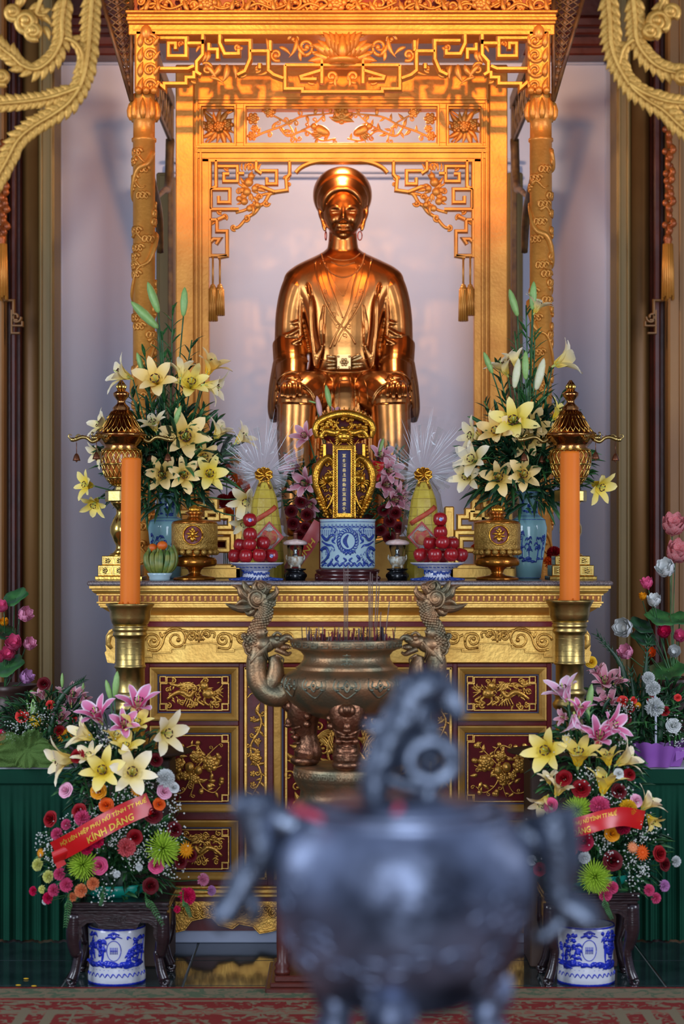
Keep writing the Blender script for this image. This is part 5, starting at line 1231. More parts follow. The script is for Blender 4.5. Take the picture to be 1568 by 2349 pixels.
for cx, lab, hh, rs in ((607, 'tall yellow cone offering in clear cellophane with a gold bow, left of the tablet', 940, 1), (971, 'tall yellow cone offering in clear cellophane with a gold bow, right of the tablet', 925, 2)):
    Y = 0.30; s = sp(Y); c0 = at(cx, Y); rnd = random.Random(rs); Zp = lambda py: TOPZ+(PZ(py, Y)-PZ(1336, Y)); o = thing('wrapped_cone', lab, 'offering', c0, 'wrapped yellow cone offerings')
    pr = [(46*s, TOPZ), (44*s, Zp(1290)), (38*s, Zp(1220)), (28*s, Zp(1150)), (12*s, Zp(1105)), (7*s, Zp(1098))]
    part('yellow_cone', MB().lathe(pr, (c0.x, c0.y, 0), 12, smooth=False), YEL, o)
    m = MB()
    for k in range(9): z = Zp(1130+k*20); m.tube([on(pr, c0, -1.4+i*.35, z, 0) for i in range(9)], .7*s, 4)
    for k in range(5): a = -1+k*.5; m.tube([on(pr, c0, a, Zp(y), 0) for y in (1120,1180,1240,1300)], .7*s, 4)
    part('fold_lines', m, mat('ochre_fold', (150,122,36), None, .5), o)
    m = MB().tube([on(pr, c0, -.9+i*.2, Zp(1208-i*4.4), .005) for i in range(10)], 5.5*s, 8, flat=.3)
    part('orange_band', m, mat('orange_red_paper', (200,80,30), (170,50,20), .5, 0, 40), o)
    # diamond card
    dx = 12 if rs == 1 else -6; cc_ = Vector((c0.x+dx*s, c0.y-44*s, Zp(1238))); h = 33*s
    def dm_(h, y, mb): mb.add([(cc_.x-h, y, cc_.z), (cc_.x, y, cc_.z-h*1.1), (cc_.x+h, y, cc_.z), (cc_.x, y, cc_.z+h*1.1), (cc_.x-h, y+.003, cc_.z), (cc_.x, y+.003, cc_.z-h*1.1), (cc_.x+h, y+.003, cc_.z), (cc_.x, y+.003, cc_.z+h*1.1)], [(0,1,2,3),(7,6,5,4),(0,4,5,1),(1,5,6,2),(2,6,7,3),(3,7,4,0)])
    m = MB(); dm_(h, cc_.y, m); cd_ = part('diamond_card', m, mat('card_red', (176,40,36), None, .5), o)
    m = MB(); dm_(h*.85, cc_.y-.002, m); part('card_field', m, mat('card_blue_grey', (140,150,150), (170,90,70), .5, 0, 60, contrast=.1), cd_)
    m = MB().lathe([(.001,0),(18*s,0),(18.5*s,-.002)], (0,0,0), 20, M=Matrix.Rotation(pi/2, 3, 'X')); 
    for i, v in enumerate(m.v): m.v[i] = (v[0]+cc_.x, cc_.y-.004+v[1]*.3, v[2]+cc_.z)
    part('card_disc', m, mat('card_disc_red', (190,50,40), (180,120,60), .5, 0, 80, contrast=.1), cd_)
    m = MB()
    for k in range(7): a = -pi/2+(k-3)*.42; m.tube([(cc_.x, cc_.y-.006, cc_.z+14*s), (cc_.x+11*s*sin((k-3)*.42), cc_.y-.006, cc_.z+14*s+11*s*cos((k-3)*.42))], [2.6*s, 1*s], 5, flat=.4)
    part('card_flower', m, mat('card_grey_print', (190,190,180), None, .5), cd_)
    # bow
    m = MB(); zb = Zp(1095)
    for k in range(9):
        a = k*pi/4.5; r1 = 15*s
        m.tube(catmull([Vector((c0.x, c0.y-10*s, zb)), Vector((c0.x+r1*cos(a)*1.1-3*s, c0.y-16*s, zb+r1*sin(a)*.9)), Vector((c0.x+r1*cos(a+.5)*1.1, c0.y-18*s, zb+r1*sin(a+.5)*.9)), Vector((c0.x, c0.y-10*s, zb))], 5), 4*s, 6, flat=.2)
    m.tube([(c0.x, c0.y-12*s, zb), (c0.x+14*s, c0.y-16*s, Zp(1128))], 3*s, 6, flat=.25); m.tube([(c0.x, c0.y-12*s, zb), (c0.x-14*s, c0.y-16*s, Zp(1122))], 3*s, 6, flat=.25)
    part('gold_bow', m, SHINY, o)
    # cellophane skirt and gathered fan
    m = MB().lathe([(54*s, TOPZ+.001), (56*s, Zp(1290)), (50*s, Zp(1210)), (38*s, Zp(1140)), (16*s, Zp(1102)), (8*s, Zp(1095))], (c0.x, c0.y, 0), 40, cap=False, wob=lambda a, z: 1+.05*sin(9*a+z*60)+.03*sin(17*a))
    part('cellophane_wrap', m, CEL, o)
    m = MB(); NA = 72
    for layer in range(3):
        def f(u, v, L_=layer):
            a = (v-.5)*pi*1.5+(.12*L_); R_ = (60+95*max(0, cos(a))**.8)*(1 if rs == 2 else .95)*(1-.12*L_); rr = R_*u; fold = 6*u*sin(a*9+L_*2)*(.5+u)+2*u*sin(a*21)
            return Vector((c0.x+(rr*sin(a)+(6*u if rs == 2 else -4*u))*s, c0.y+(fold+(L_-1)*26*u)*s, zb+rr*cos(a)*s))
        m.sheet(f, 7, NA, False)
    part('cellophane_fan', m, CEL, o)
    m = MB()
    for k in range(64):
        a = rnd.uniform(-2.0, 2.0); R_ = (58+98*max(0, cos(a))**.8)*rnd.uniform(.5, 1.0); t0 = rnd.uniform(.1, .6); d = rnd.uniform(-25, 25)
        A0 = Vector((c0.x+R_*t0*sin(a)*s, c0.y+(d*t0-6)*s, zb+R_*t0*cos(a)*s)); A1 = Vector((c0.x+(R_*sin(a+.1))*s, c0.y+(d-6)*s, zb+R_*cos(a+.1)*s)); m.tube([A0, (A0+A1)/2+Vector((1.5*s, 0, 1.5*s)), A1], [.15*s, .7*s, .15*s], 4, flat=.3)
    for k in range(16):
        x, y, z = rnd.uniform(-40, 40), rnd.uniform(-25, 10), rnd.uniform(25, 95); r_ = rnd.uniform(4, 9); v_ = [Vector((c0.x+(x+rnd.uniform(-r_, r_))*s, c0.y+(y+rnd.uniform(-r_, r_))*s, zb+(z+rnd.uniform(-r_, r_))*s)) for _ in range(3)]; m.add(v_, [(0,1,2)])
    part('fold_glints', m, mat('cellophane_glint', (226,230,236), None, 0.12, 0.0, spec=.9), o, kind='stuff')  # near-white slivers imitate glints of light on the folded film
# ---- bowl with bananas and mandarins
Y = 0.12; s = sp(Y); c0 = at(366, Y); Zp = lambda py: TOPZ+(PZ(py, Y)-PZ(1336, Y))
o = thing('fruit_bowl', 'pale blue footed bowl holding the green bananas, beside the left gold urn', 'bowl', c0)
part('body', MB().lathe([(r*s, Zp(y)) for r, y in [(22,1336),(24,1333),(24,1328),(27,1324),(29,1319),(27,1319),(20,1324),(1,1325)]], (c0.x, c0.y, 0), 28), PORC, o)
o = thing('banana_bunch', 'bunch of upright green bananas in the pale blue bowl', 'bananas', (c0.x, c0.y, Zp(1322)))
rb = random.Random(5)
for row in range(2):
    for k in range(6):
        x = -27+k*10.8+row*5+rb.uniform(-1.5,1.5); dY_ = -14+row*12; tp = rb.uniform(-5, 5); m = MB()
        m.tube(catmull([Vector((c0.x+x*.45*s, c0.y+dY_*.5*s, Zp(1323))), Vector((c0.x+x*.95*s, c0.y+(dY_-3)*s, Zp(1304))), Vector((c0.x+x*1.1*s, c0.y+dY_*s, Zp(1284))), Vector((c0.x+x*1.02*s+tp*.3*s, c0.y+dY_*.8*s, Zp(1268+tp-row*5))), Vector((c0.x+x*.98*s+tp*.3*s, c0.y+dY_*.8*s, Zp(1263+tp-row*5)))], 4), [3.4*s, 7.4*s, 8*s, 7*s, 2.4*s, 1.6*s], 5)
        part('banana', m, mat('green_banana_skin', (74,104,44), (124,128,54), .45, 0, 30, contrast=.1), o)
MAN = mat('mandarin_peel', (226,110,30), (200,90,20), .4, 0, 40, .2, 200)
for x, y, d, lab in ((372,1256,-.01,'larger bright mandarin on top of the green bananas'),(350,1262,.01,'smaller mandarin at the left on top of the green bananas')):
    cc_ = Vector((PX(x, Y+d), Y+d, Zp(y))); o = thing('mandarin', lab, 'mandarin', cc_, 'mandarins on the bananas')
    part('peel', MB().ell(cc_, 12*s, 12*s, 10.5*s, 20, 12), MAN, o); part('calyx', MB().ell(cc_+Vector((0,0,10*s)), 3*s, 3*s, 1.4*s, 8, 5), mat('leaf_green', (40,78,40), (24,54,30), .45, 0, 12), o)
# ---- gilded stepped balustrades behind the pots
for sx in (-1, 1):
    Y = 0.80; s = sp(Y); X = (lambda x: x) if sx < 0 else (lambda x: 1580-x); m = MB(); q = lambda pts: [(X(a), c_) for a, c_ in pts]
    o = thing('gilded_balustrade', 'gilded stepped fret balustrade at the %s rear of the altar, behind the urn' % ('left' if sx < 0 else 'right'), 'balustrade', (PX(X(480), Y), Y, TOPZ), 'stepped gilded balustrades')
    for pl in [[(412,1160),(412,1300)],[(412,1175),(440,1175),(440,1160),(470,1160),(470,1150),(496,1150),(496,1172),(510,1172),(510,1186),(528,1186),(528,1210),(500,1210)],[(460,1190),(500,1190),(500,1175),(474,1175),(474,1200),(440,1200),(440,1230)],[(470,1190),(470,1222),(534,1222),(534,1300)],[(496,1236),(524,1236),(524,1262),(496,1262)],[(412,1300),(600,1300)],[(412,1262),(470,1262),(470,1240)]]:
        m.stroke(q(pl), 13, Y, .05)
    part('stepped_fret', m, GOLD, o)
    m = MB(); a, c_ = sorted((PX(X(540), Y), PX(X(562), Y))); m.cb(a, c_, Y-.05, Y+.05, TOPZ, PZ(1162, Y), .006); m.frame(a+.008, c_-.008, TOPZ+.05, PZ(1172, Y), Y-.05, [(0,0),(0,.006),(.006,.006),(.007,0)])
    a, c_ = sorted((PX(X(400), Y), PX(X(600), Y))); m.cb(a, c_, Y-.05, Y+.05, TOPZ, PZ(1302, Y), .006); part('newel_post', m, GOLD, o)
# ------------------------------------------------ bronze censer with dragon handles, on a wooden stand
Y = -0.80; s = sp(Y); BX = 795; cX = PX(BX, Y); Zs = PZ(1872, Y)
Q = lambda x, y, d=0: Vector((PX(x, Y), Y+d*s, PZ(y, Y)))
o = thing('wooden_stand', 'dark reddish wooden stand carrying the bronze censer in front of the altar', 'stand', (cX, Y, 0))
m = MB(); hw = 168*s
for z0, z1, e_ in ((0, .03, 1.08), (.03, .05, 1.02), (.05, .075, .96)): m.cb(cX-hw*e_, cX+hw*e_, Y-hw*.8*e_, Y+hw*.8*e_, z0, z1, .004)
part('base_frame', m, WOODR, o)
m = MB(); m.cb(cX-hw, cX+hw, Y-hw*.8, Y+hw*.8, Zs-.03, Zs, .006); m.cb(cX-hw*.94, cX+hw*.94, Y-hw*.74, Y+hw*.74, Zs-.05, Zs-.03, .004); m.cb(cX-hw*.96, cX+hw*.96, Y-hw*.77, Y+hw*.77, Zs-.11, Zs-.05, .004); part('top', m, WOODR, o)
for sx in (-1, 1):
    for sy in (-1, 1):
        xx, yy = cX+sx*hw*.86, Y+sy*hw*.66
        part('leg', MB().lathe([(.03,.075),(.034,.09),(.026,.1),(.033,.115),(.022,.13),(.024,.2),(.024,Zs-.2),(.03,Zs-.14),(.026,Zs-.11)], (xx, yy, 0), 16), WOODR, o)
o = thing('bronze_censer', 'patinated bronze censer with two tall dragon handles and lion faced legs, before the altar', 'censer', (cX, Y, Zs))
def bprof(rows): return [(r*s, PZ(y, Y)) for r, y in rows]
m = MB().lathe(bprof([(126,1872),(130,1866),(128,1850),(118,1838),(108,1826),(106,1812),(114,1800),(119,1790),(120,1786),(122,1784),(122,1760),(119,1756),(60,1754)]), (cX, Y, 0), 56); part('pedestal', m, BRONZE, o)
m = MB()
for k in range(44):
    a = 2*pi*k/44; c_ = Vector((cX+122*s*sin(a), Y-122*s*cos(a), PZ(1772, Y))); t_ = Vector((cos(a), sin(a), 0)); u = Vector((0,0,1))
    q = [c_+t_*x*s+u*z*s for x, z in ((-7,6),(6,6),(6,-6),(-5,-6),(-5,2),(2,2),(2,-2))]; m.tube(q, 1.1*s, 4)
part('key_fret_band', m, BRONZE, o)
pr = bprof([(40,1652),(78,1642),(112,1626),(136,1604),(148,1578),(150,1566),(146,1552),(134,1542),(118,1535),(116,1533),(118,1531),(108,1524),(100,1512),(99,1503),(106,1494),(116,1489),(124,1487),(125,1486),(126,1468),(125,1466),(116,1466),(112,1474),(6,1476)])
part('bowl', MB().lathe(pr, (cX, Y, 0), 64), BRONZE, o)
c0 = Vector((cX, Y, 0)); po = pr[:20]
def dent(mb, a, z, pts, w): brush(mb, po, c0, [(a+u, z+v*s) for u, v in pts], w*s, 4, 6)
m = MB()
for k in range(12):
    a = 2*pi*k/12; z = PZ(1572, Y)
    dent(m, a, z, [(-.18, 24), (-.2, 4), (-.12, -8), (0, -20), (.12, -8), (.2, 4), (.18, 24)], 3)
    dent(m, a, z, [(0, 20), (-.05, 6), (0, -6), (.05, 6), (0, 20)], 3); dent(m, a, z, [(-.12, 18), (-.14, 6), (-.07, 4)], 3); dent(m, a, z, [(.12, 18), (.14, 6), (.07, 4)], 3)
    for j in range(5): m.ell(on(po, c0, a+(j-2)*.07, z+(8-abs(j-2)*5)*s), 4*s, 3*s, 4*s, 6, 5)
for k in range(30):
    a = 2*pi*k/30; z = PZ(1477, Y); r_ = 126*s
    q = [Vector((cX+r_*sin(a+u), Y-r_*cos(a+u), z+v*s)) for u, v in ((-.07,5),(.07,5),(.07,-5),(-.05,-5),(-.05,1),(.04,1))]; m.tube(q, 1.1*s, 4)
part('cast_ornament', m, mat('green_bronze', (120,122,100), (90,96,84), .4, .8, 30), o, kind='stuff')
m = MB(); z = PZ(1508, Y)
for pts in ([(0,12),(0,-12)],[(-.1,9),(.1,9)],[(-.07,3),(.07,3)],[(-.1,-3),(.1,-3)],[(-.06,-9),(.06,-9)],[(-.12,-12),(-.06,-8),(-.04,-14)],[(.12,-12),(.06,-8),(.04,-14)]): dent(m, 0, z, pts, 2.6)
part('longevity_sign', m, MATS['green_bronze'], o)
for k, a in enumerate((0, pi/2, pi, 3*pi/2)):
    ca, sa = sin(a), -cos(a); d = Vector((ca, sa, 0)); t_ = Vector((-sa, ca, 0))
    def L_(r, y, u=0): return Vector((cX, Y, PZ(y, Y)))+d*r*s+t_*u*s
    m = MB(); m.tube(catmull([L_(86,1600), L_(98,1640), L_(94,1680), L_(88,1715), L_(92,1740), L_(94,1752)], 6), [v*s for v in (40,44,38,30,24,27,33,30,26,24)], 20, up=t_)
    m.ell(L_(96,1744), 34*s, 34*s, 16*s, 20, 10)
    m.ell(L_(124,1620), 22*s, 22*s, 18*s, 14, 10); m.ell(L_(140,1617), 11*s, 9*s, 12*s, 12, 8)          # brow dome
    for sx in (-1, 1):
        m.ell(L_(122,1652,sx*15), 7*s, 7*s, 5*s, 10, 7); m.tube(catmull([L_(124,1644,sx*6), L_(130,1638,sx*16), L_(118,1634,sx*28)], 4), [4*s, 2*s], 6)
        for j, (u, v) in enumerate(((34,1620),(38,1640),(34,1606),(22,1600),(36,1658))): m.ell(L_(108-u*.5, v, sx*u), 10*s, 10*s, 9*s, 10, 7)
        m.tube(catmull([L_(122,1676,sx*4), L_(120,1670,sx*16), L_(104,1664,sx*30)], 4), [5*s, 4*s], 6); m.ell(L_(116,1690,sx*18), 9*s, 9*s, 8*s, 10, 7)
    m.ell(L_(132,1656), 9*s, 9*s, 12*s, 12, 8); m.ell(L_(134,1664), 10*s, 9*s, 6*s, 12, 8)
    m.tube([L_(122,1678,-18), L_(129,1680), L_(122,1678,18)], 3.4*s, 6); m.tube([L_(120,1688,-14), L_(126,1690), L_(120,1688,14)], 3.4*s, 6)
    for j in range(3): m.tube([L_(106-j*2,1702+j*12,-22), L_(122-j*2,1706+j*12), L_(106-j*2,1702+j*12,22)], 3*s, 6)
    part('lion_leg', m, mat('reddish_bronze', (150,100,74), (104,80,60), .32, .9, 14, .3, 80), o)
def dragon(sx):
    X = lambda x: x if sx < 0 else 2*BX-2-x
    m = MB(); S_ = lambda x, y, d=0: Q(X(x), y, d)
    body_ = catmull([S_(662,1578,0), S_(640,1594,0), S_(612,1588,0), S_(592,1560,0), S_(588,1525,0), S_(592,1494,0), S_(584,1460,0), S_(590,1438,0), S_(606,1416,0), S_(610,1396,0), S_(602,1376,0)], 7)
    m.tube(body_, [v*s for v in (26,28,27,26,24,24,20,18,18,17,14,14)], 16, flat=1.0)
    m.tube(catmull([S_(612,1588), S_(628,1560), S_(632,1528), S_(624,1504)], 6), [20*s, 24*s, 18*s, 12*s], 14)
    for i in range(4, len(body_)-4):     # scales in staggered rows
        t_ = (body_[min(i+1, len(body_)-1)]-body_[i-1]).normalized(); n_ = Vector((-t_.z, 0, t_.x))
        for j in (-1.5, -.5, .5, 1.5):
            off = (j+(.25 if i % 2 else -.25)); m.ell(body_[i]+n_*off*8*s+Vector((0, -(20-abs(off)*4.5)*s, 0)), 4.6*s, 3*s, 4.6*s, 6, 4)
    part('dragon_body', m, BRONZE, dr_)
    m = MB()   # mane and head, snout to the bowl rim
    for a in ((606,1478,-8,26,18,20),(632,1472,-8,22,16,16),(648,1466,-6,14,14,10),(652,1484,-4,14,13,8),(596,1452,-4,18,18,18)): m.ell(S_(a[0],a[1],a[2]), a[3]*s, a[4]*s, a[5]*s, 16, 10)
    m.tube(catmull([S_(640,1470,-16), S_(656,1460,-12), S_(668,1466,-8), S_(670,1478,-4)], 5), [7*s, 6*s, 4*s], 8)
    m.tube(catmull([S_(632,1488,-12), S_(650,1496,-10), S_(660,1500,-8), S_(668,1496,-6)], 5), [7*s, 6*s, 3*s], 8)
    m.ell(S_(636,1464,-22), 6*s, 5*s, 6*s, 10, 8); m.tube(catmull([S_(626,1458,-18), S_(636,1450,-20), S_(646,1456,-18)], 4), [4*s, 3*s], 6)
    for k in range(6): m.tube([S_(646+k*4,1482,-14), S_(647+k*4,1489,-14)], [2.6*s, .6*s], 5)
    for k in range(9): m.tube(catmull([S_(620-k*2,1470+k*2,-22), S_(610-k*4,1492+k*3,-20), S_(618-k*5,1512+k*2,-14)], 4), [4*s, 3.6*s, 1*s], 6)
    for k in range(4): m.tube(catmull([S_(636,1500+k,-10), S_(632+k*6,1512,-8), S_(626+k*7,1524+k,-4)], 3), [3.6*s, .8*s], 5)
    for x, y, r_ in ((572,1490,14),(568,1466,12),(560,1458,8),(578,1506,10),(566,1478,12),(590,1476,10),(596,1446,9),(584,1432,8),(606,1446,8)):
        m.ell(S_(x, y, -6), r_*.9*s, 10*s, r_*.9*s, 12, 8); q = []
        for i in range(14): t = i/13; a = 6.6*t; q.append(S_(x+r_*(1-.8*t)*cos(a), y+r_*(1-.8*t)*sin(a), -16))
        m.tube(q, 2.4*s, 5)
    part('dragon_head', m, BRONZE, dr_)
    m = MB()   # flame tail plume
    m.ell(S_(588,1372,0), 26*s, 12*s, 26*s, 20, 12); q = []
    for i in range(30): t = i/29; a = 11*t+1; q.append(S_(590+24*(1-.85*t)*cos(a), 1372+24*(1-.85*t)*sin(a), -12))
    m.tube(q, 3*s, 6)
    for pts, w in (([(580,1392),(556,1396),(534,1392),(516,1384)],10), ([(572,1380),(554,1380),(540,1388)],7), ([(572,1374),(556,1362),(548,1348),(530,1342)],10), ([(578,1362),(566,1352),(560,1340),(556,1332)],9), ([(590,1356),(584,1344),(588,1334)],9), ([(604,1360),(610,1350),(600,1338),(584,1332)],10), ([(608,1376),(624,1368),(634,1356),(632,1342)],9), ([(606,1386),(622,1388),(634,1374)],8), ([(584,1398),(572,1408),(560,1402)],8), ([(594,1400),(586,1412),(578,1414)],6)):
        m.tube(catmull([S_(a, c_, 0) for a, c_ in pts], 5), [w*s, w*s*1.1, w*s*.7, w*s*.1], 8, flat=.9)
        m.tube(catmull([S_(a, c_, -w) for a, c_ in pts], 5), [w*s*.25, w*s*.25, w*s*.06], 5)
    for x, y, r_ in ((598,1344,11),(616,1346,8),(624,1384,9),(612,1398,8),(618,1410,6)):
        m.ell(S_(x, y, -2), r_*s, 9*s, r_*s, 12, 8); q = []
        for i in range(12): t = i/11; a = 6*t; q.append(S_(x+r_*.8*(1-.8*t)*cos(a), y+r_*.8*(1-.8*t)*sin(a), -11))
        m.tube(q, 2*s, 5)
    part('flame_tail', m, BRONZE, dr_)
for sx in (-1, 1):
    dr_ = bpy.data.objects.new('dragon_handle', None); COL.objects.link(dr_); dr_.parent = o; dr_.location = (0, 0, 0)
    dragon(sx)
# censer mesh children sit two levels deep: sand and the incense are separate
part('sand', MB().lathe([(113*s, PZ(1474, Y)), (60*s, PZ(1470, Y)), (1*s, PZ(1468, Y))], (cX, Y, 0), 32), mat('incense_ash', (120,110,104), (80,70,66), .95, 0, 80), o)
rnd = random.Random(8); INC = mat('dark_red_incense', (110,28,40), None, .7); INCP = mat('grey_incense', (120,100,96), None, .7)
n_ = 0
for (x, y, dx, d) in [(789,1300,-2,0),(797,1298,2,0),(793,1310,0,8),(849,1312,0,0),(853,1316,2,4),(846,1330,-2,8),(862,1312,10,0),(866,1340,12,4),(888,1380,16,0),(872,1404,4,6)]:
    b0 = Q(x-dx*.4, 1474, d); solo('incense_stick', MB().tube([b0, Q(x+dx*.3, y, d)], 1.1*s, 5), INCP, 'tall thin incense stick in the bronze censer, %s' % ['left of the middle pair','right of the middle pair','just behind the middle pair','first in the right hand cluster','second in the right hand cluster','shorter one in the right hand cluster','leaning tall one right of the cluster','leaning shorter one right of the cluster','short one leaning furthest right','shortest upright one near the right'][n_], 'incense', 'tall incense sticks in the bronze censer', base=b0); n_ += 1
for k in range(90):
    x = rnd.uniform(690, 905); d = rnd.uniform(-40, 50)*(1-abs(x-BX)/150); h = rnd.choice((8, 14, 20, 26, 30)); b0 = Q(x, 1474, d); thick = rnd.random() < .2
    solo('incense_stub', MB().tube([b0, Q(x+rnd.uniform(-4, 4), 1468-h, d)], (2.4 if thick else 1.1)*s, 5), rnd.choice((INC, INC, INCP, mat('charred_incense', (50,40,48), None, .9))), 'short burnt incense stub standing in the ash of the bronze censer', 'incense', 'burnt incense stubs in the bronze censer', base=b0)
# ------------------------------------------------ candlesticks, candles and their wooden boxes
CAND = mat('orange_wax', (228,122,34), (222,110,26), .5, 0, 3, spec=.2)
for cx, yb, yt, tilt, side in ((298, 1388, 1050, 4, 'left'), (1306, 1380, 1035, 2, 'right')):
    Y = -0.36; s = sp(Y); cX = PX(cx, Y); Zp = lambda py: PZ(py, Y); zt = Zp(1735)
    b_ = thing('wooden_box', 'brown wooden box under the %s brass candlestick, behind the flowers' % side, 'box', (cX, Y, 0), 'wooden boxes under the candlesticks')
    m = MB().cb(cX-98*s, cX+98*s, Y-80*s, Y+80*s, 0, zt, .006); part('box_body', m, mat('dull_brown_wood', (74,52,40), (54,38,30), .6, 0, 5, stretch=(1,1,.4)), b_)
    part('round_top', MB().lathe([(60*s, zt), (100*s, zt), (142*s, zt+10*s), (144*s, zt+13*s), (60*s, zt+14*s)], (cX, Y, 0), 40), MATS['dull_brown_wood'], b_)
    z0 = zt+14*s; o = thing('brass_candlestick', 'heavy worn brass candlestick at the %s of the altar front' % side, 'candlestick', (cX, Y, z0), 'brass candlesticks')
    part('foot', MB().lathe([(62*s, z0), (64*s, z0+6*s), (50*s, z0+20*s), (34*s, z0+34*s), (30*s, Zp(1650))], (cX, Y, 0), 36), BRASSD, o)
    dy = yb-1388
    pr = [(r*s, Zp(y+dy)) for r, y in [(28,1652),(28,1640),(38,1630),(40,1622),(34,1614),(33,1606),(38,1600),(39,1594),(33,1588),(32,1586),(32,1534),(35,1532),(37,1529),(35,1526),(34,1523),(34,1465),(35,1462),(39,1458),(40,1454),(37,1450),(40,1446),(41,1442),(38,1438),(42,1436),(38,1434)]]
    part('stem', MB().lathe(pr, (cX, Y, 0), 40), BRASSD, o)
    m = MB()
    for y in (1472, 1486, 1500, 1512): m.lathe([(33.8*s, Zp(y+dy)-1*s), (34.8*s, Zp(y+dy)), (33.8*s, Zp(y+dy)+1*s)], (cX, Y, 0), 40, cap=False)
    part('engraved_bands', m, BRASSD, o)
    part('bowl', MB().lathe([(r*s, Zp(y+dy)) for r, y in [(36,1436),(42,1430),(46,1416),(47,1402),(52,1392),(56,1386),(55,1384),(50,1389),(26,1391),(1,1391)]], (cX, Y, 0), 44, wob=lambda a, z: 1+.012*sin(7*a)), BRASSD, o)
    c_ = thing('orange_candle', 'thick tall orange candle in the %s brass candlestick' % side, 'candle', (cX, Y, Zp(yb+3)), 'orange candles')
    m = MB(); h = Zp(yt)-Zp(yb+3); r_ = 22.6*s
    part('wax', m.lathe([(r_*1.05, 0), (r_*1.02, .01), (r_*.99, h-.012), (r_*.93, h-.003), (r_*.7, h), (r_*.3, h-.006), (.001, h-.008)], (0,0,0), 36), CAND, c_, local=True)
    part('wick', MB().tube([(0,0,h-.01), (.001,0,h+.004)], .0015, 5), mat('wick_black', (20,18,16), None, .9), c_, local=True)
    c_.rotation_euler = (0, radians(.5 if side == 'left' else .1), 0)
    m = MB(); rnd = random.Random(cx)
    for k in range(9): a = rnd.uniform(0, 6.28); m.tube([(cos(a)*r_*1.0, sin(a)*r_*1.0, .02), (cos(a)*r_*1.25, sin(a)*r_*1.25, .004), (cos(a)*r_*1.6, sin(a)*r_*1.6, .003)], [.003, .005, .004], 6)
    part('wax_drips', m, CAND, c_, local=True)
# ------------------------------------------------ dark carved stands with porcelain pots beneath
def bstand(x0, x1, yt, yfoot, side):
    Yf = -0.92; s = sp(Yf); w = (x1-x0)*s; cX = PX((x0+x1)/2, Yf); Yb = Yf+w*.80; zt = PZ(yt, Yf)
    o = thing('carved_stand', 'dark carved wooden stand with scrolled feet under the %s flower arrangement' % side, 'stand', (cX, (Yf+Yb)/2, 0), 'dark carved flower stands')
    m = MB(); h = w/2
    for z0, z1, e_ in ((zt-.012, zt, h), (zt-.022, zt-.012, h-.008), (zt-.034, zt-.022, h-.002), (zt-.05, zt-.034, h-.01)): m.cb(cX-e_, cX+e_, Yf+(h-e_), Yb-(h-e_), z0, z1, .003)
    part('top', m, WOODD, o)
    hh = h-.012; za = zt-.05
    for sy, yy in ((-1, Yf+.012), (1, Yb-.012)):
        m = MB(); y0, y1 = (yy, yy+.02) if sy < 0 else (yy-.02, yy)
        q = [(-hh, za), (hh, za), (hh, za-.115), (hh-.04, za-.12), (hh-.055, za-.085), (hh-.052, za-.055), (hh-.075, za-.038), (hh-.11, za-.036), (hh-.125, za-.062), (-(hh-.125), za-.062), (-(hh-.11), za-.036), (-(hh-.075), za-.038), (-(hh-.052), za-.055), (-(hh-.055), za-.085), (-(hh-.04), za-.12), (-hh, za-.115)]
        m.prism([(cX+a, b_) for a, b_ in q], y0, y1, px=False); ap_ = part('apron', m, WOODD, o)
        if sy < 0:
            m = MB()
            for sx in (-1, 1): m.stroke([(cX+sx*a, b_) for a, b_ in ((hh-.035, za-.10), (hh-.04, za-.05), (hh-.062, za-.028), (hh-.1, za-.024), (hh-.12, za-.045), (0, za-.05))], .004, y0, .004, px=False)
            for k in range(4): m.stroke([(cX-.04+k*.02, za-.012), (cX-.028+k*.02, za-.012), (cX-.028+k*.02, za-.03), (cX-.037+k*.02, za-.03), (cX-.037+k*.02, za-.018)], .003, y0, .004, px=False)
            part('apron_carving', m, WOODD, ap_)
    for sx in (-1, 1):
        m = MB(); xx = cX+sx*hh; m.cb(min(xx, xx-sx*.02), max(xx, xx-sx*.02), Yf+.03, Yb-.03, za-.08, za, .003); part('side_apron', m, WOODD, o)
        for sy in (-1, 1):
            yy = Yf+.03 if sy < 0 else Yb-.03; xx = cX+sx*(hh-.018)
            m = MB(); q = catmull([(xx, yy, za), (xx, yy, za-.11), (xx-sx*.012, yy, za-.17), (xx-sx*.02, yy, .14), (xx-sx*.008, yy+sy*.004, .07), (xx+sx*.006, yy+sy*.01, .03)], 6)
            m.tube(q, [.03,.032,.026,.02,.018,.02,.022], 10, flat=.95); r_ = []
            for i in range(16): t = i/15; a = 2+6.5*t; r_.append((xx+sx*(.012+.02*(1-.8*t)*cos(a)), yy+sy*.012, .024+.02*(1-.8*t)*sin(a)))
            m.tube(r_, [.012, .008], 8); m.lathe([(.016, 0), (.018, .004), (.012, .012)], (xx+sx*.008, yy+sy*.01, 0), 12)
            part('leg', m, WOODD, o)
    return cX, (Yf+Yb)/2, zt
sL = bstand(150, 388, 2070, 2268, 'left'); sR = bstand(1246, 1468, 2048, 2262, 'right')
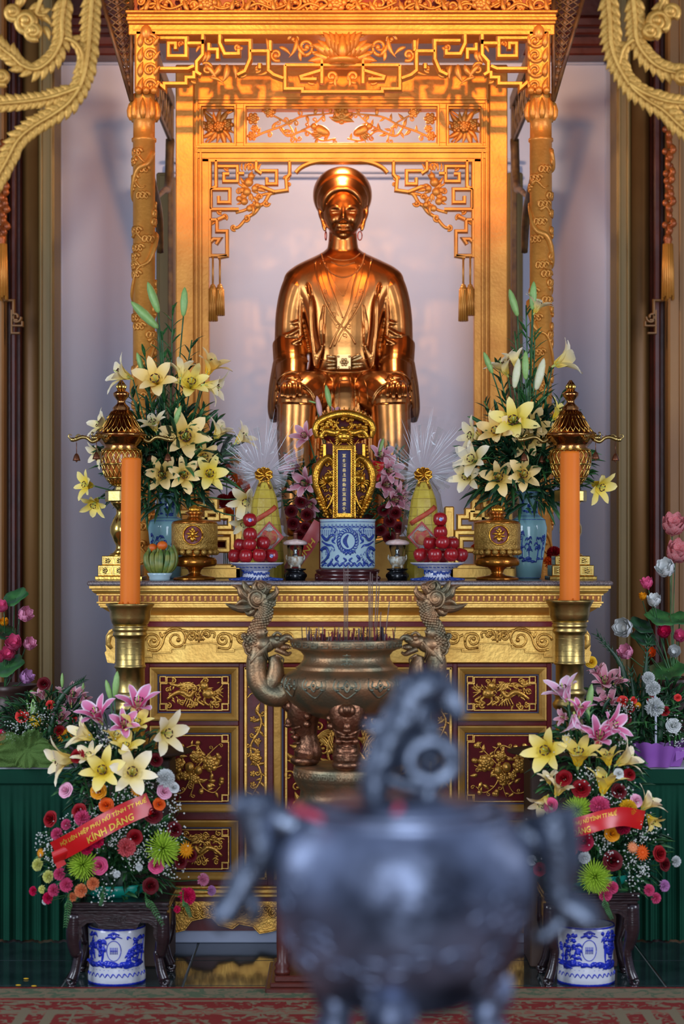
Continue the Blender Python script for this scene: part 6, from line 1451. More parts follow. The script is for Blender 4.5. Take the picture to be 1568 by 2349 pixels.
for (cx, yt, yb, side, (scx, scy, _z)) in ((268, 2112, 2240, 'left', sL), (1343, 2098, 2230, 'right', sR)):
    Y = scy-.02; s = sp(Y); cX = PX(cx, Y); h = (yb-yt)*s; k = h; o = thing('porcelain_pot', 'blue and white porcelain pot under the %s carved stand' % side, 'pot', (cX, Y, 0), 'pots under the carved stands')
    pr = [(63*s, 0), (66*s, .01), (66*s, .03), (63*s, h*.28), (62*s, h*.5), (65*s, h*.85), (66*s, h*.97), (62*s, h), (56*s, h), (54*s, h*.8), (3*s, h*.78)]
    part('body', MB().lathe(pr, (cX, Y, 0), 40), PORCW, o); c0 = Vector((cX, Y, 0)); pq = pr[1:7]; m = MB(); rnd = random.Random(cx)
    for z, w_ in ((.008, .02), (h*.27, .003), (h*.98, .012)): m.tube([on(pq, c0, a*2*pi/36, z, -w_*.15) for a in range(37)], w_*.5, 6, flat=.3)
    foliage_paint(m, pq, c0, h*.3, h*.95, rnd, 3, .012, -1.2, -.45); foliage_paint(m, pq, c0, h*.3, h*.95, rnd, 3, .012, .45, 1.2)
    for k in range(16): a = rnd.uniform(-1.3, 1.3); z = h*.32+h*.06*rnd.random(); brush(m, pq, c0, [(a-.2, z), (a, z+.008), (a+.22, z-.004)], .016, 3)
    for k in range(30): a = rnd.choice((-1, 1))*rnd.uniform(.45, 1.1); z = h*rnd.uniform(.35, .9); brush(m, pq, c0, [(a, z), (a+rnd.uniform(-.1,.1), z+.012), (a+rnd.uniform(-.15,.15), z+.004)], rnd.uniform(.006, .016), 3)
    for k in range(14): a = -1.3+k*.2; brush(m, pq, c0, [(a, h*.15), (a+.08, h*.21), (a+.2, h*.14)], .005, 3)
    m.tube([on(pq, c0, .26*cos(t), h*.62+h*.18*sin(t), 0) for t in [i*2*pi/26 for i in range(27)]], .002, 5)
    for k in range(5): brush(m, pq, c0, [(-.12+k*.06, h*.56), (-.12+k*.06, h*.68)], .004, 2)
    brush(m, pq, c0, [(-.14, h*.62), (.14, h*.62)], .004, 2); brush(m, pq, c0, [(-.3, h*.84), (-.1, h*.88), (0, h*.84), (.1, h*.88), (.3, h*.84)], .01, 4)
    for k in range(5): brush(m, pq, c0, [(0, h*.95), ((k-2)*.1, h*.9)], .008, 2)
    part('painted_landscape', m, mat('bright_cobalt', (24,40,170), (40,60,190), .14, 0, 30), o, kind='stuff')
# ------------------------------------------------ side tables draped in green cloth
GRN = mat('dark_green_cloth', (6,68,48), (4,52,38), .8, 0, 4, .1, 200, spec=.2)
for side, x0, x1, rs in (('left', PX(-260, .1), PX(215, .1), 3), ('right', PX(1395, .1), PX(1830, .1), 4)):
    Yf = .08; zt = .80; o = thing('draped_table', 'side table draped in dark green pleated cloth at the %s of the altar' % side, 'table', ((x0+x1)/2, Yf+.3, 0), 'green draped side tables')
    part('tabletop', MB().cb(x0, x1, Yf, Yf+.58, zt-.025, zt, .005), mat('pale_table_cloth', (176,178,184), None, .8), o)
    rnd = random.Random(rs); L_ = x1-x0
    def f(u, v):
        x = x0+L_*u; z = (zt-.01)*(1-v)+.006*v; k = min(1, max(0, (v-.1)*2)); y = Yf-.012-k*(.016*sin(u*95+2*sin(u*13))+.008*sin(u*211)) - .01*v; return Vector((x, y, z))
    part('cloth_front', MB().sheet(f, 260, 8), GRN, o)
    m = MB(); m.cb(x0-.004, x1+.004, Yf-.03, Yf-.006, zt-.075, zt-.006, .006); part('cloth_band', m, GRN, o)
    xs = x1 if side == 'left' else x0
    part('cloth_side', MB().sheet(lambda u, v: Vector((xs+(1 if side == 'left' else -1)*(.006+.008*sin(u*40)*v), Yf+.58*u, (zt-.01)*(1-v)+.006*v)), 60, 4), GRN, o)
    for xx in (x0+.05, x1-.05):
        for yy in (Yf+.06, Yf+.52): part('leg', MB().cb(xx-.02, xx+.02, yy-.02, yy+.02, 0, zt-.025, .003), WOODD, o)
# ------------------------------------------------ blackened incense burner close to the camera
Y = -6.2; s = sp(Y); bX = PX(926, Y); Q = lambda x, y, d=0: Vector((PX(x, Y), Y+d*s, PZ(y, Y))); Zp = lambda py: PZ(py, Y)
zf = Zp(2420); o = thing('black_incense_burner', 'large blackened bronze round incense burner, blurred in the foreground', 'censer', (bX, Y, zf))
pr = [(r*s, Zp(y)) for r, y in [(60,2322),(140,2300),(210,2260),(262,2190),(288,2110),(299,2040),(299,1985),(288,1940),(268,1905),(246,1882),(240,1872),(244,1862),(246,1852),(234,1850),(230,1870),(230,1900),(120,1960),(2,1970)]]
part('bowl', MB().lathe(pr, (bX, Y, 0), 72, wob=lambda a, z: 1+.004*sin(9*a+z*50)), BLACKB, o)
m = MB(); rnd = random.Random(6)
for k in range(26):
    a = rnd.uniform(-1.3, 1.3); z = Zp(rnd.uniform(1950, 2240)); r_ = rad_at(pr[:9], z); q = []
    for i in range(8): t = i/7; aa = a+.16*(1-.7*t)*cos(t*6); zz = z+26*s*(1-.7*t)*sin(t*6); q.append(on(pr[:9], Vector((bX, Y, 0)), aa, zz, -.001))
    m.tube(q, [.004, .0025], 6)
part('cast_clouds', m, BLACKB, o)
for k in range(3):
    a = 2*pi*k/3+(-pi/2+.1) if False else 2*pi*k/3-1.75
    d = Vector((cos(a), sin(a), 0)); t_ = Vector((-sin(a), cos(a), 0)); L_ = lambda r, y, u=0: Vector((bX, Y, Zp(y)))+d*r*s+t_*u*s
    m = MB().tube(catmull([L_(160,2250), L_(215,2290), L_(205,2340), L_(215,2390), L_(235,2412)], 5), [v*s for v in (60,62,46,40,44,30)], 14, up=t_)
    for u in (-34, 0, 34): m.ell(L_(222,2290,u), 26*s, 26*s, 24*s, 10, 8)
    m.ell(L_(228,2404), 46*s, 46*s, 16*s, 14, 8); part('foot', m, BLACKB, o)
PB = mat('grey_mottled_bronze', (112,122,140), (52,58,70), .3, .8, 20, .3, 60)  # two greys mixed by noise, for handles and finial
for sx, pts, ws in ((-1, [(690,1900),(640,1880),(604,1872),(586,1850),(590,1890),(600,1950),(586,1990),(560,2020),(540,2060),(520,2086),(508,2100)], (26,26,34,38,34,30,26,24,24,26,30)),
                    (1, [(1180,1900),(1240,1930),(1262,1900),(1262,1868),(1272,1920),(1284,1980),(1282,2030),(1290,2070),(1330,2096),(1350,2110)], (26,26,34,42,40,34,28,26,28,28))):
    m = MB().tube(catmull([Q(a, c_, 0) for a, c_ in pts], 6), [v*s*1.5 for v in ws], 14)
    if sx < 0:
        m.tube(catmull([Q(560,2040), Q(584,2080), Q(580,2110), Q(556,2112)], 5), [24*s, 22*s, 16*s, 8*s], 10); m.tube(catmull([Q(520,2080), Q(498,2110), Q(512,2140)], 5), [24*s, 20*s, 6*s], 10)
        for x, y, r_ in ((580,1862,30),(600,1846,24),(612,1872,22),(596,1990,20)): m.ell(Q(x, y, -14), r_*s, r_*s, r_*s, 12, 8)
    else:
        m.tube(catmull([Q(1300,2080), Q(1280,2120), Q(1240,2150), Q(1226,2136)], 5), [26*s, 24*s, 18*s, 8*s], 10)
        for x, y, r_ in ((1258,1880,30),(1286,1886,26),(1276,1926,24),(1300,2000,20),(1352,2112,26)): m.ell(Q(x, y, -14), r_*s, r_*s, r_*s, 12, 8)
    part('dragon_handle', m, PB, o)
# lion finial standing on the rear of the rim, with a ring
m = MB(); T_ = lambda pts, w: m.tube(catmull([Q(a, c_, 60) for a, c_ in pts], 6), [v*s*1.0 for v in w], 12)
T_([(860,1850),(862,1790),(880,1745),(905,1690),(935,1640)], (32,36,42,46,52)); T_([(880,1700),(872,1740),(892,1790),(930,1806)], (16,20,18,16)); T_([(935,1650),(972,1660),(1000,1690)], (34,30,26))
T_([(935,1640),(950,1600),(985,1575)], (44,46,50)); T_([(900,1690),(870,1672),(836,1668)], (20,20,14))
m.ell(Q(980,1580,60), 58*s, 46*s, 50*s, 18, 12); m.ell(Q(935,1575,50), 30*s, 26*s, 24*s, 14, 10); m.ell(Q(960,1640,60), 46*s, 40*s, 44*s, 14, 10); m.ell(Q(1010,1548,60), 18*s, 16*s, 18*s, 10, 8)
for k in range(8): m.tube([Q(970+k*9,1560,60), Q(990+k*10,1590+k*7,60), Q(986+k*10,1630+k*6,60)], [14*s, 16*s, 4*s], 8)
q = [Q(990+50*cos(t), 1752+46*sin(t), 60) for t in [i*2*pi/30 for i in range(31)]]; m.tube(q, [27*s]*31, 14); m.ell(Q(990,1752,75), 22*s, 22*s, 20*s, 14, 10)
T_([(900,1800),(950,1812),(1000,1806),(1040,1790)], (18,20,20,16)); T_([(990,1800),(985,1830),(985,1870)], (20,24,26)); part('lion_finial', m, PB, o)
part('rear_lid_edge', MB().lathe([(210*s, Zp(1862)), (214*s, Zp(1852)), (180*s, Zp(1840)), (90*s, Zp(1834)), (2*s, Zp(1833))], (bX, Y+40*s, 0), 40), BLACKB, o)
PK = mat('pink_incense', (206,70,90), (170,50,70), .7, 0, 30)
for (x0_, y0_, x1_, y1_, w_, lab) in ((775,1872,672,1832,9,'blurred thick pink incense stick leaning left over the foreground burner'), (888,1870,915,1826,8,'blurred pink incense stick leaning right in the foreground burner'), (930,1880,926,1858,10,'short blurred pink incense stub at the foreground burner rim')):
    solo('pink_incense', MB().tube([Q(x0_, y0_, -150), Q(x1_, y1_, -150)], w_*s, 8), PK, lab, 'incense', base=Q(x0_, y0_, -150))
tb_ = thing('pedestal_table', 'small round dark table carrying the foreground burner, below the frame', 'table', (bX, Y, 0))
part('tabletop', MB().lathe([(.17, zf-.03), (.175, zf-.02), (.175, zf-.004), (.17, zf)], (bX, Y, 0), 36), WOODD, tb_)
part('stem', MB().lathe([(.14, .012), (.14, .03), (.06, .08), (.04, .2), (.05, zf-.2), (.1, zf-.03)], (bX, Y, 0), 24), WOODD, tb_)
# ------------------------------------------------ flowers
def petal_mat(name, c0_, c1, c2, edge=None, streak=None):     # colour runs from throat to tip in the petal's own coordinates
    m = mat(name, c1, None, .55, 0, spec=.3); nt = m.node_tree; L = nt.links; N = nt.nodes.new; b = nt.nodes['Principled BSDF']
    tc = N('ShaderNodeTexCoord'); sep = N('ShaderNodeSeparateXYZ'); L.new(tc.outputs['UV'], sep.inputs[0]); r = N('ShaderNodeValToRGB'); e = r.color_ramp.elements; e.new(.5)
    for k, (p, c) in enumerate(((.05, c0_), (.45, c1), (.95, c2))): e[k].position = p; e[k].color = (*s2l(c), 1)
    L.new(sep.outputs['X'], r.inputs[0]); out = r.outputs[0]
    if edge:
        ab = N('ShaderNodeMath'); ab.operation = 'SUBTRACT'; L.new(sep.outputs['Y'], ab.inputs[0]); ab.inputs[1].default_value = .5
        a2 = N('ShaderNodeMath'); a2.operation = 'ABSOLUTE'; L.new(ab.outputs[0], a2.inputs[0]); mr = N('ShaderNodeMapRange'); mr.inputs['From Min'].default_value = .30; mr.inputs['From Max'].default_value = .46; L.new(a2.outputs[0], mr.inputs[0])
        mx = N('ShaderNodeMix'); mx.data_type = 'RGBA'; L.new(mr.outputs[0], mx.inputs['Factor']); L.new(out, mx.inputs['A']); mx.inputs['B'].default_value = (*s2l(edge), 1); out = mx.outputs['Result']
    L.new(out, b.inputs['Base Color']); b.inputs['Subsurface Weight'].default_value = .12; b.inputs['Subsurface Radius'].default_value = (.01,.008,.004); return m
LM = {'yellow': petal_mat('yellow_lily_petal', (238,200,40), (242,214,78), (246,228,150)),
      'cream': petal_mat('cream_lily_petal', (234,204,80), (244,222,150), (248,236,208)),
      'peach': petal_mat('peach_lily_petal', (238,184,40), (244,204,104), (246,218,160)),
      'pink': petal_mat('pink_lily_petal', (214,60,110), (206,74,126), (226,150,184), (240,222,232)),
      'pale_pink': petal_mat('pale_pink_lily_petal', (214,110,150), (226,160,190), (236,200,216), (240,226,234)),
      'dusty_pink': petal_mat('dusty_pink_lily_petal', (170,60,80), (196,110,130), (222,170,180), (226,190,196))}
LEAFM = mat('leaf_green_fresh', (66,122,62), (34,80,44), .42, 0, 14, contrast=.15); LEAFD = mat('leaf_green_dark', (34,80,44), (16,48,32), .42, 0, 14, contrast=.15)
BUDG = mat('green_bud', (128,172,92), (150,186,110), .45, 0, 10); BUDW = mat('white_bud', (222,216,186), (206,212,160), .45, 0, 10)
ANTH = mat('dark_anther', (74,34,22), None, .8); FIL = mat('filament_green', (186,200,110), None, .6)
def petal_mesh(name, m, openness, wid):
    b = MB(); nu, nv = 9, 4; uv = []
    cl = [(0.0, 0.02)]; n = nu
    for i in range(n):
        t = (i+.5)/n; al = radians(16+openness*t**1.25); cl.append((cl[-1][0]+cos(al)/n, cl[-1][1]+sin(al)/n))
    vs_ = []
    for i in range(nu+1):
        u = i/nu; w = wid*(.30+.70*sin(pi*min(1, .12+.80*u))) if u < .999 else wid*.06
        if u > .8: w *= max(.08, sqrt(max(0, 1-((u-.8)/.2)**2)))
        z, r = cl[i]
        for j in range(nv+1):
            v = j/nv*2-1; cup = .22*wid*v*v*(1-u*.6)+.02*sin(u*17+v*2)*abs(v)*wid*3
            vs_.append((r-cup*.3, v*w, z+cup)); uv.append((u, j/nv))
    fs = [(i*(nv+1)+j, (i+1)*(nv+1)+j, (i+1)*(nv+1)+j+1, i*(nv+1)+j+1) for i in range(nu) for j in range(nv)]
    b.add(vs_, fs, True); me = b.mesh(name, m); ul = me.uv_layers.new(name='UVMap')
    for p in me.polygons:
        for li, vi in zip(p.loop_indices, p.vertices): ul.data[li].uv = uv[vi]
    return me
PET = {}
def get_petals(col, op):
    k = (col, op)
    if k not in PET: PET[k] = (petal_mesh('petal', LM[col], op, .20), petal_mesh('petal', LM[col], op-8, .145))
    return PET[k]
b = MB()
for k in range(6):
    a = k*pi/3+.3; q = [(0,0,.05), (.05*cos(a), .05*sin(a), .3), (.13*cos(a), .13*sin(a), .5)]; b.m = 0; b.tube(q, .009, 5); b.m = 1; c_ = Vector(q[-1]); t_ = Vector((-sin(a), cos(a), .25)); b.tube([c_-t_*.055, c_, c_+t_*.055], [.012, .024, .012], 5)
b.m = 0; b.tube([(0,0,.05), (0,.01,.4), (0,.03,.62)], [.014,.012,.02], 6)
STAM = b.mesh('stamens', [FIL, ANTH])
THR = MB().lathe([(.03,-.10),(.045,-.02),(.05,.04),(.09,.14)], (0,0,0), 10, cap=False).mesh('throat', mat('lily_throat', (196,206,110), None, .5))
def link(name, me, par, loc=(0,0,0), rot=None, sc=1):
    o = bpy.data.objects.new(name, me); COL.objects.link(o); o.parent = par; o.location = loc
    if rot is not None: o.rotation_euler = rot.to_euler() if hasattr(rot, 'to_euler') else rot
    o.scale = (sc, sc, sc) if not hasattr(sc, '__len__') else sc; return o
def aim(d): return Vector(d).normalized().to_track_quat('Z', 'Y').to_matrix()
def stem(o, p, target, r=.0035, m=None):
    p = Vector(p); t_ = Vector(target); mid = (p+t_)/2+Vector((0, .03, .0)); b = MB().tube([v-wloc(o) for v in catmull([p, p.lerp(mid, .6)+Vector((0,.01,-.01)), mid, t_], 3)], r, 5); ob = part('stem', b, m or LEAFM, o, local=True); return ob
def lily(col, px, py, Y, size, d, lab, root, group, op=70):     # d: facing direction (x right, y towards the wall, z up)
    size *= 1.12; c_ = P(px, py, Y); s = sp(Y); R = aim(d); L_ = size*s*.62; base = c_-R@Vector((0,0,L_*.35))
    o = thing('lily', lab, 'lily', base, group); pm = get_petals(col, op); ph = random.uniform(0, 1)
    for k in range(6): link('petal', pm[k % 2], o, rot=R @ Matrix.Rotation(ph+k*pi/3+random.uniform(-.07,.07), 3, 'Z') @ Matrix.Rotation(random.uniform(-.14,.12), 3, 'Y'), sc=L_*(1 if k % 2 else .97)*random.uniform(.94, 1.06))
    link('stamens', STAM, o, rot=R, sc=L_); link('throat', THR, o, rot=R, sc=L_); stem(o, base-R@Vector((0,0,L_*.08)), root)
    return o
BUD = MB().lathe([(.02,0),(.07,.06),(.11,.25),(.13,.5),(.10,.78),(.05,.93),(.004,1)], (0,0,0), 12, wob=lambda a, z: 1+.09*cos(3*a)).mesh('bud_body', BUDG)
def bud(px, py, Y, size, d, lab, root, group, m=None):
    c_ = P(px, py, Y); s = sp(Y); R = aim(d); L_ = size*s; base = c_-R@Vector((0,0,L_*.5)); o = thing('lily_bud', lab, 'bud', base, group); b_ = link('bud_body', BUD, o, rot=R, sc=L_)
    if m: b_.material_slots[0].link = 'OBJECT'; b_.material_slots[0].material = m
    stem(o, base, root); return o
# roses, carnations and others: unit meshes facing +Z
def rose_mesh():
    b = MB()
    for ring, (n, r, h, tilt) in enumerate(((3, .12, .34, .1), (4, .24, .32, .25), (5, .40, .26, .5), (5, .54, .18, .7), (6, .68, .08, .95))):
        for k in range(n):
            a0_ = 2*pi*k/n+ring*.7
            def f(u, v, a0_=a0_, r=r, h=h, tilt=tilt, n=n):
                a = a0_+(u-.5)*2*pi/n*1.55; hh = v; rr = r*(.45+.55*hh)+.22*tilt*hh*hh+.03*sin(u*6); z = -.35+(h+.42)*hh-.14*tilt*hh**3*2-.10*(2*u-1)**2*hh; return Vector((rr*cos(a), rr*sin(a), z))
            b.sheet(f, 6, 4)
    b.ell((0,0,-.1), .14, .14, .42, 10, 7); return b
def carn_mesh(n=46, sd=1):
    b = MB(); rn = random.Random(sd)
    for k in range(n):
        t = (k+.5)/n; th = 1.45*sqrt(t); a = k*2.4; d = Vector((sin(th)*cos(a), sin(th)*sin(a), cos(th))); u = d.orthogonal().normalized(); w = d.cross(u); rt = rn.random()*3
        u, w = u*cos(rt)+w*sin(rt), w*cos(rt)-u*sin(rt); vs_ = [tuple(d*.25)]; m_ = 7
        for j in range(m_): s_ = (j/(m_-1)-.5)*2; vs_.append(tuple(d*(1-.12*s_*s_+(.09 if j % 2 else -.05))+u*s_*.34+w*(.08 if j % 2 else -.08)))
        b.add(vs_, [(0, j+1, j+2) for j in range(m_-1)], False)
    b.lathe([(.12,-.5),(.2,-.2),(.35,0)], (0,0,0), 8); return b
def spider_mesh():
    b = MB(); rn = random.Random(3)
    for k in range(110):
        t = (k+.5)/110; th = 1.75*sqrt(t); a = k*2.4; d = Vector((sin(th)*cos(a), sin(th)*sin(a), cos(th))); e_ = Vector((cos(a), sin(a), 0)); L_ = .75+.4*t+rn.uniform(-.1,.1)
        b.tube([d*.1, d*.5*L_+Vector((0,0,.05)), d*.85*L_+e_*.06*t, d*L_+Vector((0,0,.12+.0*t))+e_*.04], [.02,.035,.04,.02], 4)
    return b
def daisy_mesh():
    b = MB()
    for ring, (n, L_, z) in enumerate(((16, 1, 0), (14, .8, .06))):
        for k in range(n):
            a = 2*pi*k/n+ring*.2; b.tube([(.15*cos(a), .15*sin(a), z), (.6*L_*cos(a), .6*L_*sin(a), z+.1), (L_*cos(a), L_*sin(a), z+.02)], [.06,.13,.03], 5, flat=.25, up=(0,0,1))
    b.ell((0,0,.08), .24, .24, .12, 14, 8); return b
def lotus_mesh():
    b = MB()
    for ring, (n, lean, L_) in enumerate(((7, .75, 1), (6, .45, .98), (5, .2, .9))):
        for k in range(n):
            a0_ = 2*pi*k/n+ring*.4
            def f(u, v, a0_=a0_, lean=lean, L_=L_): w = .42*sin(pi*min(.98, .1+.86*v)); a = a0_; th = lean*(1.1-.75*v)+.15; r = L_*v*sin(th)*1.25+.06; c_ = (u-.5)*2*w; return Vector((r*cos(a)-c_*sin(a)-abs(c_)*.5*cos(a)*.6, r*sin(a)+c_*cos(a)-abs(c_)*.5*sin(a)*.6, L_*v*cos(th)-.3))
            b.sheet(f, 4, 6)
    b.lathe([(.05,-.5),(.12,-.3),(.16,.1),(.2,.2),(.02,.2)], (0,0,0), 10); return b
FM = {}
GEN = {'rose': rose_mesh, 'carnation': carn_mesh, 'spider_chrysanthemum': spider_mesh, 'daisy': daisy_mesh, 'lotus': lotus_mesh, 'small_carnation': lambda: carn_mesh(24, 4)}
FC = {'red': ((168,14,26),(120,6,18)), 'dark_red': ((112,8,20),(70,4,14)), 'pink': ((232,104,148),(214,70,120)), 'pale_pink': ((238,170,196),(226,120,160)), 'hot_pink': ((232,40,100),(200,24,84)), 'orange': ((238,110,30),(220,70,16)),
      'amber': ((238,166,24),(220,130,14)), 'yellow': ((236,196,50),(220,170,30)), 'pale_yellow': ((232,232,150),(214,216,116)), 'peach': ((240,164,110),(232,130,84)), 'salmon': ((234,120,120),(210,86,96)), 'lime': ((176,208,66),(140,180,40)),
      'white': ((226,228,226),(206,212,210)), 'lilac': ((214,160,206),(196,130,190)), 'coral': ((236,70,60),(214,50,50)), 'crimson': ((176,16,60),(140,10,44)), 'rose_white': ((240,214,226),(232,110,160)), 'blush': ((222,170,170),(210,80,90))}
PLAIN = {'rose':'rose','carnation':'carnation','small_carnation':'small carnation','spider_chrysanthemum':'spider chrysanthemum','daisy':'daisy','lotus':'lotus'}
def flower(kind, col, px, py, Y, size, d, lab, root, group):
    if (kind, col) not in FM: FM[(kind, col)] = GEN[kind]().mesh('bloom', mat('petal_'+col, *FC[col], .6, 0, 30, contrast=.2, spec=.25, det=2))
    if kind == 'lotus': size *= 1.5
    c_ = P(px, py, Y); s = sp(Y); R = aim(d); o = thing({'small_carnation':'carnation','spider_chrysanthemum':'chrysanthemum'}.get(kind, kind), lab, {'spider_chrysanthemum':'chrysanthemum','small_carnation':'carnation'}.get(kind, kind), c_, group)
    link('bloom', FM[(kind, col)], o, rot=R @ Matrix.Rotation(random.random()*6, 3, 'Z'), sc=size*s*.5); stem(o, c_-R@Vector((0,0,size*s*.2)), root, .0025); return o
LEAF = MB().tube([(0,0,0),(.2,0,.03),(.5,0,.05),(.8,0,.0),(1,0,-.08)], [.01,.08,.11,.06,.003], 6, flat=.12, up=(0,0,1)).mesh('leaf', [LEAFM])
LEAF2 = LEAF.copy(); LEAF2.materials.clear(); LEAF2.materials.append(LEAFD)
def leafy_stem(p0, p1, n, L_, lab, group, dark=True):
    p0 = Vector(p0); p1 = Vector(p1); o = thing('lily_stalk', lab, 'foliage', p0, group); q = catmull([p0, p0.lerp(p1, .5)+Vector((random.uniform(-.01,.01), 0, 0)), p1], 6); part('stem', MB().tube([v-p0 for v in q], [.006, .0035], 6), LEAFM, o, local=True)
    ax = (p1-p0).normalized()
    for k in range(n):
        t = .15+.85*k/n; c_ = p0.lerp(p1, t); a = k*2.4+random.random(); side = Vector((cos(a), sin(a)*.8, 0)); d = (side*.9+ax*.75).normalized()
        X_ = d; Zv = (ax-d*ax.dot(d)).normalized(); Yv = Zv.cross(X_); link('leaf', LEAF2 if dark else LEAF, o, loc=c_-p0, rot=Matrix((X_, Yv, Zv)).transposed(), sc=L_*(1.1-.5*t)*random.uniform(.8, 1.15))
    return o
def leaf_mass(name, c_, rx, ry, rz, n, L_, lab, base, seed=1, mats=(LEAFD, LEAFM), wid=.1, shape=None):
    rn = random.Random(seed); b = MB(); c_ = Vector(c_)
    for k in range(n):
        while True:
            v = Vector((rn.uniform(-1,1), rn.uniform(-1,1), rn.uniform(-1,1)))
            if v.length < 1 and (not shape or shape(v)): break
        p = c_+Vector((v.x*rx, v.y*ry, v.z*rz)); d = Vector((v.x*1.1+rn.uniform(-.6,.6), v.y-.3+rn.uniform(-.6,.6), v.z*.6+rn.uniform(-.4,.9))).normalized(); l = L_*rn.uniform(.6, 1.2)
        b.m = 0 if rn.random() < .62 else 1; b.tube([p, p+d*l*.4+Vector((0,0,.01)), p+d*l*.75, p+d*l-Vector((0,0,l*.12))], [l*.03, l*wid, l*wid*.75, .0005], 4, flat=.2, up=(rn.uniform(-1,1), rn.uniform(-1,1), 1))
    return solo(name, b, list(mats), lab, 'foliage', kind='stuff', base=base)
def breath(pts, Y0, rad, n, lab, base, seed=2, dY=.05):
    rn = random.Random(seed); b = MB()
    for (x, y) in pts:
        c_ = P(x, y, Y0(x, y) if callable(Y0) else Y0)
        b.m = 1; root_ = c_+Vector((0, .06, -.05))
        for k in range(n):
            v = Vector((rn.gauss(0,1), rn.gauss(0,.6), rn.gauss(0,1)))*rad*.5; p = c_+v; b.m = 0
            r_ = rn.uniform(.0026, .0046); b.add([(p.x+r_,p.y,p.z),(p.x,p.y-r_,p.z),(p.x-r_,p.y,p.z),(p.x,p.y+r_,p.z),(p.x,p.y,p.z+r_),(p.x,p.y,p.z-r_)], [(0,4,1),(1,4,2),(2,4,3),(3,4,0),(1,5,0),(2,5,1),(3,5,2),(0,5,3)], False)
            if k % 4 == 0: b.m = 1; b.tube([root_, (root_+p)/2+Vector((.004,0,0)), p], .0006, 3)
    return solo('babys_breath', b, [mat('tiny_white_blossom', (222,226,220), None, .8), LEAFM], lab, 'flowers', kind='stuff', base=base)
# ---- lilies in the two tall vases on the altar
VL = P(384, 1140, .62); VR = P(1210, 1140, .62); GL, GR = 'lilies in the left blue vase', 'lilies in the right blue vase'
F_, U_, L1, R1, Dn = (0,-1,.15), (0,-.55,.9), (-1,-.45,.25), (1,-.45,.25), (0,-.7,-.7)
for (c_, x, y, sz, d, lab) in [
    ('cream',277,858,100,(-.9,-.35,.35),'cream lily facing left at the upper left of the left vase bouquet'),('peach',357,872,112,(-.1,-1,.35),'large peach yellow lily facing forward under the green buds, left vase'),
    ('cream',416,848,80,(.1,.2,1),'cream lily seen from behind at the top centre of the left vase bouquet'),('yellow',438,880,100,(.2,-.9,.6),'yellow centred lily facing up beside the gold post, left vase'),
    ('peach',486,838,100,(.5,-.3,.85),'peach lily opening upward at the upper right of the left vase bouquet'),('cream',490,888,96,(.9,-.1,-.2),'cream lily with drooping petals right of the gold post, left vase'),
    ('cream',352,972,78,(-.2,-.5,.8),'small cream lily behind the middle of the left vase bouquet'),('peach',426,1004,128,(.05,-1,.2),'largest lily of the left vase, pale yellow and facing forward'),
    ('cream',503,990,84,(.5,-.2,.8),'closed looking cream lily on the right side of the left vase bouquet'),('cream',556,1004,84,(.8,-.3,.6),'pale green cream lily furthest right in the left vase bouquet'),
    ('cream',232,976,86,(-.8,-.4,.5),'cream lily with red stamens left of the left lantern roof'),('cream',224,1040,76,(-.7,-.4,-.3),'cream green lily hanging just below the left lantern arm'),
    ('peach',466,1048,84,(.5,-.9,.0),'peach lily half turned right above the front row, left vase'),('peach',372,1090,92,F_,'pale orange lily at the left of the front row, left vase'),
    ('peach',422,1090,92,(.1,-1,.1),'pale orange lily in the middle of the front row, left vase'),('yellow',480,1087,96,(.15,-1,.1),'pale yellow lily at the right of the front row, left vase'),
    ('yellow',198,1112,74,(-.7,-.6,.1),'yellow lily low at the far left beside the left lantern'),('yellow',216,1156,74,(-.3,-.7,-.7),'lowest yellow lily hanging left of the left lantern collar'),
    ('cream',566,1150,92,(-.2,-.8,-.3),'pale lily low behind the left cellophane cone'),('cream',560,1200,70,(-.3,-.7,-.6),'lowest pale lily hanging left of the left yellow cone')]:
    lily(c_, x, y, .46+.1*random.random(), sz, d, lab, VL, GL, 78)
for (c_, x, y, sz, d, lab) in [
    ('yellow',1177,966,118,(-.1,-1,.2),'largest bright yellow lily of the right vase, facing forward'),('peach',1222,974,96,(.3,-.9,.4),'peach lily just right of the big yellow one, right vase'),
    ('peach',1138,990,96,(-.4,-.9,.4),'peach lily just left of the big yellow one, right vase'),('peach',1208,1008,92,(.1,-.9,-.3),'peach lily hanging under the big yellow one, right vase'),
    ('cream',1084,1000,92,(-.8,-.4,.1),'cream lily facing left at the left edge of the right vase bouquet'),('cream',1083,1054,96,(-.5,-.8,.3),'cream lily in the left middle of the right vase bouquet'),
    ('cream',1070,1094,88,(-.4,-.8,.1),'cream lily low left in the right vase bouquet, by the cellophane'),('peach',1143,1096,92,F_,'pale orange lily at the left of the front row, right vase'),
    ('peach',1199,1089,96,(.1,-1,.15),'pale orange lily at the right of the front row, right vase'),('cream',1152,842,88,(-.5,-.2,.8),'cream lily seen sideways at the upper left of the right vase bouquet'),
    ('cream',1180,826,70,(-.2,.3,.9),'small cream lily behind the white buds, right vase'),('cream',1296,826,112,(.8,-.1,.4),'large cream lily facing right at the upper right of the right vase'),('cream',1232,700,78,(.4,-.2,.9),'opening pale lily at the very top of the right vase bouquet'),
    ('yellow',1283,948,84,(.6,-.3,.6),'yellow lily partly behind the right lantern finial'),('yellow',1374,1116,92,(.6,-.7,-.3),'yellow lily low at the far right beside the right lantern'),('cream',1300,1130,70,(.3,-.7,-.2),'cream lily partly behind the right candle and lantern')]:
    lily(c_, x, y, .46+.1*random.random(), sz, d, lab, VR, GR, 78)
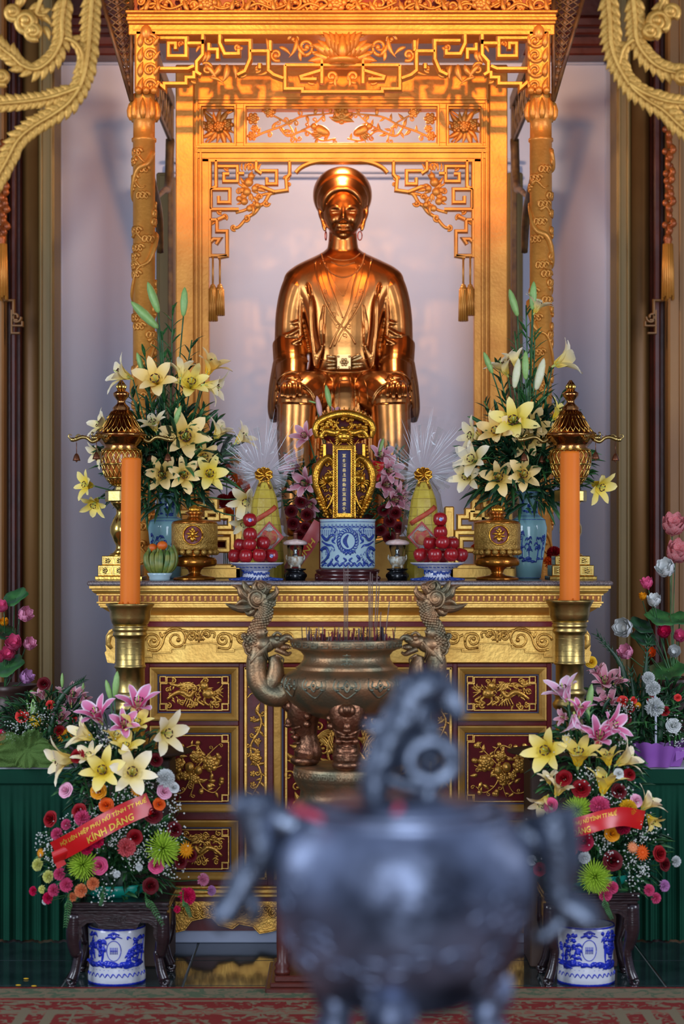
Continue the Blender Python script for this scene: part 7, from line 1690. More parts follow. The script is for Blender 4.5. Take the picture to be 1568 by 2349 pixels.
for x, y, sz, d, lab in ((351,682,76,(-.35,0,1),'green bud highest at the left of the left vase'),(422,692,68,(.05,0,1),'green bud highest at the right of the left vase'),(331,722,88,(-.9,0,.9),'long green bud leaning left in the left vase'),(321,832,50,(-.3,0,1),'green bud above the left cream lily, left vase'),(407,953,50,(.35,0,1),'green bud in the middle of the left vase bouquet')):
    bud(x, y, .5, sz, d, lab, VL+Vector((0,0,.15)), 'lily buds in the left blue vase')
for x, y, sz, d, lab, m_ in ((1177,694,66,(-.3,0,1),'green bud highest at the left of the right vase',None),(1222,678,66,(.05,0,1),'green bud highest at the right of the right vase',None),(1119,832,54,(-.4,0,1),'green bud leaning left beside the gold post, right vase',None),(1184,856,70,(.15,0,1),'white bud at the left of three, right vase',BUDW),(1205,838,66,(0,0,1),'yellow green bud in the middle of three, right vase',None),(1238,858,76,(.25,0,1),'plump white bud at the right of three, right vase',BUDW)):
    bud(x, y, .48, sz, d, lab, VR+Vector((0,0,.15)), 'lily buds in the right blue vase', m_)
random.seed(12)
for V_, tops, side in ((VL, [(396,700),(372,760),(330,800),(440,780),(300,900),(470,930),(500,960),(350,930),(410,900),(540,1020),(450,1000),(310,1000)], 'left'), (VR, [(1206,700),(1180,760),(1226,760),(1140,830),(1260,840),(1110,920),(1130,980),(1290,900),(1200,880),(1100,1060),(1240,960),(1290,1000)], 'right')):
    for i, (x, y) in enumerate(tops): leafy_stem(V_+Vector((random.uniform(-.02,.02), 0, -.02)), P(x, y, .58+random.uniform(-.06,.08)), 30, .13, 'dark green leafy lily stem in the %s blue vase bouquet' % side, 'leafy stems in the %s blue vase' % side, i > 2)
    leaf_mass('lily_foliage', V_+Vector((0, .0, .17)), .27, .12, .24, 560, .14, 'dense dark green leaves filling the lower bouquet of the %s blue vase' % side, V_, 5)
# ---- pink lilies and dark red roses behind the tablet
pbase = Vector((PX(790, .72), .72, TOPZ)); o = thing('flower_pot', 'dark pot of pink lilies behind the tablet throne, mostly hidden', 'pot', pbase); part('body', MB().lathe([(.05,TOPZ),(.09,TOPZ+.06),(.1,TOPZ+.14),(.085,TOPZ+.15)], (pbase.x, pbase.y, 0), 20), WOODD, o)
pr_ = pbase+Vector((0,0,.14))
for (x, y, sz, d, lab) in [(699,1000,74,(-.4,-.8,.3),'pink lily left of the tablet crest'),(673,1068,76,(-.7,-.6,.3),'dusty pink lily behind the left cellophane fan'),(699,1108,80,(-.5,-.9,.1),'pale pink lily left of the tablet throne arm'),(712,1158,70,(-.3,-.7,-.5),'pink lily drooping left of the tablet base'),
    (872,1046,74,(.3,-.8,.6),'pink lily above the small red ribbon'),(892,1080,84,(.5,-.8,.2),'dusty pink lily right of the small red ribbon'),(884,1112,80,(.5,-.9,0),'pink lily right of the tablet throne arm'),(904,1146,80,(.6,-.8,-.1),'dusty pink lily behind the right cellophane, lower one'),(922,1140,60,(.8,-.5,0),'small pink lily at the right edge behind the right cone'),(775,950,60,(.2,-.2,.9),'pale pink lily peeking just above the tablet crest')]:
    lily('dusty_pink', x, y, .66, sz, d, lab, pr_, 'pink lilies behind the tablet', 72)
for x, y, sz, d, lab, m_ in ((731,932,50,(-.2,0,1),'pinkish white bud left of the tablet crest',mat('pink_bud', (210,160,160), None, .5)),(752,908,52,(-.2,0,1),'tall green bud above the tablet crest',None),(716,922,18,(-1,0,.3),'tiny green bud left of the tablet crest',None),(874,1022,36,(.3,0,1),'small green bud right of the tablet crest',None)): bud(x, y, .66, sz, d, lab, pr_, 'buds behind the tablet', m_)
leaf_mass('lily_foliage', P(697, 1130, .72), .11, .06, .16, 130, .1, 'dark leaves of the pink lilies left of the tablet', P(697, 1330, .72), 8); leaf_mass('lily_foliage', P(892, 1140, .72), .12, .06, .2, 150, .1, 'dark leaves of the pink lilies right of the tablet', P(892, 1330, .72), 9)
for k, (x, y) in enumerate([(690,1150),(704,1180),(672,1200),(688,1225),(880,1170),(894,1195),(906,1176),(872,1215),(892,1232),(914,1210),(668,1172),(700,1210)]):
    flower('rose', 'dark_red', x, y, .62, 34, (0,-1,.2), 'dark red rose in the shade %s of the tablet, %s' % ('left' if x < 790 else 'right', ['upper','second','left middle','lower','upper left','middle','upper right','lower left','lowest','right lower','far left','second lowest'][k]), pr_, 'dark red roses behind the tablet')
# orange and red flowers behind the balustrades
for k, (kind, col, x, y, sz) in enumerate([('daisy','amber',539,1056,34),('daisy','orange',545,1090,44),('carnation','orange',556,1120,36),('carnation','orange',520,1078,34),('carnation','red',512,1150,34),('carnation','red',536,1140,30),('carnation','orange',520,1180,34),('carnation','orange',470,1200,34),('carnation','red',484,1190,28),('carnation','red',516,1250,40),('carnation','orange',524,1236,26),('carnation','orange',1260,1290,30),('carnation','red',1270,1270,34),('carnation','orange',1090,1260,24)]):
    flower(kind, col, x, y, .95, sz, (random.uniform(-.3,.3),-1,.3), '%s %s flower behind the gilded balustrade, %s' % (col if col != 'amber' else 'yellow', PLAIN[kind], 'ABCDEFGHIJKLMN'[k] and ['topmost by the left cellophane','second from top by the left cellophane','third down by the left cellophane','just right of the front row lilies','under the front row lilies','beside the stepped fret top','in the gap of the left fret','behind the left urn lid','right of the left urn lid','low beside the left apples','low beside the newel post','lowest at the right column','behind the right candle','behind the right apples'][k]), Vector((PX(x, .95), .97, TOPZ)), 'bright flowers behind the balustrades')
# ---- red ribbons with lettering
RIB = mat('red_satin_ribbon', (206,20,24), (184,12,18), .32, 0, 5, spec=.6); RIBT = mat('gold_lettering', (232,196,70), None, .4, .4)
def text_mesh(body_, size=1.0, shear=0.2):
    cu = bpy.data.curves.new('t', 'FONT'); cu.body = body_; cu.size = size; cu.shear = shear; cu.resolution_u = 2; cu.offset = .012*size
    ob = bpy.data.objects.new('t', cu); COL.objects.link(ob); dg = bpy.context.evaluated_depsgraph_get(); me = bpy.data.meshes.new_from_object(ob.evaluated_get(dg)); bpy.data.objects.remove(ob)
    vs_ = [tuple(v.co) for v in me.vertices]; fs = [tuple(p.vertices) for p in me.polygons]; return vs_, fs
def ribbon(fn, lab, lines, nu=40, cat='ribbon'):     # fn(u, v, lift) -> point; lines: (text, u0, u1, v0, v1)
    m = MB(); m.sheet(lambda u, v: fn(u, v, 0), nu, 6); m.sheet(lambda u, v: fn(1-u, v, -.0015), nu, 6); o = thing('ribbon', lab, cat, fn(0, .5, 0)); part('satin_band', m, RIB, o)
    b = MB()
    for t_, u0, u1, v0, v1 in lines:
        vs_, fs = text_mesh(t_); xs = [v[0] for v in vs_]; ys = [v[1] for v in vs_]; x0, x1 = min(xs), max(xs); y0, y1 = min(ys), max(ys)
        b.add([fn(u0+(u1-u0)*(v[0]-x0)/(x1-x0), v0+(v1-v0)*(v[1]-y0)/(y1-y0), .003) for v in vs_], fs)
    part('lettering', b, RIBT, o); return o
def band(pts, w, Yf, tw=0.0):       # pts in photo pixels along the centre line, w half width in px
    q = catmull([Vector((a, c_, 0)) for a, c_ in pts], 8); n = len(q)-1
    def fn(u, v, lift):
        t = u*n; i = min(int(t), n-1); p = q[i].lerp(q[i+1], t-i); d = (q[i+1]-q[i]).normalized(); nn = Vector((d.y, -d.x, 0)); pp = p+nn*(v-.5)*2*w; Yy = Yf(u)+.006*sin((v-.5)*3)+.004*sin(u*9+v*3)-lift; return P(pp.x, pp.y, Yy)
    return fn
fnL = band([(126,1955),(170,1932),(225,1900),(285,1868),(345,1842)], 25, lambda u: -1.06+.10*(2*u-1)**2)
ribbon(fnL, 'red satin ribbon with gold lettering slanting across the left flower arrangement', [('HỘI LIÊN HIỆP PHỤ NỮ TỈNH TT HUẾ', .10, .985, .56, .90), ('KÍNH DÂNG', .36, .82, .10, .48)])
fnR = band([(1250,1905),(1300,1902),(1340,1893),(1385,1880),(1430,1873),(1475,1882)], 22, lambda u: -1.08+.12*(2*u-1)**2)
ribbon(fnR, 'red satin ribbon with gold lettering across the right flower arrangement', [('HỘI LIÊN HIỆP PHỤ NỮ TỈNH TT HUẾ', -.0+.02, .74, .54, .92), ('KÍNH DÂNG', .08, .45, .08, .48)])
m = MB(); m.sheet(lambda u, v: P(118+u*42+v*6, 1955+v*26-u*18, -1.0-.01*sin(v*4)), 6, 6); m.sheet(lambda u, v: P(122+u*20+v*10, 1972+v*22-u*12, -.98), 6, 6); solo('ribbon_tail', m, RIB, 'folded red tail at the lower left end of the left ribbon', 'ribbon')
ribbon(band([(842,1060),(858,1072),(872,1088)], 14, lambda u: .60) if False else band([(852,1098),(862,1078),(866,1058)], 15, lambda u: .60), 'small red ribbon piece with gold lettering right of the tablet throne', [('KÍNH', .15, .9, .25, .75)], 10)
ribbon(band([(655,1330),(676,1290),(705,1250),(735,1200)], 17, lambda u: .56), 'dim red ribbon slanting behind the left oil lamp', [('KÍNH', .38, .78, .15, .62)], 14)
# ---- front flower arrangements on the carved stands
def YB(cx, cy, rx, ry, Yc, dep):
    return lambda x, y: Yc-dep*sqrt(max(0.02, 1-((x-cx)/rx)**2*.9-((y-cy)/ry)**2*.6))
YL = YB(255, 1880, 215, 260, -.74, .24); YR = YB(1365, 1860, 215, 270, -.74, .24)
KN = {'spider_chrysanthemum': 'lime green spider chrysanthemum'}
def arrangement(side, Yf, cx, ybase, lilies, others, buds, mass, breaths, zt):
    root = Vector((PX(cx, -.74), -.74, zt+.06)); G = 'flowers of the %s front arrangement' % side
    o = thing('flower_tray', 'turquoise plastic flower holder on the %s carved stand' % side, 'tray', (root.x, root.y, zt), 'turquoise flower holders'); part('tray', MB().lathe([(.10, zt), (.13, zt+.02), (.145, zt+.055), (.135, zt+.055), (.12, zt+.03), (.01, zt+.028)], (root.x, root.y, 0), 30, sy=.9), mat('turquoise_plastic', (14,150,130), None, .35), o)
    part('floral_foam', MB().cb(root.x-.07, root.x+.07, root.y-.06, root.y+.06, zt+.028, zt+.12, .01), LEAFD, o)
    for (c_, x, y, sz, d, lab) in lilies: lily(c_, x, y, Yf(x, y)-.01, sz, d, lab+', %s front arrangement' % side, root, 'lilies of the %s front arrangement' % side, 72)
    for (x, y, sz, d, lab) in buds: bud(x, y, -.76, sz, d, lab+', %s front arrangement' % side, root, 'buds of the %s front arrangement' % side)
    for (kd, c_, x, y, sz, lab) in others:
        dx = (x-cx)/200; flower(kd, c_, x, y, Yf(x, y)-.012, sz, (dx*.9, -1, .25+(1980-y)/900), lab+', %s front arrangement' % side, root, G)
    for k, (mx_, my, rx, rz, n) in enumerate(mass): leaf_mass('arrangement_foliage', P(mx_, my, -.74), rx, .15, rz, n, .085, 'dark green leaves in the %s part of the %s front arrangement' % (('lower', 'upper')[k], side), (PX(mx_, -.74), -.74, zt), 20+k, wid=.14)
    breath(breaths, lambda x, y: Yf(x, y)-.0, .045, 26, 'tiny white filler blossoms scattered through the %s front arrangement' % side, root, 31)
    return root
LL = [('pink',221,1638,108,(-.35,-.5,.75),'magenta pink lily at the upper left'),('pink',317,1614,112,(.1,-.45,.9),'highest pink lily, open to the sky'),('pink',284,1662,84,(.1,-.8,.5),'deep pink lily in the middle between the two upper ones'),
      ('cream',190,1684,100,(-.75,-.3,.4),'cream lily facing left under the pink ones'),('cream',142,1744,124,(-.9,-.4,-.1),'large cream lily drooping at the far left'),('cream',380,1682,116,(.6,-.75,.0),'cream lily facing right at the upper right'),
      ('yellow',313,1660,90,(.2,-.5,.8),'pale yellow lily under the highest pink one'),('yellow',288,1714,84,(.1,-.6,.8),'small bright yellow lily in the centre, facing up'),('yellow',236,1768,112,(-.05,-1,.35),'bright yellow lily facing forward, left of the pair'),
      ('cream',303,1772,120,(.15,-1,.3),'yellow centred cream lily facing forward, right of the pair'),('cream',205,1736,84,(-.3,-.5,.7),'cream lily partly behind the yellow pair'),('yellow',266,1690,70,(0,-.3,.9),'pale lily tucked behind the centre')]
OL = [('rose','rose_white',149,1812,42,'white rose with pink petal edges at left'),('rose','rose_white',378,1815,42,'white rose with pink petal edges at right'),('rose','amber',225,1814,44,'amber rose under the yellow lily'),('rose','orange',243,1846,40,'orange rose just above the ribbon'),('daisy','amber',314,1813,32,'amber daisy under the cream lily'),
      ('rose','orange',366,1844,34,'orange rose at the right end of the ribbon'),('rose','red',113,1878,44,'red rose alone at the far left'),('rose','red',180,1860,42,'red rose above the ribbon at left'),('rose','dark_red',352,1866,52,'big dark red rose at the right ribbon end'),('rose','dark_red',402,1902,42,'dark red rose at the right side, middle height'),
      ('rose','red',309,1920,42,'red rose under the ribbon, right of centre'),('rose','dark_red',346,2032,44,'dark red rose at the bottom centre right'),('rose','dark_red',416,1976,38,'dark red rose low at right, left of two'),('rose','dark_red',440,1962,36,'dark red rose furthest right'),('rose','pink',226,1986,48,'plump pink rose low in the centre'),('rose','pink',359,1985,44,'pink rose low at the right'),
      ('carnation','pink',190,1877,38,'pink carnation above the ribbon at left'),('carnation','pink',132,1914,30,'pink carnation at the left edge above the ribbon tail'),('carnation','pink',153,1892,26,'small pink carnation left of the ribbon'),('carnation','hot_pink',223,1930,34,'hot pink carnation touching the ribbon'),('carnation','hot_pink',200,1946,32,'hot pink carnation under the ribbon'),
      ('carnation','pink',138,2005,30,'pink carnation low left, upper one'),('carnation','pink',154,2030,34,'bright pink carnation low left, largest'),('carnation','pink',125,2042,30,'pink carnation low left, left of the largest'),('carnation','hot_pink',112,2060,28,'hot pink carnation at the bottom left corner'),('carnation','hot_pink',78,2044,22,'small hot pink carnation furthest left'),
      ('carnation','pale_yellow',89,1984,30,'pale yellow carnation at the left edge, upper'),('carnation','pale_yellow',113,2011,30,'pale yellow carnation at the left edge, lower'),('daisy','amber',93,1957,24,'amber daisy at the far left edge'),('carnation','peach',187,2043,32,'peach carnation at the bottom'),('carnation','peach',214,2027,30,'peach carnation beside the turquoise rim'),('carnation','peach',167,2058,22,'small peach carnation hanging lowest'),
      ('carnation','salmon',290,1944,44,'salmon pink carnation below the ribbon'),('spider_chrysanthemum','lime',190,1984,66,'lime green spider chrysanthemum low left'),('spider_chrysanthemum','lime',373,1946,76,'lime green spider chrysanthemum at right'),('daisy','amber',426,1950,42,'amber yellow daisy at the right edge'),('carnation','pale_pink',464,2018,30,'pale pink carnation sticking out far right'),('carnation','hot_pink',427,2056,42,'hot pink carnation low at the far right'),
      ('carnation','lilac',483,2043,24,'lilac carnation tip furthest right'),('small_carnation','hot_pink',405,2086,18,'tiny hot pink carnation hanging low right'),('small_carnation','white',268,2006,18,'small white carnation in the low centre'),('small_carnation','white',319,1990,18,'small white bud like carnation low right of centre'),('carnation','white',378,1786,44,'white fan shaped carnation at the upper right'),('rose','red',176,1733,40,'red rose between the cream lilies at left'),('rose','dark_red',358,1742,38,'dark red rose behind the right cream lily'),('rose','white',400,1806,30,'folded white rose at the right, upper height'),('small_carnation','white',104,2068,16,'small white carnation at the very bottom left'),('small_carnation','pale_yellow',98,2040,20,'small pale green yellow carnation low left')]
BL = [(249,1584,52,(-.25,0,1),'green lily bud, shorter and left'),(266,1570,62,(.1,0,1),'green lily bud, taller and right')]
random.seed(5)
ws = [(228,1822),(300,1822),(345,1780),(220,1694),(250,1700),(250,1680),(110,1935),(100,1920),(170,1900),(205,1870),(395,1860),(400,1840),(380,1900),(350,1900),(280,1910),(295,1895),(260,1930),(320,1950),(330,1940),(115,1950),(150,1960),(390,1920),(410,1920),(300,1965),(310,1975),(255,2000),(237,2045),(232,2050),(400,1998),(380,1990),(350,1795),(125,1970),(160,1880),(275,1825),(215,1945),(350,1965)]
rL = arrangement('left', YL, 262, 2060, LL, OL, BL, [(258,1965,.27,.19,620),(258,1770,.20,.22,420)], ws, sL[2])
LR = [('pale_pink',1292,1586,110,(-.35,-.3,.9),'pale pink lily highest at left, open upward'),('pink',1330,1626,76,(.1,-.2,.9),'half open pink and white lily'),('pale_pink',1318,1658,84,(.05,-.3,-1),'pale pink lily hanging straight down'),('pink',1402,1664,104,(.7,-.5,.3),'pink lily with curled white edges at the upper right'),('pink',1374,1690,108,(.1,-.6,.8),'deep pink lily with dew drops in the centre'),('dusty_pink',1292,1646,50,(-.8,-.5,.2),'small dim pink lily behind the candlestick'),
      ('yellow',1252,1722,120,(-.4,-.9,.15),'large cream lily with yellow centre facing forward at left'),('yellow',1326,1732,120,(0,-.4,.95),'tall yellow cream lily in the centre, facing up'),('yellow',1393,1738,80,(-.2,-.1,1),'yellow lily closed at the right of centre'),('cream',1436,1742,104,(.85,-.2,.5),'cream lily facing right at the right edge'),('yellow',1388,1796,110,(.25,-.1,1),'pale yellow lily shaped like a V below centre'),('cream',1282,1808,84,(.3,-.4,.8),'cream lily opening right above the green chrysanthemum'),('cream',1244,1842,84,(-.5,-.4,-.6),'cream lily drooping at the lower left'),('cream',1487,1842,90,(.6,-.1,.6),'pale yellow lily folded at the far right'),('yellow',1494,1882,66,(.5,-.5,-.7),'small yellow petalled lily hanging at the far right'),('cream',1258,1786,56,(-.2,-.3,.9),'small cream lily half hidden at left')]
OR = [('rose','red',1292,1784,44,'red rose left of the centre, upper'),('rose','red',1332,1808,50,'large red rose in the upper centre'),('rose','dark_red',1420,1814,42,'dark red rose right of the V shaped lily'),('rose','red',1444,1776,34,'red rose at the upper right edge'),('rose','crimson',1338,1930,52,'crimson rose under the ribbon'),('rose','dark_red',1406,1974,54,'dark red rose low in the centre'),('rose','red',1514,1958,44,'red rose sticking out far right, upper'),('rose','dark_red',1526,1982,38,'dark red rose sticking out far right, lower'),
      ('rose','red',1236,1994,36,'red rose low left beside the burner handle'),('rose','pink',1261,1846,40,'pink rose at the left edge'),('rose','rose_white',1460,1836,36,'white and pink rose at the right edge'),('carnation','pink',1374,1852,50,'bright pink carnation above the ribbon'),('carnation','yellow',1438,1856,44,'yellow carnation above the ribbon end'),('rose','amber',1404,1912,42,'amber yellow rose under the ribbon'),('carnation','crimson',1426,1896,40,'magenta carnation under the ribbon'),('spider_chrysanthemum','lime',1324,1858,62,'lime green spider chrysanthemum above the ribbon'),
      ('spider_chrysanthemum','lime',1364,2012,72,'yellow green spider chrysanthemum low centre'),('daisy','orange',1472,1956,40,'orange daisy at the right'),('daisy','peach',1450,1944,30,'peach daisy at the right'),('rose','orange',1312,1950,30,'orange rose low left of centre'),('carnation','white',1340,1968,28,'small white carnation in the low centre'),('carnation','white',1220,1974,24,'white carnation at the left beside the handle'),('carnation','white',1548,1976,26,'white carnation furthest right'),('carnation','pink',1387,2052,32,'pink carnation hanging lowest in the centre'),
      ('carnation','pink',1402,2036,30,'pink carnation hanging above the lowest one'),('carnation','pink',1486,2042,28,'bright pink carnation low at right'),('carnation','pink',1502,2060,26,'pink carnation lowest at right'),('carnation','lilac',1521,2032,28,'lilac carnation low at the far right'),('rose','red',1222,1922,26,'small red rose at the left edge'),('rose','white',1420,1774,30,'small white rose by the V shaped lily')]
BR = [(1352,1600,64,(.15,0,1),'bright green lily bud, upper'),(1348,1636,36,(-.1,0,1),'small green lily bud, lower')]
ws = [(1220,1910),(1230,1925),(1345,1776),(1350,1790),(1380,1835),(1400,1830),(1440,1880),(1460,1895),(1490,1910),(1465,1925),(1388,1935),(1392,1950),(1445,1960),(1450,1985),(1480,1995),(1455,2025),(1475,1990),(1360,1915),(1330,1910),(1205,1930),(1430,1700),(1300,1700),(1440,1820),(1470,1880),(1250,1950)]
rR = arrangement('right', YR, 1365, 2048, LR, OR, BR, [(1372,1960,.26,.18,560),(1355,1760,.20,.24,460)], ws, sR[2])
# ferns hanging over the stand edges
def fern(pts, Y, lab, L_=16):
    q = catmull([P(pts[0][0], pts[0][1]-28, -.84)]+[P(a, c_, Y) for a, c_ in pts], 6); m = MB().tube(q, .0015, 4); s = sp(Y)
    for i in range(1, len(q)):
        t = i/len(q); d = (q[i]-q[i-1]).normalized(); nn = Vector((-d.z, 0, d.x))
        for sd in (-1, 1): l = L_*s*(1-.7*t); m.tube([q[i], q[i]+(nn*sd+d*.5)*l*.6, q[i]+(nn*sd*.9+d*.9)*l], [.002, .0035, .0004], 4, flat=.3)
    solo('fern', m, LEAFM, lab, 'fern', 'hanging ferns')
fern([(158,2060),(155,2090),(150,2125)], -1.0, 'small fern hanging over the left end of the left stand'); fern([(335,2060),(352,2085),(372,2120)], -1.02, 'fern hanging over the right end of the left stand'); fern([(420,2066),(428,2080),(436,2102)], -1.0, 'fern tip hanging right of the left stand', 12); fern([(236,2048),(234,2062),(230,2076)], -1.04, 'small leaf tip hanging in front of the left stand', 10); fern([(1384,2060),(1392,2085),(1402,2106)], -1.04, 'green leaf hanging over the front of the right stand', 14)
# ---- lotus arrangements in dark pots at both sides
for side, px_, lot in (('left', 10, [('pale_pink',53,1412,42,(.7,-.5,.4),'pink and white lotus facing right by the brown post'),('pink',6,1395,34,(-.2,-.7,.7),'pink lotus bud at the frame edge, highest'),('amber',10,1430,24,(0,-.6,.8),'small yellow bud at the far left'),('pink',32,1480,46,(0,-.8,.6),'pink lotus in the middle of the far left group'),('pale_pink',64,1480,36,(.6,-.6,.5),'pink lotus right of the middle one, far left'),('pink',22,1502,40,(-.2,-.8,.4),'pink lotus lower in the far left group'),('pink',2,1508,34,(-.4,-.8,.3),'pink lotus cut by the left frame edge'),('lilac',57,1556,40,(.6,-.5,.5),'lilac pink lotus bud low by the brown post')]),
                       ('right', 1545, [('blush',1543,1212,64,(0,-.7,.8),'deep pink and white lotus highest at the far right'),('blush',1552,1274,66,(.1,-.7,.7),'large pink white lotus second from top, far right'),('white',1530,1308,52,(-.5,-.6,.5),'cream white lotus facing left, far right'),('pink',1484,1342,34,(-.3,-.4,.9),'pink white lotus bud pointing up, far right'),('amber',1473,1371,22,(0,-.4,.9),'small yellow bud under the pink bud, far right'),('white',1500,1382,38,(-.2,-.5,.8),'cream lotus bud leaning right, far right'),('white',1434,1442,54,(-.6,-.8,.2),'large white lotus leftmost beside the wall edge'),
                        ('hot_pink',1521,1453,38,(0,-.8,.6),'magenta lotus in the middle of the far right group'),('pale_pink',1438,1500,42,(-.5,-.5,.5),'pink and white lotus low at left of the far right group'),('pink',1556,1462,36,(.2,-.8,.5),'pink lotus at the right frame edge, middle'),('orange',1490,1500,30,(0,-.8,.5),'small orange flower low in the far right group'),('white',1544,1496,36,(0,-.9,.3),'pale lotus low at the far right pot')])):
    Yv = .50 if side == 'left' else .50; s = sp(Yv); z0 = .80; cX = PX(px_, Yv); o = thing('dark_flower_pot', 'dark glazed pot of lotus flowers on the %s side table' % side, 'pot', (cX, Yv, z0), 'dark pots on the side tables')
    zr = PZ(1570 if side == 'left' else 1555, Yv); m = MB().lathe([(.09,z0),(.1,z0+.02),(.15,z0+(zr-z0)*.45),(.16,z0+(zr-z0)*.75),(.13,zr-.03),(.17,zr),(.15,zr),(.1,zr-.04),(.002,zr-.04)], (cX, Yv, 0), 36); part('body', m, mat('dark_glaze', (44,34,34), (70,48,40), .3, .2, 6), o)
    m = MB()
    for k in range(10): a = -2.6+k*.35; scroll(m, px_+110*sin(a*.5)*.8, 1640+20*sin(k*2.0), 14, k, 1.2, 1, 4, Yv-.15)
    root = Vector((cX, Yv, zr-.03))
    for (c_, x, y, sz, d, lab) in lot: flower('lotus', c_, x, y, Yv-.04+random.uniform(-.04,.04), sz, d, lab, root, 'lotus flowers at the %s edge' % side)
    lv = [(34,1372,34),(10,1450,30),(20,1530,40)] if side == 'left' else [(1512,1418,34),(1468,1436,30),(1530,1540,44),(1475,1465,30),(1558,1420,26)]
    for k, (x, y, r_) in enumerate(lv):
        m = MB(); c_ = P(x, y, Yv-.02); R = aim((random.uniform(-.4,.4), -.5, .8)); m.lathe([(.002,-.004),(r_*.5*s,0),(r_*s*.9,.01),(r_*s,.004)], c_, 20, M=R, cap=False, wob=lambda a, z: 1+.12*sin(5*a)); m.tube(catmull([c_, (c_+root)/2+Vector((.01,.02,.03)), root], 4), .003, 5)
        solo('lotus_leaf', m, LEAFD if k % 2 else LEAFM, 'round green lotus leaf in the %s pot, %s' % (side, ['highest','second','third','fourth','fifth'][k]), 'leaf', 'lotus leaves in the dark pots', base=c_)
# ---- flower basket with green tulle on the left table
Yt = .22; zt = .80; bl = P(75, 1745, Yt); bl.z = zt; G = 'flowers of the left basket'; root = bl+Vector((0, .05, .08)); s = sp(Yt)
o = thing('flower_basket', 'flower basket wrapped in green tulle with a thin arched handle, on the left table', 'basket', bl)
part('basket', MB().lathe([(.10, zt), (.14, zt+.09), (.13, zt+.09), (.09, zt+.02), (.01, zt+.02)], (root.x, root.y, 0), 24), mat('cane', (120,110,60), (90,84,40), .6, 0, 60), o)
part('handle', MB().tube(catmull([P(66,1740,Yt), P(66,1650,Yt), P(64,1606,Yt), P(72,1586,Yt), P(80,1600,Yt), P(86,1660,Yt)], 6), .0065, 8), mat('pale_green_wrap', (104,150,70), None, .5), o)
TUL = mat('green_tulle', (112,146,70), (84,120,52), .8, 0, 14, .6, 160)
nt = TUL.node_tree; tr = nt.nodes.new('ShaderNodeBsdfTransparent'); mx = nt.nodes.new('ShaderNodeMixShader'); mx.inputs[0].default_value = .62; nt.links.new(tr.outputs[0], mx.inputs[1]); nt.links.new(nt.nodes['Principled BSDF'].outputs[0], mx.inputs[2]); nt.links.new(mx.outputs[0], nt.nodes['Material Output'].inputs[0])

m = MB(); rn = random.Random(4); cT = P(62, 1722, Yt-.16)
for k in range(12):
    a = 2*pi*k/12+rn.uniform(-.2,.2); L_ = rn.uniform(55, 85)*s; dd = Vector((cos(a), -.25+rn.uniform(-.2,.2), sin(a)*.62))
    def f(u, v, a=a, L_=L_, dd=dd): w = .45*L_*sin(pi*min(1, u*.8+.05)); nn = Vector((-dd.z, 0, dd.x)); p = cT+dd*L_*u+nn*(v-.5)*2*w+Vector((0, .018*sin(v*14)*u, 0)); return Vector((p.x, p.y, max(p.z, zt+.004)))
    m.sheet(f, 6, 10)
for k in range(4): m.sheet(lambda u, v, k=k: Vector((bl.x-.19+u*.38, Yt-.13-.03*sin(pi*u)-.01*sin(u*50+k), zt+.004+v*.1)), 40, 3)
part('tulle_bow', m, TUL, o)
for kd, c_, x, y, sz, lab in [('rose','dark_red',100,1568,36,'dark red rose highest in the left basket'),('rose','coral',50,1642,36,'coral rose beside the arched handle, left basket'),('daisy','yellow',82,1652,34,'yellow daisy behind the handle, left basket'),('rose','coral',115,1616,24,'small coral rose in the middle, left basket'),('daisy','amber',150,1688,40,'amber daisy low right in the left basket'),('rose','hot_pink',0,1686,30,'hot pink rose at the left frame edge'),('daisy','amber',2,1716,26,'amber daisy at the left frame edge'),('rose','red',136,1676,30,'red rose low in the left basket'),('rose','coral',168,1648,20,'small red rose right of the lilies, left basket')]:
    flower(kd, c_, x, y, Yt-.06, sz, (0,-1,.3), lab, root, G)
for c_, x, y, sz, d, lab in [('dusty_pink',166,1598,86,(.1,-.3,.95),'pink lily opening upward, upper right of the left basket'),('dusty_pink',141,1646,66,(.1,-.6,.8),'pink lily lower in the left basket'),('dusty_pink',94,1594,54,(-.4,-.2,.8),'small pink lily left of the palm blade, left basket'),('dusty_pink',192,1604,50,(.6,-.2,.6),'pink lily petals at the right edge of the left basket')]: lily(c_, x, y, Yt-.05, sz, d, lab, root, 'lilies of the left basket')
for x, y, sz, d, lab in ((143,1560,34,(0,0,1),'green bud highest in the left basket'),(76,1628,56,(.05,0,1),'green bud inside the arched handle, left basket'),(190,1580,30,(.1,0,1),'yellow green bud at the right of the left basket')): bud(x, y, Yt-.03, sz, d, lab, root, 'buds of the left basket')
leaf_mass('basket_foliage', P(110, 1660, Yt), .22, .1, .13, 360, .09, 'dark leaves filling the flower basket on the left table', bl, 44); breath([(30,1672),(45,1680),(22,1690),(80,1632),(88,1640),(105,1650),(60,1668)], Yt-.1, .05, 26, 'tiny white filler blossoms in the left basket', root, 45)
def palm(pts, Y, lab, w=7):
    s = sp(Y); q = catmull([P(a, c_, Y) for a, c_ in pts], 6); m = MB().tube(q, [w*s*.8, w*s, w*s*.1], 6, flat=.25)
    for i in range(2, len(q), 1): d = (q[i]-q[i-1]).normalized(); nn = Vector((-d.z, 0, d.x)); [m.tube([q[i], q[i]+(d*1.2+nn*sd*.6).normalized()*w*2.2*s], [w*.35*s, .0004], 4, flat=.3) for sd in (-1, 1)]
    solo('palm_blade', m, LEAFD, lab, 'leaf', 'palm blades')
palm([(110,1690),(130,1620),(158,1580),(190,1560)], Yt-.08, 'dark palm blade curving right in the left basket')
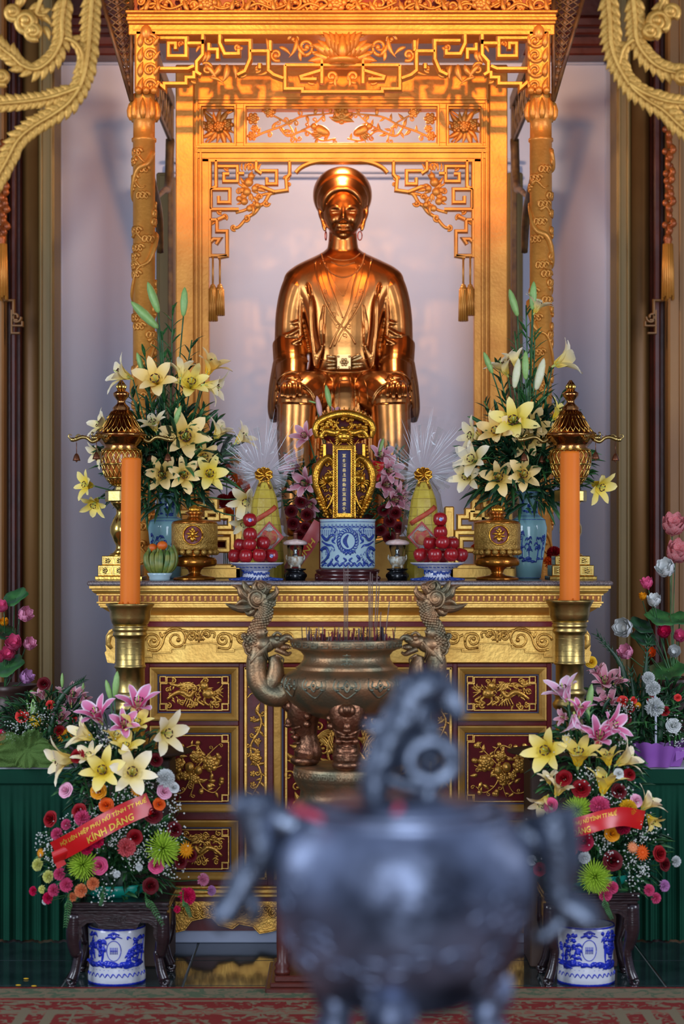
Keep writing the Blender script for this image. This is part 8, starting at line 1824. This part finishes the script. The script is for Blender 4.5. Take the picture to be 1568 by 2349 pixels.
# ---- flower basket with purple paper on the right table
Yt = .20; br = P(1498, 1760, Yt-.05); br.z = zt; s = sp(Yt); root = br+Vector((0, .05, .08)); G = 'flowers of the right basket'
o = thing('flower_basket', 'flower basket wrapped in purple paper with a white arched handle, on the right table', 'basket', br)
part('basket', MB().lathe([(.09, zt), (.115, zt+.07), (.10, zt+.07), (.08, zt+.02), (.01, zt+.02)], (br.x, br.y+.02, 0), 24), MATS['cane'], o)
m = MB()
def f(u, v): a = u*2*pi; r_ = .105+.035*v+.012*sin(a*9); return Vector((br.x+r_*cos(a)*1.15, br.y+.01+r_*sin(a), zt+.003+.10*v*(1+.12*sin(a*3+1)+.08*abs(sin(a*9)))))
m.sheet(f, 90, 3); m.sheet(lambda u, v: Vector((br.x+.09+u*.12, br.y-.08+.02*u, zt+.03+u*.06+v*.05*(1-u))), 8, 3); part('purple_paper', m, mat('purple_wrapping', (160,100,186), (140,80,170), .45, 0, 10), o)
WHP = mat('white_wrapped_handle', (186,190,206), None, .5); part('handle', MB().tube(catmull([P(1503,1730,Yt-.12), P(1503,1640,Yt-.1), P(1500,1580,Yt-.06), P(1490,1556,Yt), P(1470,1552,Yt+.04)], 6), .0055, 8), WHP, o); part('handle', MB().tube(catmull([P(1402,1562,Yt), P(1425,1560,Yt), P(1450,1575,Yt), P(1464,1610,Yt), P(1468,1740,Yt)], 6), .0045, 8), WHP, o)
for kd, c_, x, y, sz, lab in [('carnation','white',1500,1622,46,'large white carnation on the white handle, right basket'),('carnation','white',1486,1556,30,'white carnation highest on the handle, right basket'),('carnation','white',1496,1580,36,'white carnation second on the handle, right basket'),('rose','white',1544,1664,40,'white rose at the right of the right basket'),('rose','coral',1428,1608,30,'coral rose behind the pink lilies, right basket'),('rose','red',1444,1624,26,'red rose in the middle of the right basket'),('rose','coral',1452,1606,20,'small coral rose in the middle of the right basket'),('rose','red',1494,1604,24,'small red rose behind the handle, right basket'),('rose','red',1524,1630,28,'red rose right of the handle, right basket'),('rose','dark_red',1436,1648,28,'dark red rose low in the right basket'),('rose','yellow',1355,1518,32,'yellow rose standing highest beside the right candlestick'),('daisy','amber',1462,1618,18,'tiny amber daisy in the right basket'),('rose','coral',1554,1600,20,'small coral rose at the right frame edge')]:
    flower(kd, c_, x, y, Yt-.08, sz, (0,-1,.3), lab, root, G)
for c_, x, y, sz, d, lab in [('dusty_pink',1386,1562,84,(0,-.6,.8),'pale pink lily beside the right candlestick, right basket'),('dusty_pink',1394,1612,84,(-.1,-.6,.7),'darker pink lily below the pale one, right basket'),('dusty_pink',1372,1540,50,(-.4,-.2,.8),'small pale lily near the yellow rose, right basket'),('dusty_pink',1420,1560,60,(.7,-.3,.5),'pink lily petals turned right, right basket')]: lily(c_, x, y, Yt-.05, sz, d, lab, root, 'lilies of the right basket')
leaf_mass('basket_foliage', P(1440, 1650, Yt), .20, .1, .17, 420, .10, 'dark leaves filling the flower basket on the right table', br, 46); leaf_mass('basket_foliage', P(1530, 1640, Yt+.05), .12, .08, .15, 200, .10, 'dark leaves at the right side of the purple basket', br, 47)
breath([(1420,1630),(1432,1622),(1415,1640),(1556,1690),(1552,1660),(1560,1700),(1445,1626)], Yt-.12, .05, 26, 'tiny white filler blossoms in the right basket', root, 48)
palm([(1450,1700),(1440,1600),(1420,1520),(1372,1460)], Yt-.02, 'long dark palm blade rising left to the wall, right basket', 9); palm([(1470,1700),(1476,1600),(1480,1540),(1486,1470)], Yt-.02, 'tall dark palm blade rising straight, right basket', 9); palm([(1510,1700),(1520,1640),(1532,1600)], Yt-.06, 'short green palm blade right of the handle, right basket', 9); palm([(1455,1700),(1455,1620),(1446,1540)], Yt-.04, 'dark palm blade behind the coral roses, right basket', 9)
leafy_stem(root, P(1356, 1535, Yt), 10, .05, 'leafy stem carrying the yellow rose beside the right candlestick', 'stems of the right basket')
